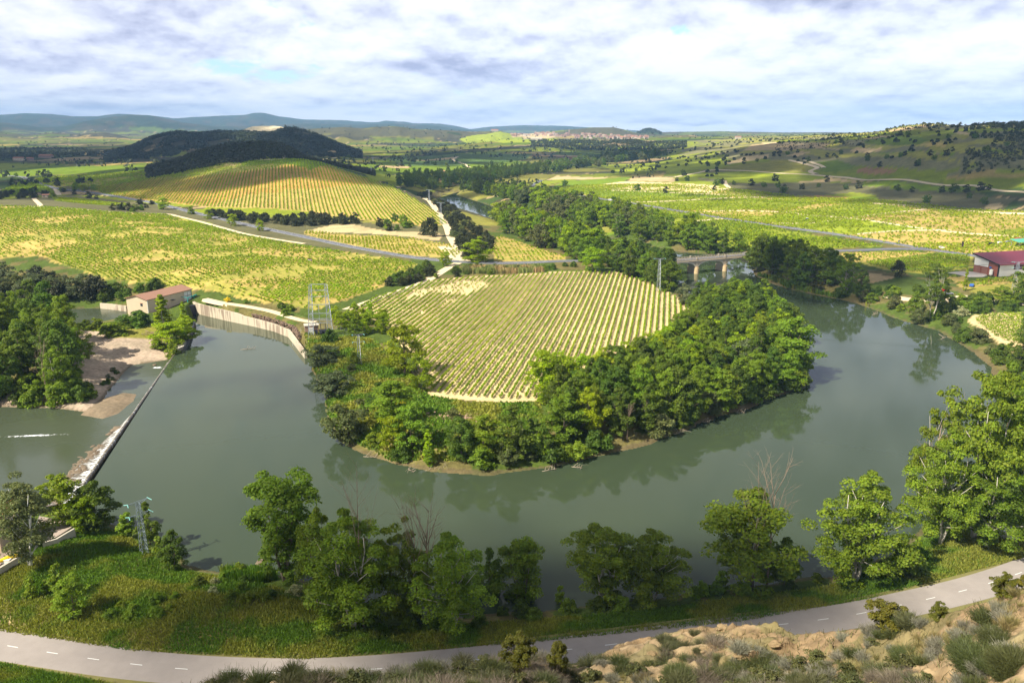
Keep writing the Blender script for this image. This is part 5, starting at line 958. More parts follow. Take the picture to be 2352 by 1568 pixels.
vines_stuff('bush_vine_field', bush_vines('v', FIELDS['rp0'], 2.7, 0, 0, 0, 0, '', az=.6, thr=(40, .56, 3.5), cap=18000), 6, .95, 1.2, 1.4, 'bush vines between the river wood and the right-hand road')
vines_stuff('bush_vine_field', bush_vines('v', FIELDS['leftplain2'], 2.9, 0, 0, 0, 0, '', az=.1, cap=12000), 4, .95, 1.1, 1.2, 'vines of the green field left of the far road')
vines_stuff('bush_vine_field', bush_vines('v', FIELDS['upper'], 2.9, 0, 0, 0, 0, '', az=.25, thr=(50, .55, 5), cap=22000), 4, 1.0, 1.1, 1.2, 'dense vines on the shaded top of the left slope')
vines_stuff('bush_vine_field', bush_vines('v', FIELDS['strip'], 2.0, 0, 0, 0, 0, '', az=.25, cap=6000), 5, .9, 1.1, 1.2, 'bright strip of vines above the bush vineyard')
# ---------------------------------------------------------------- meadow grass, reeds, scrub litter
def blades(name, poly, count, hh, wdt, matk, label, lean=.35, tint=(1, 1, 1), cat='grass', minz=.25, patch=None, cols=None):
    poly = [(float(a), float(b)) for a, b in poly]
    p = np.array(poly); X = rng.uniform(p[:, 0].min(), p[:, 0].max(), count * 3); Y = rng.uniform(p[:, 1].min(), p[:, 1].max(), count * 3); m = inpoly(X, Y, poly)
    if patch: m &= fbm(X / patch[0], Y / patch[0], 3) > patch[1]
    X, Y = X[m][:count], Y[m][:count]; Z = gh(X, Y); m = Z > minz; X, Y, Z = X[m], Y[m], Z[m]; n = len(X); a = rng.random(n) * 6.28; s = .6 + .8 * rng.random(n); h_ = hh * s; w_ = wdt * s
    dx, dy = np.cos(a), np.sin(a); lx, ly = rng.normal(size=n) * lean * h_, rng.normal(size=n) * lean * h_
    V = np.stack([np.stack([X - dx * w_, Y - dy * w_, Z - .05], 1), np.stack([X + dx * w_, Y + dy * w_, Z - .05], 1), np.stack([X + lx + dx * w_ * .5, Y + ly + dy * w_ * .5, Z + h_], 1), np.stack([X + lx - dx * w_ * .5, Y + ly - dy * w_ * .5, Z + h_], 1)], 1).reshape(-1, 3)
    f = fbm(X / 7, Y / 7, 4)[:, None]; f2 = smooth((f - .40) / .22); k = (.6 + .7 * rng.random(n))[:, None] * (np.array([1.6, 1.25, 1.5]) * f2 + np.array([.75, 1.0, .7]) * (1 - f2)) * np.array(tint)
    tag(link(name, mesh_np(name, V, np.arange(4 * n).reshape(n, 4), [LM[matk]], col=np.repeat(k, 4, 0))), label, cat, kind='stuff')
blades('meadow_grass', meadow, 150000, .36, .085, 'grass', 'rough grass and weeds of the near river bank')
blades('roadside_grass', TP([(-120, 1516), (0, 1522), (120, 1545), (240, 1566), (330, 1590), (-120, 1640)]), 22000, .4, .05, 'grass', 'dark grass below the road at the lower left')
blades('rough_grass', wr, 26000, .6, .3, 'grass', 'dry and green grass on the rough end of the peninsula', tint=(1.05, 1.0, 1))
blades('reed_bed', TP([(1085, 618), (1240, 616), (1250, 625), (1080, 629)]), 2600, 2.3, .2, 'reed', 'tall straw-coloured reeds between road and striped vineyard', lean=.08, cat='reeds')
blades('reed_bed', TP([(1060, 618), (1090, 618), (1090, 630), (1062, 628)]), 500, 2.3, .2, 'reed', 'short patch of straw-coloured reeds beside the junction', lean=.08, cat='reeds')
blades('reed_bed', TP([(505, 1318), (600, 1312), (640, 1330), (600, 1340), (520, 1332)]), 2500, 1.6, .08, 'grass', 'green reeds at the water left of the leaning poplar', lean=.08, cat='reeds')
blades('reed_bed', TP([(1725, 632), (1810, 660), (1900, 684), (2000, 712), (2000, 704), (1900, 676), (1810, 652)]), 5000, 1.8, .3, 'grass', 'green reeds along the foot of the dark right-bank wood', lean=.1, cat='reeds')
# ---------------------------------------------------------------- foreground hillside
cr = [(-500, 1640), (-150, 1640), (200, 1600), (370, 1574), (500, 1562), (600, 1556), (750, 1552), (900, 1546), (1000, 1530), (1100, 1520), (1200, 1512), (1330, 1510), (1400, 1482), (1500, 1460), (1600, 1438), (1700, 1425), (1790, 1428), (1830, 1440), (1900, 1436), (2000, 1428), (2100, 1410), (2150, 1402), (2200, 1384), (2250, 1374), (2300, 1352), (2352, 1330), (2500, 1285), (2800, 1270)]
ca_, ce_ = toaz([p[0] for p in cr], [p[1] for p in cr]); tanC = -ce_
NAh, NDh = 1250, 430; ha = np.linspace(R(-84), R(86), NAh); tt = np.linspace(0, 1, NDh)
HA, HT = np.meshgrid(ha, tt); dc = 44 + 7 * np.sin(HA * 7) + 8 * np.clip(HA, -.3, .7); TC = np.interp(HA, ca_, tanC) + .35 * smooth((HA - R(38)) / R(22)) + .25 * smooth((R(-36) - HA) / R(20))
DD = np.where(HT < .72, 2 + (dc - 2) * HT / .72, dc + (HT - .72) / .28 * 34)
tanA = TC + np.clip(.90 - TC, .04, .35) * np.clip((1 - DD / dc) / .58, 0, 1.4)
HZ = np.where(DD <= dc, H - DD * tanA, (H - dc * TC) - (DD - dc) * 1.35 - .05 * (DD - dc) ** 2)
hx, hy = DD * np.sin(HA), DD * np.cos(HA)
rock = fbm(hx / 5 + 3, hy / 3.2, 5, .55); ridg = 1 - np.abs(fbm(hx / 3.1 + 20, hy / 2.3, 4) - .5) * 4; rim = smooth((dc - DD) / 6 + .25)
crestfade = 1 - .5 * np.exp(-((DD - dc) / 5) ** 2)
HZ = HZ + ((rock - .52) * 2.4 + np.clip(ridg - .3, 0, 1) * .6 * (rock > .48) + np.abs(fbm(hx / 1.1, hy / .8, 4) - .5) * 1.1 * (rock > .47)) * crestfade * smooth((DD - 6) / 8) + (fbm(hx / .45, hy / .45, 3) - .5) * .34 - .25 * smooth((DD - 6) / 6) - 4.5 * smooth((17 - DD) / 14)
outc = smooth((rock - .54) / .07)[..., None]; fine = fbm(hx / .5 + 9, hy / .5, 3)[..., None]
hc = np.array([.38, .28, .17]) * (.75 + .5 * fine) * outc + np.array([.27, .19, .11]) * (.7 + .6 * fine) * (1 - outc)
hv = fbm(hx / 2.2 + 2, hy / 2.2, 4)[..., None]; hc = np.where((hv > .55), hc * .6 + np.array([.05, .06, .02]), hc)
GH_ = gh(hx, hy); HZ = np.where(DD > dc, np.maximum(HZ, GH_ - 1.5), HZ)
q = np.arange((NDh - 1) * NAh).reshape(NDh - 1, NAh)[:, :-1].ravel()
hs_ = link('hillside', mesh_np('hillside', np.stack([hx, hy, HZ], 2).reshape(-1, 3), np.stack([q, q + 1, q + 1 + NAh, q + NAh], 1), [tm], col=hc.reshape(-1, 3), smooth_=True)); tag(hs_, kind='structure')
def hillpt(px, py):
    x, y, dz = ray(px, py); hp = math.hypot(x, y); az = math.atan2(x, y); j = (az - ha[0]) / (ha[1] - ha[0]); j = int(round(min(max(j, 0), NAh - 1)))
    d = DD[:, j]; z = HZ[:, j]; s = H + d * dz / hp; m = (s <= z) & (d > 9)
    if not m.any(): return None
    i = int(m.argmax())
    if d[i] > dc[0, j] + 4: return None
    return Vector((hx[i, j], hy[i, j], z[i]))
def hillh(az, t):
    j = (az - ha[0]) / (ha[1] - ha[0]); i = t * (NDh - 1); j = np.clip(np.round(j).astype(int), 0, NAh - 1); i = np.clip(np.round(i).astype(int), 0, NDh - 1); return hx[i, j], hy[i, j], HZ[i, j], rock[i, j]
# tufts: thin curved twigs fanning from a root
def tuft(seed, n, hh, spread, wdt, droop=.25, fork=2):
    g2 = np.random.default_rng(seed); Vs = []; cs = []
    for i in range(n):
        a = g2.random() * 6.28; s = (g2.random() ** .6) * spread; L = hh * (.55 + .6 * g2.random()); root = np.array([math.cos(a) * s * .25, math.sin(a) * s * .25, -.05]); d = np.array([math.cos(a) * s, math.sin(a) * s, 1.0]); d /= np.linalg.norm(d)
        e = np.cross(d, g2.normal(size=3)); e /= np.linalg.norm(e); mid = root + d * L * .55 + np.array([0, 0, .02]); tip = root + d * L + np.array([math.cos(a), math.sin(a), -droop]) * L * .12
        k = .65 + .6 * g2.random()
        for p0, p1, w0, w1 in ((root, mid, wdt, wdt * .8), (mid, tip, wdt * .8, wdt * .3)): Vs += [p0 - e * w0, p0 + e * w0, p1 + e * w1, p1 - e * w1]; cs += [k] * 4
        for f in range(fork):
            b0 = root + (tip - root) * (.4 + .5 * g2.random()); b1 = b0 + (d + g2.normal(size=3) * .55) * L * .25; e2 = e * wdt * .7; Vs += [b0 - e2, b0 + e2, b1 + e2 * .5, b1 - e2 * .5]; cs += [k * 1.1] * 4
    V = np.array(Vs); c = np.array(cs); return V, np.arange(len(V)).reshape(-1, 4), np.stack([c, c, c], 1)
def crownmesh(seed, *a, mat='pine', **k):
    g2 = np.random.default_rng(seed); V, F, c3, _, _ = crown_arrays(g2, *a, **k); return mesh_np('foliage', V, F, [LM[mat]], col=c3)
def tuftmesh(seed, mat, *a, **k): V, F, c3 = tuft(seed, *a, **k); return mesh_np('tuft', V, F, [LM[mat]], col=c3)
LM['green_tuft'] = leaf_mat('green_tuft_leaves', (.09, .105, .035), .2); LM['grey_tuft'] = leaf_mat('grey_tuft_leaves', (.21, .20, .15), .15)
FG = [('dry_shrub', 'grey-brown dry shrub', [tuftmesh(1, 'dry', 420, .8, 1.1, .007), tuftmesh(2, 'dry', 360, .65, 1.3, .007)]), ('heath_shrub', 'olive heath shrub', [tuftmesh(3, 'heath', 520, .7, 1.0, .012), tuftmesh(4, 'heath', 480, .55, 1.2, .012)]),
      ('rosemary_shrub', 'green bristly shrub', [tuftmesh(5, 'green_tuft', 560, .75, .9, .012), crownmesh(6, .8, .7, dome, 0, 16, 1500, .07, mat='green_tuft', rc=(.25, .4))]), ('grey_shrub', 'silver-grey cushion shrub', [tuftmesh(7, 'grey_tuft', 520, .5, 1.1, .010, fork=3)]), ('grass_tuft', 'pale dry grass tuft', [tuftmesh(8, 'reed', 260, .6, .6, .006, fork=0)])]
n_fg = {k[0]: 0 for k in FG}; zones = [('left', -25, -4), ('middle', -4, 8), ('right', 8, 20), ('far right', 20, 36)]
NS = 2900; sa_ = R(-24) + R(60) * rng.random(NS); st_ = .15 + .57 * rng.random(NS) ** .75; sx_, sy_, sz_, srk = hillh(sa_, st_); dsq = np.hypot(sx_, sy_)
keep = (rng.random(NS) < np.where(srk > .57, .30, .97)) & (dsq > 17); idx = np.nonzero(keep)[0]
pj = project(sx_, sy_, sz_); idx = [i for i in idx if pj[1][i] < 1640 and -40 < pj[0][i] < 2400]
idx.sort(key=lambda i: dsq[i]); acc = {}; rest = []
for i in idx:
    f = fbm(np.array([sx_[i] / 6]), np.array([sy_[i] / 6 + 30]), 3)[0]; k = int(np.clip((f - .28) / .42 * 5 + rng.normal() * .9, 0, 4.99)); nm, lab, ms_ = FG[k]
    if acc.get(nm, 0) < 190: acc[nm] = acc.get(nm, 0) + 1
    else: continue
    zone = next((z_[0] for z_ in zones if R(z_[1]) <= sa_[i] < R(z_[2])), 'right'); t_ = 'upper' if st_[i] > .52 else ('middle' if st_[i] > .33 else 'lower')
    s = .45 + .62 * rng.random() ** 1.5; o = link(nm, ms_[i % len(ms_)], None, (sx_[i], sy_[i], sz_[i] - .03), rng.random() * 6.28, (s * 1.15, s * 1.15, s))
    tag(o, f'{lab} among its like on the {zone} part of the foreground slope', 'shrub', f'{lab}s on the {zone} foreground slope')
blx = R(-26) + R(64) * rng.random(26000); blt = .15 + .57 * rng.random(26000); bx, by, bz, brk = hillh(blx, blt); m = (brk < .56) | (rng.random(26000) < .15); bx, by, bz = bx[m], by[m], bz[m]
bx = bx + rng.normal(size=len(bx)) * .12; n = len(bx); a = rng.random(n) * 6.28; h_ = .12 + .3 * rng.random(n); w_ = .012 + .02 * rng.random(n); dx, dy = np.cos(a) * w_, np.sin(a) * w_; lx, ly = rng.normal(size=n) * .15, rng.normal(size=n) * .15
V = np.stack([np.stack([bx - dx, by - dy, bz - .05], 1), np.stack([bx + dx, by + dy, bz - .05], 1), np.stack([bx + lx + dx * .4, by + ly + dy * .4, bz + h_], 1), np.stack([bx + lx - dx * .4, by + ly - dy * .4, bz + h_], 1)], 1).reshape(-1, 3)
k = np.repeat((.6 + .7 * rng.random(n))[:, None] * np.array([1.3, 1.2, 1.0]), 4, 0); tag(link('slope_grass', mesh_np('slope_grass', V, np.arange(4 * n).reshape(n, 4), [LM['heath']], col=k)), 'thin dry grass between the shrubs of the foreground slope', 'grass', kind='stuff')
# low pines and big bushes on the rim
pine_m = [crownmesh(20 + i, 3.0, 1.5, roundp, .03, 40, 9000, .10, mat='pine', rc=(.2, .32), up=.6) for i in range(2)]
pine_t = [trunk_mesh(np.random.default_rng(i), 3.0, .09, [(math.cos(j) * .9, math.sin(j) * .9, 1.2 + .25 * j) for j in range(6)], name='trunk') for i in range(2)]
bushm = tuftmesh(31, 'green_tuft', 2200, 1.0, 1.6, .010, droop=.5, fork=4)
for i, (px, b, t, wp_, lab) in enumerate([(1190, 1532, 1454, 84, 'low round pine standing left of its smaller twin at the roadside rim'), (1281, 1520, 1472, 50, 'smaller of the two low pines at the roadside rim'), (2036, 1432, 1370, 96, 'broad low pine overlapping the road in the lower right'), (2155, 1405, 1378, 44, 'small pine on the rim right of the broad low pine'), (2306, 1352, 1310, 56, 'yellow-green pine against the road at the right edge'), (2372, 1345, 1312, 50, 'pine cut by the right edge beside the yellow-green one')]):
    p = hillpt(px, b) or hillpt(px, b + 14)
    if p is None: continue
    x, y, dz = ray(px, t); hh = H + dz / math.hypot(x, y) * math.hypot(p.x, p.y) - p.z; zc_ = p.y * cp - (p.z - H) * sp_; wdm = wp_ * zc_ / FPX
    o = empty('low_pine', p - Vector((0, 0, .15)), i * 1.7); s = hh / 3.1; o.scale = (wdm / 3.1, wdm / 3.1, s); link('trunk', pine_t[i % 2], o); link('crown', pine_m[i % 2], o); tag(o, lab, 'tree')
for px, b, s, lab in [(1750, 1540, 1.15, 'wide dark green bush left of centre on the foreground slope'), (1700, 1552, .9, 'green bush touching the wide dark green one'), (2300, 1480, .8, 'big olive bush high on the right border of the slope'), (2335, 1540, .9, 'big dark bush filling the lower right corner'), (2250, 1530, 1.1, 'dark bush left of the corner bush'), (1560, 1556, .8, 'low green bush near the bottom edge'), (2090, 1520, .8, 'bristly bright green bush near the bottom edge right of centre')]:
    p = hillpt(px, b)
    if p is not None: tag(link('evergreen_bush', bushm, None, p - Vector((0, 0, .1)), px * .01, (s, s, s * .8)), lab, 'bush')
# boulders of crumbly yellow rock
def rockmesh(seed):
    g2 = np.random.default_rng(seed); bm = bmesh.new(); bmesh.ops.create_icosphere(bm, subdivisions=4, radius=1.0); vs = np.array([v.co[:] for v in bm.verts]); n = fbm(vs[:, 0] * 1.5 + seed * 9, vs[:, 1] * 1.5 + vs[:, 2] * 1.7, 4); n2 = fbm(vs[:, 0] * 5 + seed, vs[:, 1] * 5 + vs[:, 2] * 4, 3)
    for v, a, b in zip(bm.verts, n, n2): v.co *= .45 + .8 * a + .5 * abs(b - .5) + .2 * round(a * 7) / 7; v.co.z = max(v.co.z, -.5) * .7
    me = bpy.data.meshes.new('boulder'); bm.to_mesh(me); bm.free(); me.materials.append(simple('yellow_rock', (.42, .30, .16), .95, var=.35, scale=3, bump=.8)); 
    for p in me.polygons: p.use_smooth = False
    return me
RM = [rockmesh(i) for i in range(5)]
for i, (px, b, s) in enumerate([(1580, 1470, 1.0), (1660, 1440, 1.1), (1700, 1450, .9), (1855, 1455, 1.1), (1880, 1462, .8), (1700, 1500, .9), (1620, 1500, 1.0), (1560, 1520, 1.1), (1930, 1480, .6), (1960, 1485, .8), (1990, 1482, .5), (1905, 1500, .4), (1640, 1535, .8), (1720, 1538, .7), (2280, 1395, .9), (2300, 1400, .7), (2240, 1425, .5), (1500, 1500, .7), (1440, 1520, .7), (1360, 1540, .6), (1060, 1545, .8), (1010, 1555, .7), (900, 1560, .6), (820, 1562, .5), (1150, 1550, .6), (640, 1562, .5), (2000, 1530, .5), (2110, 1455, .6), (2170, 1440, .5), (1780, 1480, .7)]):
    if i % 5 == 3: continue
    s *= .5; p = hillpt(px, b) or hillpt(px, b + 12)
    if p is not None: tag(link('boulder', RM[i % 5], None, p - Vector((0, 0, .25 * s)), i * 1.3, (s * 1.0, s * .8, s * .6)), '{o} crumbly yellow rock in order along the foreground slope'.format(o=ordn(i)), 'rock', 'yellow rocks of the foreground slope')
# ---------------------------------------------------------------- built things
stucco = simple('stucco', (.62, .50, .36), .9, var=.10, scale=.3); tile = simple('roof_tiles', (.36, .20, .14), .85, var=.25, scale=3, bump=.5); conc = simple('concrete', (.55, .50, .42), .9, var=.2, scale=.5)
steel = simple('galvanised_steel', (.50, .54, .60), .45, .6, var=.1); steelb = simple('blue_grey_steel', (.30, .36, .42), .5, .4, var=.1); darkst = simple('dark_steel', (.05, .055, .07), .6, .3); teal = simple('teal_paint', (.03, .32, .30), .5); whitep = simple('white_render', (.80, .78, .74), .8, var=.06)
brickr = simple('rust_cladding', (.30, .10, .07), .8, var=.1, scale=.8); maroon = simple('maroon_roof', (.23, .035, .06), .45, var=.08); blackp = simple('black_paint', (.02, .02, .022), .5); glass = simple('window_glass', (.05, .06, .07), .15, spec=.8); yell = simple('yellow_plastic', (.85, .58, .02), .4); redp = simple('red_paint', (.55, .03, .03), .35); wht = simple('white_car_paint', (.8, .8, .8), .3); grn = simple('green_roof', (.10, .42, .30), .5); rub = simple('rubber', (.02, .02, .02), .8); grey = simple('grey_car_paint', (.3, .32, .36), .3, .3); rooforange = simple('orange_tiles', (.55, .20, .10), .8, var=.2, scale=3)
def stained(name, c, st):
    m, gm = newmat(name); pos = gm.n('ShaderNodeNewGeometry').outputs['Position']; pm = gm.n('ShaderNodeVectorMath', operation='MULTIPLY', ins={0: pos, 1: (1.0, 1.0, .07)}).outputs[0]
    s1 = gm.noise(pm, .9, 5, .6); s2 = gm.noise(pos, .06, 2, .5); f = gm.ramp(gm.math('ADD', gm.math('MULTIPLY', s1, .7), gm.math('MULTIPLY', s2, .45)), [(.55, 0.0), (.66, 1.0)])
    p = gm.n('ShaderNodeBsdfPrincipled', ins={'Base Color': gm.mix(f, c, st), 'Roughness': .9}); out(gm, p.outputs[0]); return m
wallm = stained('stained_concrete', (.58, .50, .38), (.30, .23, .17))
def frame_at(o_, u, v):  # local frame to matrix: origin, x axis, y axis
    u = Vector((u[0], u[1], 0)).normalized(); v = Vector((-u.y, u.x, 0)); return u, v
# power house ------------------------------------------------
Cc = Vector((-162.0, 346.0, 0)); uu = Vector((.365, .931, 0)).normalized(); vv = Vector((-uu.y, uu.x, 0)); L_, W_, E_, RG = 27.0, 12.0, 9.4, 11.0
root = empty('power_house', Cc, math.atan2(uu.y, uu.x)); tag(root, 'sand-coloured gabled power house with tiled roof at the head of the pond', 'building')
m = MB(); m.add([(0, 0, -2), (0, W_, -2), (0, W_, E_), (0, W_ / 2, RG), (0, 0, E_), (L_, 0, -2), (L_, W_, -2), (L_, W_, E_), (L_, W_ / 2, RG), (L_, 0, E_)], [(0, 4, 3, 2, 1), (5, 6, 7, 8, 9), (0, 5, 9, 4), (1, 2, 7, 6), (4, 9, 8, 3), (2, 3, 8, 7)]); m.build('wall', stucco, root)
ov = .6; sl2 = (RG - E_) / (W_ / 2); m = MB()
for s_ in (0, 1):
    y0, y1 = (-ov, W_ / 2) if s_ == 0 else (W_ + ov, W_ / 2); z0 = E_ - ov * sl2 + .06; z1_ = RG + .06
    m.add([(-ov, y0, z0), (L_ + ov, y0, z0), (L_ + ov, y1, z1_), (-ov, y1, z1_), (-ov, y0, z0 + .22), (L_ + ov, y0, z0 + .22), (L_ + ov, y1, z1_ + .22), (-ov, y1, z1_ + .22)], [(0, 1, 2, 3), (4, 7, 6, 5), (0, 4, 5, 1), (1, 5, 6, 2), (2, 6, 7, 3), (3, 7, 4, 0)])
m.build('roof', tile, root)
m = MB(); m.box((L_ - 2.6, -.06, 6.3), (4.2, .12, 4.6)); d_ = m.build('door', whitep, root); m = MB(); m.box((L_ - 2.6, -.14, 6.9), (4.2, .06, .15)); m.box((L_ - 2.6, -.14, 6.3), (.1, .06, 4.6)); m.build('panel_seam', darkst, d_)
m = MB(); m.box((-.05, 3.3, 7.0), (.1, 1.2, 1.2)); wn = m.build('window', glass, root); m = MB(); m.box((-.09, 3.3, 7.72), (.14, 1.6, .16)); m.build('lintel', rooforange, wn)
for x_ in (.12, L_ - .12): MB().box((x_, -.12, 3.6), (.22, .18, 11)).build('drainpipe', teal if x_ > 1 else whitep, root)
for x_, z_ in ((6.2, 5.0), (14.5, 6.8)): MB().box((x_, -.8, z_), (1.6, 1.6, .2)).build('bracket', darkst, root)
m = MB(); pts = [(L_ - 7.5, -4.6, 1.5), (L_ - 7.5, -4.6, 6.2), (L_ - 6.8, -4.6, 7.0), (L_ - 1.5, -4.6, 7.4), (L_ - 1.2, -2.5, 6.8), (L_ - 1.2, -2.5, 4.4)]; m.tube(pts, [.22] * 6, 8); m.bar((L_ - 7, -4.6, 6.9), (L_ - 7, -.3, 7.1), .3)
tag(m.build('pipe_gantry', teal, None, loc=Cc, rz=math.atan2(uu.y, uu.x)), 'teal pipe gantry over the intake of the power house', 'gantry')
m = MB(); m.box((L_ - 8.5, -5.6, .6), (6.5, 3.8, 4.6)); m.box((L_ - 2.5, -5.2, .4), (5.4, 3.0, 3.6))
for k in range(12): m.box((L_ - 11 + k * .95, -7.6 if k < 7 else -6.8, .5), (.12, .2, 3.4))
tag(m.build('intake_screen', darkst, None, loc=Cc, rz=math.atan2(uu.y, uu.x)), 'dark steel intake screens between power house and river wall', 'screen')
# tail race wall
def wall_strip(name, pts, thick, z0, z1, mat, parent=None, cap=None):
    m = MB(); n = len(pts); zt = z1 if hasattr(z1, '__len__') else [z1] * n; V = []
    for i in range(n):
        a = Vector(pts[max(i - 1, 0)] + (0,)) if len(pts[0]) == 2 else pts[max(i - 1, 0)]; b = Vector(pts[min(i + 1, n - 1)] + (0,)) if len(pts[0]) == 2 else pts[min(i + 1, n - 1)]; d = (b - a).normalized(); nx, ny = -d.y * thick / 2, d.x * thick / 2; x, y = pts[i][0], pts[i][1]
        V += [(x - nx, y - ny, z0), (x + nx, y + ny, z0), (x + nx, y + ny, zt[i]), (x - nx, y - ny, zt[i])]
    F = []
    for i in range(n - 1):
        a, b = i * 4, i * 4 + 4; F += [(a, b, b + 3, a + 3), (a + 1, a + 2, b + 2, b + 1), (a + 3, b + 3, b + 2, a + 2), (a, a + 1, b + 1, b)]
    F += [(0, 3, 2, 1), ((n - 1) * 4, (n - 1) * 4 + 1, (n - 1) * 4 + 2, (n - 1) * 4 + 3)]; m.add(V, F); return m.build(name, mat, parent)
tag(wall_strip('sluice_wall', [tuple(map(float, P(a, b, 0))) for a, b in [(409, 728), (430, 724), (452, 719)]], 1.2, -3, 4.2, darkst), 'dark steel sluice wall at the head of the pond', 'sluice')
wl = [Vector((a, b, 0)) for a, b in wall_line]; dens_l = []
for i in range(len(wl) - 1):
    k = max(2, int((wl[i + 1] - wl[i]).length / 2)); dens_l += [wl[i].lerp(wl[i + 1], j / k) for j in range(k)]
dens_l.append(wl[-1]); tw = np.linspace(0, 1, len(dens_l)); ztop = [float(np.interp(t, [0, .35, .37, .8, 1], [5.0, 4.4, 3.7, 2.8, 2.3])) for t in tw]
rw = wall_strip('river_wall', [tuple(p[:2]) for p in dens_l], 1.0, -2.5, ztop, wallm); tag(rw, 'long curved pale concrete wall with rusty streaks holding the pond bank', 'wall')
wall_strip('coping', [tuple(p[:2]) for p in dens_l], 1.2, 0, [z + .12 for z in ztop], conc, rw) if False else None
i0, i1 = int(len(dens_l) * .42), int(len(dens_l) * .80); rng3 = np.random.default_rng(3); m = MB()
for i in range(i0, i1):
    a = dens_l[i]; b = dens_l[i + 1]; d = (b - a).normalized(); nr3 = Vector((-d.y, d.x, 0)); nr3 = nr3 if (nr3.y > 0) else -nr3
    for k in range(16):
        p = a.lerp(b, rng3.random()) + nr3 * (1.2 + rng3.random() * 1.2); m.box((p.x, p.y, ztop[i] - .4 + rng3.random() * 1.9), (.5 + rng3.random() * .7, .5, .28), rng3.random() * 3)
tag(m.build('stone_wall', simple('brown_stone', (.26, .18, .13), .95, var=.4, scale=2)), 'loose brown dry stone wall on top of the river wall', 'wall')
for a, b in (((250, 712), (290, 716)), ):
    p0, p1 = P(a[0], a[1], -1), P(b[0], b[1], -1); tag(wall_strip('channel_wall', [tuple(map(float, P(232, 706, -1))), tuple(map(float, P(262, 709, -1))), tuple(map(float, P(292, 713, -1)))], .8, -3, 1.2, wallm), 'short low concrete wall along the tail race left of the power house', 'wall')
# weir -------------------------------------------------------
ab = [P(447, 735, 0), P(438.6, 768, 0), P(421, 801, 0)]
root = empty('weir_abutment', (float(ab[2][0]), float(ab[2][1]), 0)); tag(root, 'concrete abutment with a dark parapet where the weir meets the island', 'abutment')
o3 = Vector(root.location); m = MB(); pl_ = [Vector((*map(float, P(a, b, .6)), 0)) - o3 for a, b in [(437, 772), (425, 798), (404, 806), (401, 812), (396, 806), (404, 797), (418, 795), (430, 765)]]; m.prism([(q.x, q.y) for q in pl_], -3, 1.3); m.build('slab', conc, root)
w2 = wall_strip('parapet', [(float(P(a, b, 1)[0]) - o3.x, float(P(a, b, 1)[1]) - o3.y) for a, b in [(448, 740), (438.6, 770), (424, 800)]], .5, -2, 1.9, darkst, root)
A0 = Vector((*map(float, P(165, 1150, 0)), 0)); A1 = Vector((*map(float, P(205, 1118, 0)), 0)); A2 = Vector((*map(float, P(404, 809, 0)), 0)); 
root = empty('weir', A1); tag(root, 'long straight weir across the river with white water along its lip', 'weir')
dW = (A2 - A0).normalized(); nW = Vector((-dW.y, dW.x, 0)); Ls = (A2 - A0).length; n = 120; rows = []
m = MB(); V = []
for i in range(n + 1):
    t = i / n; p = A0.lerp(A2, t) - A1; wA = 10 - 8.3 * min(1, t * 2.1)
    for s_, z_ in ((-.25, -1.0), (-.2, .05), (.15, .06), (.5, -.25), (wA * .5, -.75), (wA, -1.72)): V.append(tuple(p + nW * s_ + Vector((0, 0, z_))))
V = np.array(V); jz = fbm(V[:, 0] * .9 + 50, V[:, 1] * .9 + 50, 3) - .5; V[:, 2] += jz * .35 * np.tile([0, 0, 0, .4, 1, .6], n + 1)
F = [(i * 6 + k, i * 6 + k + 1, i * 6 + k + 7, i * 6 + k + 6) for i in range(n) for k in range(5)]
def foam_mat():
    m_, gm = newmat('weir_water'); pos = gm.n('ShaderNodeNewGeometry').outputs['Position']; cs_ = gm.n('ShaderNodeVectorMath', operation='DOT_PRODUCT', ins={0: pos, 1: tuple(nW)}).outputs['Value']; al_ = gm.n('ShaderNodeVectorMath', operation='DOT_PRODUCT', ins={0: pos, 1: tuple(dW)}).outputs['Value']
    vec = gm.n('ShaderNodeCombineXYZ', ins={0: gm.math('MULTIPLY', cs_, .35), 1: al_, 2: 0.0}).outputs[0]; nz = gm.noise(vec, 1.3, 4, .65); near = gm.math('SUBTRACT', cs_, float(nW.dot(A0)))
    band = gm.ramp(gm.math('MULTIPLY', near, .1), [(.0, 0.0), (.05, .0), (.08, .14), (.16, .10), (.4, .04), (1.0, .02)], 'LINEAR'); f = gm.ramp(gm.math('ADD', nz, band), [(.56, 0.0), (.66, 1.0)])
    rk = gm.noise(pos, 1.6, 4, .7); base = gm.mix(rk, (.05, .045, .035), (.20, .16, .11)); b_ = gm.n('ShaderNodeBsdfPrincipled', ins={'Base Color': gm.mix(f, base, (.78, .80, .82)), 'Roughness': .35}); out(gm, b_.outputs[0]); return m_
link('apron', mesh_np('apron', V, F, [foam_mat()], smooth_=True), root)
g3 = np.random.default_rng(8)
def rock_low(g_, s, flat=.45):
    bm = bmesh.new(); bmesh.ops.create_icosphere(bm, subdivisions=2, radius=1)
    for v_ in bm.verts: v_.co *= .7 + .5 * g_.random()
    me = bpy.data.meshes.new('rock'); bm.to_mesh(me); bm.free(); me.materials.append(simple('wet_rock', (.20, .15, .10), .6, var=.4, scale=2)); return me
RL = [rock_low(g3, 1) for _ in range(4)]
for i in range(90):
    t = g3.random() * .30; wA = 10 - 8.3 * min(1, t * 2.1); s_ = 2.0 + g3.random() * (wA - .5); p = A0.lerp(A2, t) + nW * s_; z_ = float(np.interp(s_, [.9, wA * .5, wA], [-.15, -.75, -1.7])); s = .35 + .5 * g3.random()
    tag(link('weir_rock', RL[i % 4], None, (p.x, p.y, z_), g3.random() * 6, (s * 1.8, s, s * .45)), 'flat wet stone among its like on the lower apron of the weir', 'rock', 'flat stones on the weir apron')
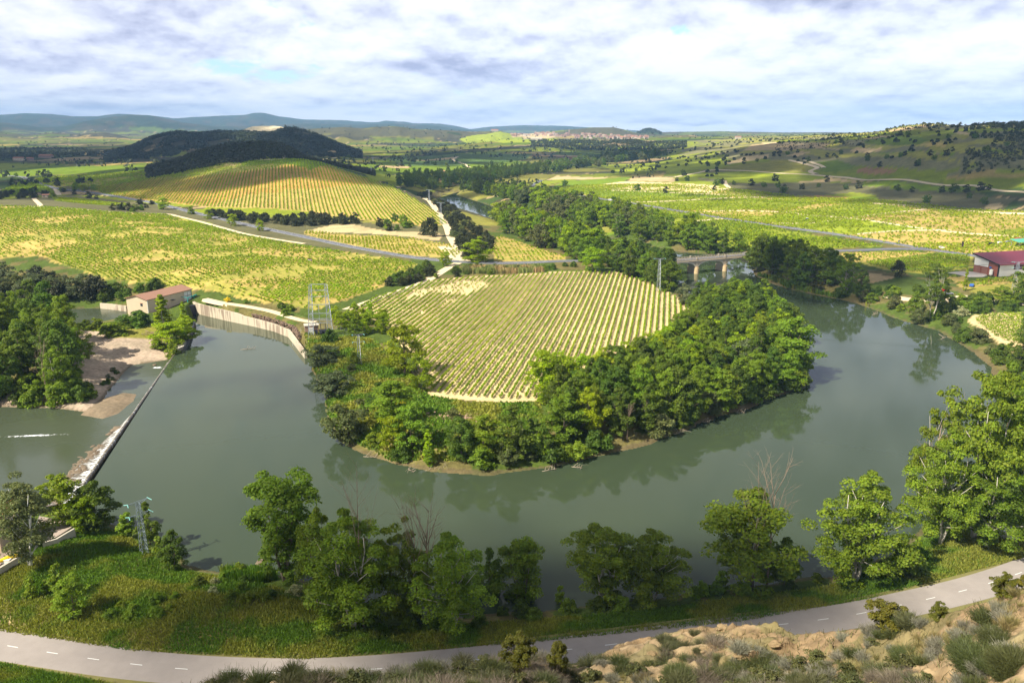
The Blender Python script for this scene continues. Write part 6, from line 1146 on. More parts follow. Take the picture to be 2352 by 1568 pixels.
for i, (px, py, s, lab) in enumerate([(272, 987, 1.8, 'dark flat rock at the foot of the weir'), (252, 996, .8, 'small pale rock left of the dark flat one at the weir'), (355, 838, .7, 'pale stone at the tip of the beach near the weir'), (392, 823, .8, 'pale boulder beside the abutment'), (600, 1290, 1.0, 'single brown stone in the water before the leaning poplar')]):
    p = P(px, py, -1.4 if i < 4 else 0); tag(link('river_rock', RL[i % 4], None, (float(p[0]), float(p[1]), -1.4 if i < 4 else 0), i, (s * 1.5, s, s * .5)), lab, 'rock')
def foam_patch(px, w_, l_, rz, lab):
    p = P(*px, -1.49); m_, gm = newmat('foam'); oc = gm.n('ShaderNodeTexCoord').outputs['Object']; pos = gm.n('ShaderNodeNewGeometry').outputs['Position']; nz = gm.noise(pos, 1.1, 5, .7)
    ln = gm.n('ShaderNodeVectorMath', operation='LENGTH', ins={0: gm.n('ShaderNodeVectorMath', operation='MULTIPLY', ins={0: oc, 1: (2 / l_, 2 / w_, 0)}).outputs[0]}).outputs['Value']
    f = gm.ramp(gm.math('SUBTRACT', gm.math('ADD', nz, .30), gm.math('MULTIPLY', ln, .5)), [(.52, 0.0), (.78, 1.0)]); b_ = gm.n('ShaderNodeBsdfDiffuse', ins={'Color': (.85, .87, .9, 1)}); t_ = gm.n('ShaderNodeBsdfTransparent'); out(gm, gm.n('ShaderNodeMixShader', ins={0: f, 1: t_.outputs[0], 2: b_.outputs[0]}).outputs[0])
    m = MB(); N_ = 24; m.add([(math.cos(6.283 * k / N_) * l_ / 2, math.sin(6.283 * k / N_) * w_ / 2, 0) for k in range(N_)], [tuple(range(N_))]); o = m.build('foam', m_, loc=(float(p[0]), float(p[1]), -1.49 + .03), rz=rz); tag(o, lab, 'foam', kind='stuff')
foam_patch((362, 844), 4.5, 8, .3, 'white sheet of foam below the weir near the beach'); foam_patch((75, 1000), 2.4, 32, .12, 'long thin line of foam drifting on the lower river')
# bridge -----------------------------------------------------
ZD = 8.3; B0 = Vector((*map(float, P(1476, 604, ZD)), 0)); B1 = Vector((*map(float, P(1716, 584.5, ZD)), 0)); bu = (B1 - B0).normalized(); LB = (B1 - B0).length
root = empty('road_bridge', B0, math.atan2(bu.y, bu.x)); tag(root, 'pale stone road bridge with flat arches and railings over the river', 'bridge')
def bx_at(px):   # distance along the bridge of a pier seen at this photo column
    best = min(range(0, 400), key=lambda k: abs(project(*(B0 + bu * LB * k / 400)[:2], 3.0)[0] - px)); return LB * best / 400
pa, pb = bx_at(1592), bx_at(1657); sp3 = pb - pa; piers = [pa - sp3 * k for k in (2, 1)] + [pa, pb]; piers = [p for p in piers if p > 2]; ends = [max(0, piers[0] - sp3)] + piers + [min(LB, pb + sp3)]
WD = 6.6; pale = simple('bridge_stone', (.60, .51, .39), .9, var=.18, scale=.6); pale2 = simple('bridge_ochre_stone', (.62, .46, .26), .9, var=.25, scale=.8)
m = MB(); m.box((LB / 2, 0, ZD - .35), (LB + 6, WD, .7)); m.box((LB / 2, 0, ZD - .75), (LB + 6, WD + .5, .14)); m.build('deck', pale, root)
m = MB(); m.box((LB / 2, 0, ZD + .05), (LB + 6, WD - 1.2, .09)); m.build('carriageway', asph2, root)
for s_ in (-1, 1):
    m = MB(); y = s_ * (WD / 2 - .15); m.box((LB / 2, y, ZD + 1.0), (LB + 6, .16, .14)); m.box((LB / 2, y, ZD + .55), (LB + 6, .10, .10)); m.box((LB / 2, y, ZD + .13), (LB + 6, .3, .24))
    for k in range(int(LB / 2)): m.box((k * 2, y, ZD + .6), (.2, .2, 1.0))
    for p in piers: m.box((p, y, ZD + .7), (.9, .5, 1.5))
    m.build('railing', pale, root)
for i in range(len(ends) - 1):
    x0, x1 = ends[i] + .9, ends[i + 1] - .9; m = MB(); N_ = 24; V = []
    for k in range(N_ + 1):
        x = x0 + (x1 - x0) * k / N_; q = (x - (x0 + x1) / 2) / ((x1 - x0) / 2); za = 3.4 + 3.5 * math.sqrt(max(0, 1 - q * q)) ** .9
        for y in (-WD / 2 + .2, WD / 2 - .2): V += [(x, y, za), (x, y, ZD - .7)]
    for k in range(N_): a = k * 4; b = a + 4; m.F += [(a, a + 1, b + 1, b), (a + 2, b + 2, b + 3, a + 3), (a, b, b + 2, a + 2)]
    m.V = V; m.build('spandrel', pale, root)
    m = MB(); V = []
    for k in range(N_ + 1):
        x = x0 + (x1 - x0) * k / N_; q = (x - (x0 + x1) / 2) / ((x1 - x0) / 2); za = 3.4 + 3.5 * math.sqrt(max(0, 1 - q * q)) ** .9
        for y in (-WD / 2 - .02, WD / 2 + .02): V += [(x, y, za - .03), (x, y, za + .7)]
    for k in range(N_): a = k * 4; b = a + 4; m.F += [(a, a + 1, b + 1, b), (a + 2, b + 2, b + 3, a + 3), (a, b, b + 2, a + 2)]
    m.V = V; m.build('arch_ring', simple('arch_ring_stone', (.75, .68, .56), .9, var=.1), root)
for p in piers:
    m = MB(); m.box((p, 0, .9), (2.6, WD - .2, 5.4)); m.box((p, 0, 5.6), (1.8, WD + .1, 4.0)); pr = m.build('pier', pale, root)
    for s_ in (-1, 1):
        m = MB(); N_ = 12; pts = [(p + 1.5 * math.cos(math.pi * k / N_), s_ * (WD / 2 - .15 + 1.6 * math.sin(math.pi * k / N_))) for k in range(N_ + 1)]; m.prism(pts, -2, 3.3); pts2 = [(p + (x - p) * .55, s_ * (WD / 2 - .15) + (y - s_ * (WD / 2 - .15)) * .55) for x, y in pts]; m.prism(pts2, 3.3, 3.9); m.build('cutwater', pale2, pr)
# lattice masts ----------------------------------------------
def lattice(m, p0, hh, w0, w1, n, t=.09, cx=0, cy=0):
    def c(k, z): w_ = w0 + (w1 - w0) * z / hh; sx, sy = ((-1, -1), (1, -1), (1, 1), (-1, 1))[k]; return (p0[0] + sx * w_ / 2 + cx * z / hh, p0[1] + sy * w_ / 2 + cy * z / hh, p0[2] + z)
    for k in range(4): m.bar(c(k, 0), c(k, hh), t * 1.5, 4)
    zs = [hh * (1 - (1 - i / n) ** 1.15) for i in range(n + 1)]
    for i in range(n):
        for k in range(4):
            a, b = (c(k, zs[i]), c((k + 1) % 4, zs[i + 1])); m.bar(a, b, t, 3)
            if i % 2: m.bar(c(k, zs[i]), c((k + 1) % 4, zs[i]), t, 3)
PY = {}
def pylon(key, px, base, top, w0, w1, lab, mat=steel, n=12, arm=2.4, t=.09, rz=.4, z=None, two=True, foot=False, topx=None):
    p = T1(px, base) if z is None else PV(px, base, z); x, y, dz = ray(topx or px, top); hh = H + dz / math.hypot(x, y) * math.hypot(p.x, p.y) - p.z
    root = empty('power_pylon', p, rz); tag(root, lab, 'pylon'); m = MB(); lattice(m, (0, 0, -.2), hh, w0, w1, n, t); m.build('mast', mat, root); levels = [(hh, 1)] + ([(hh - 2.6, 1)] if two else []); tips = []
    for z_, _ in levels:
        for s_ in (-1, 1):
            m = MB(); m.bar((0, -w1 / 2, z_), (s_ * arm, 0, z_ + .1), t); m.bar((0, w1 / 2, z_), (s_ * arm, 0, z_ + .1), t); m.bar((0, 0, z_ - .7), (s_ * arm, 0, z_ + .1), t); ca = m.build('crossarm', mat, root)
            m = MB(); m.bar((s_ * arm, 0, z_ + .1), (s_ * (arm + .3), .9, z_ - .15), .16, 6); m.bar((s_ * arm, 0, z_ + .1), (s_ * (arm + .3), -.9, z_ - .15), .16, 6); m.build('insulator', simple('glass_insulator', (.25, .55, .52), .2), ca); tips.append(p + Matrix.Rotation(rz, 3, 'Z') @ Vector((s_ * arm, 0, z_)))
    if foot: MB().box((0, 0, .3), (w0 + 1.6, w0 + 1.6, .9)).build('footing', whitep, root)
    PY[key] = tips; return root
pylon('near', 332, 1270, 1152, 1.15, .6, 'near lattice pylon with greenish insulators on the lower left bank', steelb, 13, 2.0, .07, .9, topx=316)
pylon('penin', 826, 838, 768, 1.2, .6, 'small lattice pylon on the rough left side of the peninsula', steel, 11, 1.8, .07, .3)
pylon('corner', 1512, 671, 594, 1.6, .7, 'lattice pylon standing at the upper right corner of the striped vineyard', steel, 14, 2.6, .10, .15, two=False, topx=1515)
pylon('winery', 2325, 690, 601, 1.9, .7, 'lattice pylon on a white footing in front of the winery', steel, 14, 2.6, .10, .2, foot=True, topx=2333)
pylon('slope', 1013, 515, 466, 1.8, .8, 'tall lattice pylon at the lower tip of the golden slope', steel, 10, 2.8, .16, .1, two=False)
pylon('slope2', 986, 462, 436, 1.6, .8, 'lattice pylon farther up beside the scrubby slope', steel, 8, 2.8, .2, .1, two=False)
pylon('far1', 853, 400, 382, 1.8, .9, 'faint lattice pylon on the middle plain, nearer of two', steel, 6, 3, .25, .1, two=False)
pylon('far2', 857, 376, 362, 1.8, .9, 'faint lattice pylon on the middle plain, farther of two', steel, 6, 3, .3, .1, two=False)
wire = simple('wire', (.08, .08, .09), .5, .5)
def cable(a, b, lab, r_=.035, sag=.03):
    a, b = Vector(a), Vector(b); L = (b - a).length; pts = [a.lerp(b, i / 14) - Vector((0, 0, sag * L * 4 * (i / 14) * (1 - i / 14))) for i in range(15)]; m = MB(); m.tube(pts, [r_] * 15, 3); tag(m.build('power_line', wire), lab, 'cable', 'cables of the power lines')
for i in (0, 1): 
    cable(PY['corner'][i], PY['winery'][i], ['left', 'right'][i] + ' cable strung between vineyard corner pylon and winery pylon', .05); cable(PY['slope'][i], PY['corner'][i], ['left', 'right'][i] + ' cable from the slope pylon to the vineyard corner pylon', .05); cable(PY['slope2'][i], PY['slope'][i], ['left', 'right'][i] + ' cable between the two slope pylons', .06)
    cable(PY['near'][i * 2], (-175, 100 + i * 2, 22), ['upper', 'lower'][i] + ' cable leaving the near pylon to the left', .025)
# substation
p = T1(738, 771); root = empty('switch_gear_portal', p, .12); tag(root, 'tall grey lattice portal with many crossbeams beside the river wall', 'portal'); hp_ = 20.5
m = MB(); lattice(m, (-3.9, 0, -.2), hp_, 2.0, .9, 13, .11, .9, 0); lattice(m, (3.6, 0, -.2), hp_, 2.0, .9, 13, .11, -.7, 0); m.build('mast', steel, root)
for z_ in (hp_, hp_ - 2.4, hp_ - 4.8, hp_ - 8, hp_ - 11.5, hp_ - 13.6, 6.2, 5.2):
    m = MB(); w_ = 3.2 + (hp_ - z_) * .06
    for y in (-.4, .4): m.bar((-w_, y, z_), (w_, y, z_), .13)
    for k in range(6): m.bar((-w_ + 2 * w_ * k / 6, -.4, z_), (-w_ + 2 * w_ * (k + 1) / 6, .4, z_), .08, 3)
    m.build('crossbeam', steel, root)
for k in range(3): m = MB(); m.bar((-1.8 + k * 1.8, 0, 2.4), (-1.8 + k * 1.8, 0, 5.0), .26, 8); m.box((-1.8 + k * 1.8, 0, 1.7), (1.0, .9, 1.5)); m.build('breaker', darkst, root)
m = MB(); m.bar((-.3, -.2, 5.2), (-.3, -.2, 12.6), .16, 6); m.bar((-1.2, -.2, 12.6), (-.3, -.2, 11.2), .12); m.build('riser', steel, root)
tag(MB().box((0, 0, .8), (4.2, 2.2, 1.8)).build('transformer', darkst, loc=p + Vector((1.5, 1.8, 0))), 'dark transformer standing inside the lattice portal', 'transformer')
p = T1(716, 762); root = empty('switch_hut', p, .3); tag(root, 'small brown hut with flat roof and white cabinet left of the portal', 'hut'); MB().box((0, 0, 1.4), (5.2, 3.6, 3.0)).build('wall', simple('brown_render', (.34, .22, .16), .9), root); MB().box((0, 0, 3.0), (5.8, 4.2, .25)).build('roof', conc, root); MB().box((-.4, -2.1, 1.1), (1.7, .6, 2.2)).build('cabinet', whitep, root)
m = MB(); c0 = T1(735, 768)
for k in range(28):
    a = k / 28 * 6.283; x, y = c0.x + math.cos(a) * 11, c0.y + math.sin(a) * 8; z_ = float(gh(x, y)); m.bar((x, y, z_), (x, y, z_ + 1.8), .07); a2 = (k + 1) / 28 * 6.283; x2, y2 = c0.x + math.cos(a2) * 11, c0.y + math.sin(a2) * 8; z2_ = float(gh(x2, y2))
    for hh in (.4, 1.1, 1.75): m.bar((x, y, z_ + hh), (x2, y2, z2_ + hh), .03, 3)
tag(m.build('wire_fence', steel), 'thin grey wire fence round the switch gear', 'fence')
# sign board
p = T1(712, 602); p2, _q2 = T1(707, 602), 0; root = empty('field_sign', p, -.05 + math.pi * 0); tag(root, 'dark maroon sign board reading Magni among the bush vines', 'sign'); zc_ = p.y; w_ = 10.6 / FPX * (p.y * cp + 70 * sp_)
m = MB(); m.box((0, 0, w_ * .28 + .5), (w_, .15, w_ * .52)); bd = m.build('board', simple('maroon_board', (.07, .006, .012), .6, var=.05), root); m = MB(); m.box((-w_ * .35, .1, .3), (.12, .12, 1.8)); m.box((w_ * .35, .1, .3), (.12, .12, 1.8)); m.build('post', blackp, root)
fc = bpy.data.curves.new('lettering', 'FONT'); fc.body = 'Magni'; fc.size = w_ * .36; fc.align_x = 'CENTER'; fc.align_y = 'CENTER'; fc.extrude = .01; fc.offset = .012; fc.materials.append(whitep); fo = bpy.data.objects.new('lettering', fc); COL.objects.link(fo); fo.parent = bd; fo.location = (0, -.10, w_ * .28 + .5); fo.rotation_euler = (R(90), 0, 0)
bpy.context.view_layer.update(); lm_ = bpy.data.meshes.new_from_object(fo.evaluated_get(bpy.context.evaluated_depsgraph_get())); bpy.data.objects.remove(fo); lo_ = link('lettering', lm_, bd, (0, -.10, w_ * .28 + .5)); lo_.rotation_euler = (R(90), 0, 0)
# winery ------------------------------------------------------
def z4(x, y): return ((3650 + x / 5.2265) / 1.7415, (940 + y / 5.2265) / 1.7415)
zb = 6.2; Wb0 = Vector((*map(float, P(*z4(1265, 765), zb)), 0)); Wf0 = Vector((*map(float, P(*z4(1790, 872), zb)), 0)); gu = (Wf0 - Wb0); GW = gu.length; gu.normalize(); lu = Vector((-gu.y, gu.x, 0)); lu = lu if lu.x > 0 else -lu; LW = 42.0
def hat(pt, px, top): x, y, dz = ray(px, top); return H + dz / math.hypot(x, y) * math.hypot(pt.x, pt.y) - zb
hb_, hf_ = hat(Wb0, *z4(1285, 400)), hat(Wf0, *z4(1830, 625))
root = empty('winery', Wb0 + Vector((0, 0, zb)), math.atan2(lu.y, lu.x)); tag(root, 'winery hall with sloping maroon roof and white and rust walls', 'building'); s_ = 1 if Vector((-lu.y, lu.x, 0)).dot(gu) > 0 else -1
def q3(a, b, c): return (a, s_ * b, c)     # a along, b across gable, c up
m = MB(); V = [q3(0, 0, -1.5), q3(0, GW, -1.5), q3(0, GW, hf_), q3(0, 0, hb_), q3(LW, 0, -1.5), q3(LW, GW, -1.5), q3(LW, GW, hf_), q3(LW, 0, hb_)]; m.add(V, [(0, 1, 2, 3), (4, 7, 6, 5), (0, 4, 5, 1), (1, 5, 6, 2), (2, 6, 7, 3), (3, 7, 4, 0)]); wl_ = m.build('wall', brickr, root)
zl = lambda b: hb_ + (hf_ - hb_) * b / GW
m = MB(); m.add([q3(-.12, .1, 4.0), q3(-.12, GW * .57, 4.0), q3(-.12, GW * .57, zl(GW * .57) - .25), q3(-.12, .1, hb_ - .25)], [(0, 1, 2, 3)]); m.add([q3(0, GW + .10, 0), q3(LW, GW + .10, 0), q3(LW, GW + .10, hf_ - .2), q3(0, GW + .10, hf_ - .2)], [(0, 1, 2, 3)]); m.build('white_cladding', whitep, root)
for b0_, b1_ in ((1.2, 5.2), (6.2, 10.6)): m = MB(); m.box(q3(-.1, (b0_ + b1_) / 2 * GW / 19, 1.7), (.1, (b1_ - b0_) * GW / 19, 3.4)); d_ = m.build('shutter_door', simple('dull_red_shutter', (.33, .15, .11), .7), root); 
m = MB(); m.box(q3(-.08, GW - .4, hf_ / 2), (.2, .9, hf_)); m.build('corner_panel', blackp, root)
for a_, w3, z_, h3, mt in ((13, 7, hf_ - 1.7, 2.4, 'dark_panel'), (22, 9, hf_ - 1.4, 2.0, 'rust_panel'), (22, 8, hf_ - 3.5, 2.0, 'dark_panel')): MB().box(q3(a_, GW + .16, z_), (w3, .08, h3)).build('facade_panel', simple(mt, (.12, .03, .03) if mt == 'dark_panel' else (.36, .09, .03), .6), root)
m = MB(); V = []; t = .45
for zz_ in (0, t): V += [q3(-1.2, -1.0, zl(-1) + .05 + zz_), q3(LW + 1, -1.0, zl(-1) + .05 + zz_), q3(LW + 1, GW + 1.0, zl(GW + 1) + .05 + zz_), q3(-1.2, GW + 1.0, zl(GW + 1) + .05 + zz_)]
m.add(V, [(0, 3, 2, 1), (4, 5, 6, 7), (0, 1, 5, 4), (1, 2, 6, 5), (2, 3, 7, 6), (3, 0, 4, 7)]); rf = m.build('roof', maroon, root)
m = MB(); m.add([q3(-1.26, -1.0, zl(-1) - .15), q3(-1.26, GW + 1, zl(GW + 1) - .15), q3(-1.26, GW + 1, zl(GW + 1) + .55), q3(-1.26, -1, zl(-1) + .55), q3(-1.21, -1.0, zl(-1) - .15), q3(-1.21, GW + 1, zl(GW + 1) - .15), q3(-1.21, GW + 1, zl(GW + 1) + .55), q3(-1.21, -1, zl(-1) + .55)], [(0, 1, 2, 3), (4, 7, 6, 5), (0, 4, 5, 1), (3, 2, 6, 7)]); m.build('fascia', blackp, rf)
o_ = Vector(root.location); Rz = Matrix.Rotation(root.rotation_euler.z, 3, 'Z')
m = MB(); m.tube([(0, 0, 0), (0, 0, 2.6), (0, 0, 2.9)], [.9, .9, .3], 14)
for k in range(3): m.bar((math.cos(k * 2.1) * .7, math.sin(k * 2.1) * .7, -.6), (math.cos(k * 2.1) * .7, math.sin(k * 2.1) * .7, 0), .15)
tag(m.build('storage_tank', whitep, loc=o_ + Rz @ Vector(q3(-1.8, GW - 3.2, .7))), 'white upright tank beside the winery corner', 'tank')
tag(MB().box((0, 0, 0), (.7, 1.0, .8)).bar((0, -.6, -.3), (0, .6, .3), .3, 8).build('cooling_unit', simple('blue_unit', (.05, .16, .5), .5), loc=o_ + Rz @ Vector(q3(-.5, GW * .68, 4.2))), 'blue cooling unit on the rust wall of the winery', 'cooling unit')
yard = [z4(*q) for q in [(1265, 768), (1530, 815), (1560, 850), (1480, 880), (1200, 885), (900, 815), (730, 790), (1000, 755)]]; wy_ = TP(yard)
m = MB(); m.prism(wy_, 5.0, 6.25); tag(m.build('yard', simple('pale_concrete', (.55, .50, .46), .9, var=.1)), kind='structure')
# green-roofed shed behind
p = T1(2345, 566); root = empty('shed', p, .25); tag(root, 'open shed with green metal roof cut by the right edge', 'shed')
m = MB()
for x in (-5, 0, 5, 10):
    for y in (-3, 3): m.bar((x, y, -.5), (x, y, 3.4), .25)
m.build('post', steel, root); m = MB(); m.add([(-6, -4, 3.2), (12, -4, 3.2), (12, 4, 4.4), (-6, 4, 4.4), (-6, -4, 3.4), (12, -4, 3.4), (12, 4, 4.6), (-6, 4, 4.6)], [(0, 3, 2, 1), (4, 5, 6, 7), (0, 1, 5, 4), (1, 2, 6, 5), (2, 3, 7, 6), (3, 0, 4, 7)]); m.build('roof', grn, root)
tag(MB().box((0, 0, 1.2), (1.0, .4, 5.4)).box((0, 0, 3.95), (1.1, .45, .12)).build('totem_sign', simple('dark_totem', (.05, .03, .04), .5), loc=T1(2210, 569)), 'dark upright totem sign beside the road before the winery', 'sign')
# vehicles
def car(px, py, rz, paint_, lab, group=None, van=False, L=4.3, z=None):
    p = T1(px, py); root = empty('parked_car', p, rz); tag(root, lab, 'car', group); W = 1.75; prof = [(-L / 2, .35), (-L / 2, .85), (-L * .42, .95), (-L * .30, 1.42), (L * .12, 1.45), (L * .26, .98), (L * .46, .86), (L / 2, .6), (L / 2, .35)] if not van else [(-L / 2, .35), (-L / 2, 2.0), (L * .25, 2.05), (L * .38, 1.25), (L / 2, 1.1), (L / 2, .35)]
    n = len(prof); m = MB(); V = [(x, -W / 2, z_) for x, z_ in prof] + [(x, W / 2, z_) for x, z_ in prof]; m.add(V, [(k, (k + 1) % n, n + (k + 1) % n, n + k) for k in range(n)] + [tuple(range(n))[::-1], tuple(range(n, 2 * n))]); m.build('body', paint_, root)
    m = MB(); top = 1.33 if not van else 1.85; m.box((-L * .09, 0, top - .22), (L * .36, W + .03, .34)); m.build('window', glass, root)
    for x in (-L * .31, L * .31):
        for y in (-W / 2, W / 2): MB().bar((x, y - .1, .32), (x, y + .1, .32), .64, 12).build('wheel', rub, root)
    return root
car(1402, 460, -.45, wht, 'white car driving on the right-hand country road', L=4.6); car(2162, 571, -.35, wht, 'white car parked past the junction at the vine edge'); 
car(2278, 562, .1, blackp, 'black car parked behind the winery roof'); car(2297, 560, .1, wht, 'white car parked behind the winery roof next to the black one'); car(2316, 558, .1, grey, 'grey car parked behind the winery roof'); car(2170, 668, .5, redp, 'red car half hidden under trees on the gravel drive'); car(2178, 676, -.2, grey, 'grey car parked below the red one on the gravel drive'); car(2340, 553, .1, redp, 'red van with white top near the green shed', van=True, L=5.4); car(2232, 658, .9, simple('blue_paint', (.04, .12, .4), .4), 'blue car behind the hedge near the gravel drive')
p = T1(1854, 507); root = empty('tractor', p, .8); tag(root, 'small white-roofed tractor working in the bright vines', 'tractor'); MB().box((.6, 0, 1.0), (1.8, .8, .8)).build('bonnet', grn, root); MB().box((-.6, 0, 1.4), (1.3, 1.2, 1.5)).build('cab', glass, root); MB().box((-.6, 0, 2.25), (1.7, 1.5, .2)).build('roof', wht, root)
for x, y, r_ in ((-.8, .8, 1.5), (-.8, -.8, 1.5), (1.2, .6, .9), (1.2, -.6, .9)): MB().bar((x, y - .15, r_ / 2), (x, y + .15, r_ / 2), r_, 12).build('wheel', rub, root)
# junction paint and roadside signs
for i, (px, py) in enumerate([(2063, 563), (1396, 562), (1953, 548), (1912, 541)]):
    p = T1(px, py); root = empty('road_sign', p, .5); tag(root, ['square road sign on posts at the junction', 'small road sign left of the middle wood', 'small road sign beside the right-hand road', 'round road sign farther up the right-hand road'][i], 'sign'); MB().bar((0, 0, 0), (0, 0, 2.6), .12).build('post', steel, root); MB().box((0, -.1, 2.8), (1.5 if i == 0 else .7, .08, 1.1 if i == 0 else .7)).build('board', steelb if i == 0 else whitep, root)
# houses -------------------------------------------------------
def house(px, py, w_, d_, hh, rz, wm, rm, lab, group=None, flat=False, z=None, whole=False, name='house'):
    p = T1(px, py) if z is None else PV(px, py, z); rh = d_ * .22
    if whole:
        me = MB(); me.add([(-w_ / 2, -d_ / 2, -3), (w_ / 2, -d_ / 2, -3), (w_ / 2, d_ / 2, -3), (-w_ / 2, d_ / 2, -3), (-w_ / 2, -d_ / 2, hh), (w_ / 2, -d_ / 2, hh), (w_ / 2, d_ / 2, hh), (-w_ / 2, d_ / 2, hh)], [(0, 1, 5, 4), (1, 2, 6, 5), (2, 3, 7, 6), (3, 0, 4, 7)])
        me.add([(-w_ / 2 - .5, -d_ / 2 - .5, hh), (w_ / 2 + .5, -d_ / 2 - .5, hh), (w_ / 2 + .5, 0, hh + rh), (-w_ / 2 - .5, 0, hh + rh), (w_ / 2 + .5, d_ / 2 + .5, hh), (-w_ / 2 - .5, d_ / 2 + .5, hh)], [(0, 1, 2, 3), (3, 2, 4, 5), (0, 3, 5), (1, 4, 2)])
        me_ = mesh_np('house', np.array(me.V), me.F, [wm, rm], midx=[0] * 4 + [1] * 4); return tag(link(name, me_, None, p, rz), lab, 'house', group)
    root = empty(name, p, rz); tag(root, lab, 'house', group); MB().box((0, 0, hh / 2 - 1), (w_, d_, hh + 2)).build('wall', wm, root)
    m = MB(); m.add([(-w_ / 2 - .5, -d_ / 2 - .5, hh), (w_ / 2 + .5, -d_ / 2 - .5, hh), (w_ / 2 + .5, 0, hh + rh), (-w_ / 2 - .5, 0, hh + rh), (w_ / 2 + .5, d_ / 2 + .5, hh), (-w_ / 2 - .5, d_ / 2 + .5, hh)], [(0, 1, 2, 3), (3, 2, 4, 5), (0, 3, 5), (1, 4, 2), (0, 5, 4, 1)]); m.build('roof', rm, root)
    for k in range(max(1, int(w_ / 4))): MB().box((-w_ / 2 + 2 + k * 4, -d_ / 2 - .03, hh * .55), (1.1, .1, 1.3)).build('window', glass, root)
    return root
wf = [simple('village_wall_a', (.46, .36, .30), .9), simple('village_wall_b', (.56, .50, .44), .9), simple('village_wall_c', (.36, .25, .20), .9)]; rfm = [simple('village_roof_a', (.42, .20, .14), .9), simple('village_roof_b', (.34, .19, .15), .9)]
house(*z1(128, 408), 22, 12, 6, .1, stucco, rfm[0], 'reddish farmhouse farthest left on the plain'); house(*z1(205, 405), 14, 9, 5, .1, wf[2], rfm[0], 'low reddish barn right of the leftmost farmhouse'); house(*z1(312, 390), 34, 14, 6, -.1, wf[2], rfm[0], 'long red-roofed farm by the striped field on the left plain')
house(*z1(318, 655), 8, 4.5, 2.6, .1, stucco, rfm[0], 'small tiled field hut beside the left road junction', name='field_hut')
g4 = np.random.default_rng(12); vil = []
for i in range(200):
    t = g4.random(); px = 1172 + 320 * t; ylo = np.interp(px, [1172, 1250, 1330, 1420, 1500], [312, 312, 317, 319, 319]); yhi = np.interp(px, [1172, 1250, 1330, 1420, 1500], [308, 305, 307, 311, 313]); py = yhi + (ylo - yhi) * g4.random(); den = np.interp(px, [1172, 1220, 1260, 1400, 1470, 1492], [.5, .25, .9, 1, .8, .3])
    if g4.random() < den: vil.append((px, py))
vil.sort()
for i, (px, py) in enumerate(vil): house(px, py + 1, 9 + 12 * g4.random(), 7 + 5 * g4.random(), 5 + 5 * g4.random(), g4.normal() * .4, wf[int(g4.random() * 3)], rfm[int(g4.random() * 2)], 'tiny pale or brick house with red roof in the distant village', 'houses of the distant village', whole=True, name='village_house')
p = T1(1307, 311); tag(MB().box((0, 0, 12), (7, 7, 30)).add([(-4, -4, 27), (4, -4, 27), (4, 4, 27), (-4, 4, 27), (0, 0, 36)], [(0, 1, 4), (1, 2, 4), (2, 3, 4), (3, 0, 4)]).build('church_tower', wf[2], loc=p), 'church tower rising from the distant village', 'tower')
house(*z2(1140, 212), 40, 18, 8, .1, wf[1], rfm[0], 'pale farm left of the village on the far slope', whole=True); house(*z2(1420, 274), 40, 12, 7, 0, wf[1], wf[1], 'white farm buildings below the village', whole=True); house(*z2(795, 500), 10, 7, 5, 0, stucco, rfm[0], 'small hut with orange roof under the big field tree'); house(*z3(430, 262), 20, 10, 7, 0, wf[1], rfm[0], 'white house on the blue plateau at the right', whole=True)
# lower left corner: building, terrace, ramp ------------------------------------------------
def z5(x, y): return (x / 3.7935 / 1.7415, (1950 + y / 3.7935) / 1.7415)
p = PV(*z5(60, 960), 4.2); root = empty('riverside_house', p, .25); tag(root, 'cream house with orange roof cut by the lower left edge', 'house'); MB().box((-7.0, 3, 3.0), (14, 8, 8)).build('wall', stucco, root); MB().box((-7.0, 3, 7.2), (15.4, 9.4, .35)).build('roof', rooforange, root); MB().box((-2.5, -1.06, 4.2), (1.2, .1, 1.4)).build('window', glass, root)
tp = [P(*z5(*q), 3.6) for q in [(-600, 1500), (0, 1250), (310, 1065), (300, 1010), (-100, 980), (-700, 1000)]]; m = MB(); m.prism([tuple(map(float, q)) for q in tp], 0, 4.6); tag(m.build('terrace', simple('terrace_planks', (.32, .24, .20), .9, var=.2, scale=2)), kind='structure')
tag(wall_strip('terrace_wall', [tuple(map(float, P(*z5(*q), 4.6))) for q in [(-300, 1390), (0, 1245), (310, 1062)]], .5, 1, 5.1, conc), 'low concrete parapet below the house at the lower left', 'wall')
m = MB(); N_ = 9; V = []
for i in range(N_):
    t = i / (N_ - 1); r_ = .62 * math.sin(math.pi * min(.97, max(.03, t))) ** .5
    for k in range(8): V.append((t * 4.6 - 2.3, math.cos(k * math.pi / 4) * r_ * .8, .55 + math.sin(k * math.pi / 4) * r_))
m.add(V, [(i * 8 + k, i * 8 + (k + 1) % 8, i * 8 + 8 + (k + 1) % 8, i * 8 + 8 + k) for i in range(N_ - 1) for k in range(8)]); q_ = P(*z5(185, 1075), 4.9); tag(m.build('kayak', yell, loc=(float(q_[0]), float(q_[1]), 4.65), rz=.75, smooth_=True), 'yellow kayak lying on the terrace at the lower left', 'kayak')
q_ = P(*z5(100, 1105), 4.9); tag(MB().box((0, 0, .3), (1.6, 1.0, .6)).box((0, 0, .65), (1.7, 1.1, .1)).build('box', whitep, loc=(float(q_[0]), float(q_[1]), 4.62)), 'white box beside the yellow kayak', 'box')
rp = [P(*z5(*q), 3.4) for q in [(600, 480), (820, 520), (980, 560), (1120, 635), (860, 800), (660, 860), (560, 700)]]; m = MB(); m.prism([tuple(map(float, q)) for q in rp], -1, 4.2); tag(m.build('concrete_ramp', simple('ramp_concrete', (.42, .34, .29), .9, var=.15)), kind='structure')
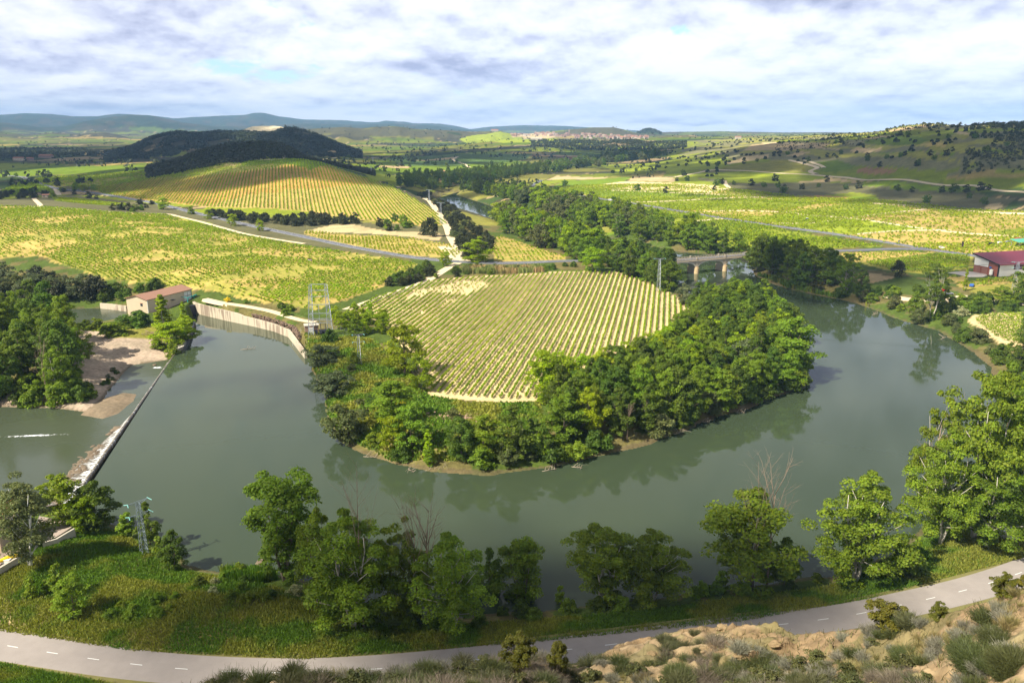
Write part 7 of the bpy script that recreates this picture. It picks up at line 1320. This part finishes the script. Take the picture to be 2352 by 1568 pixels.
tag(wall_strip('ramp_wall', [tuple(map(float, P(*z5(*q), 4.4))) for q in [(1130, 640), (860, 800), (650, 860)]], .4, 0, 4.8, conc), 'pale kerb wall edging the concrete ramp', 'wall')
tag(MB().box((0, 0, 1), (.8, .9, 2)).box((0, 0, 2.05), (.9, 1, .12)).build('bin', blackp, loc=PV(*z5(110, 760), 4.4)), 'black bin beside the house at the lower left', 'bin')
# cistern at the right
p = T1(2316, 1232); root = empty('water_cistern', p + Vector((0, 0, .0)), 0); tag(root, 'round concrete cistern with pale lid beside the lower right road', 'cistern'); m = MB(); m.bar((0, 0, -.5), (0, 0, 1.3), 3.4, 24); m.build('drum', conc, root); m = MB(); m.bar((0, 0, 1.3), (0, 0, 1.45), 3.6, 24); m.build('lid', whitep, root)
# driftwood and rubble -------------------------------------------------------------------------
def drift(px, py, L, rz, lab, z=0.0):
    L *= .65
    p = PV(px, py, z); m = MB(); g5 = np.random.default_rng(int(px)); m.tube([(-L / 2, 0, -.05), (0, .2, .1), (L / 2, -.1, .3)], [.12, .09, .03], 6)
    for k in range(4): t = -.3 + .22 * k; m.tube([(t * L, 0, .2), (t * L + .5, g5.normal() * 1.1, .5 + g5.random()), (t * L + 1.2, g5.normal() * 1.6, .4 + g5.random())], [.08, .05, .02], 5)
    tag(m.build('driftwood', simple('bleached_wood', (.38, .31, .24), .9), loc=p, rz=rz), lab, 'log')
for a in [(570, 802, 9, .2, 'bare branch floating in the middle of the pond'), (1835, 886, 7, 1.2, 'bleached trunk at the outer tip of the bend grove'), (1826, 880, 5, .2, 'second bleached trunk at the outer tip of the bend grove'), (1700, 948, 4, -.4, 'log at the lower shore of the bend grove'), (1325, 1074, 4.5, -.5, 'pale log floating off the lower right tip shore'), (1262, 1080, 6, .3, 'tangled branches in the water below the southern tip'), (1000, 1080, 8, .05, 'long pale branch lying at the southern tip waterline'), (945, 1082, 4, -1.0, 'thin branch standing in the water at the southern tip'), (850, 1050, 6, -.3, 'driftwood on the lower left shore of the peninsula'), (1560, 995, 5, .4, 'branches at the waterline under the grove'), (1620, 970, 4, -.6, 'short log at the waterline under the grove'), (1830, 655, 7, -.5, 'log in the water below the dark right-bank wood'), (2010, 722, 6, .4, 'driftwood by the right bank before the sparse tree'), (2165, 778, 5, .6, 'forked driftwood beside the sparse tree'), (1020, 1395, 5, 1.0, 'branch in the dark water behind the near bank row')]: drift(*a)
m = MB(); p = T1(345, 768)
for k in range(40): a = Vector((g3.normal() * 2, g3.normal() * 1.1, .2 + g3.random() * .9)); b = a + Vector((g3.normal(), g3.normal(), .1)) * 1.1; m.bar(a, b, .14)
tag(m.build('brush_pile', deadw, loc=p), 'pile of dead branches on the gravel island', 'brush pile')
m = MB(); p = T1(1048, 958)
for k in range(160): s = .25 + g3.random() * .4; m.box((g3.normal() * 4.2, g3.normal() * 1.3, .1 + g3.random() * .3), (s * 1.4, s, s * .7), g3.random() * 3)
tag(m.build('stone_heap', simple('heap_stone', (.42, .28, .20), .95, var=.4, scale=2), loc=p), 'heap of reddish stones on the rough grass below the vineyard', 'stone heap', kind='stuff')
# ---------------------------------------------------------------- unseen clouds added overhead to shade chosen ground, and air
cm, gm = newmat('cloud'); d_ = gm.n('ShaderNodeBsdfDiffuse', ins={'Color': (.9, .9, .92, 1)}); t_ = gm.n('ShaderNodeBsdfTransparent'); out(gm, gm.n('ShaderNodeMixShader', ins={0: .46, 1: t_.outputs[0], 2: d_.outputs[0]}).outputs[0])
bm = bmesh.new(); bmesh.ops.create_icosphere(bm, subdivisions=2, radius=1); pv = np.array([v.co[:] for v in bm.verts]); pf = np.array([[v.index for v in f.verts] for f in bm.faces]); bm.free()
offs = 1450 / math.tan(SUN_EL)
def cloud(tx, ty, rx, ry, lab, seed, alt=1450, n=None, rz=0.0):
    g5 = np.random.default_rng(seed); n = n or 46; V = []; F = []; k = 0; mr = min(rx, ry)
    while k < n:
        a, b = g5.uniform(-1, 1, 2)
        if a * a + b * b > 1: continue
        q = (1 - (a * a + b * b)); r_ = mr * (.16 + .26 * q * g5.random()); c_, s_ = math.cos(rz), math.sin(rz); x, y = a * rx, b * ry; F.append(pf + len(V) * len(pv)); V.append(pv * [r_, r_, r_ * .6] * (.9 + .2 * g5.random((len(pv), 1))) + [x * c_ - y * s_, x * s_ + y * c_, q * mr * .25 * g5.random()]); k += 1
    me = mesh_np('cloud', np.concatenate(V), np.concatenate(F), [cm], smooth_=True); tag(link('cloud', me, None, (tx - SUN_DIR.x * offs, ty - SUN_DIR.y * offs, alt)), kind='structure')
for i, (px, py, rx, ry, rz) in enumerate([(560, 352, 420, 260, .1), (420, 310, 900, 420, 0), (930, 374, 260, 150, .2), (1180, 350, 600, 300, .1), (1950, 340, 380, 220, .2), (2200, 440, 260, 90, -.2), (100, 370, 420, 500, 0), (1850, 640, 62, 46, .3), (2160, 615, 70, 36, .2), (330, 425, 110, 60, .1), (1380, 362, 330, 220, 0), (2260, 330, 260, 260, .1), (1700, 345, 300, 200, 0), (300, 340, 700, 500, 0)]):
    q_ = T1(px, py); cloud(q_.x, q_.y, rx, ry, '', 40 + i, n=60 if rx > 300 else 40, rz=rz)
cloud(2, 118, 66, 34, '', 60, n=52, rz=.1); cloud(4, 62, 40, 24, '', 61, n=22, rz=.1); cloud(-60, 255, 60, 26, '', 62, n=16, rz=.2)
hz = MB(); hz.box((0, 9300, 290), (42000, 19400, 600)); hzo = hz.build('haze', None); m_, gm = newmat('haze'); pvn = gm.n('ShaderNodeVolumePrincipled', ins={'Color': (.36, .62, 1.0, 1), 'Density': 6.5e-5, 'Anisotropy': -0.15}); o_ = gm.n('ShaderNodeOutputMaterial'); gm.nt.links.new(pvn.outputs[0], o_.inputs['Volume']); hzo.data.materials.clear(); hzo.data.materials.append(m_); tag(hzo, 'thin blue air haze over the whole valley', 'haze', kind='stuff')
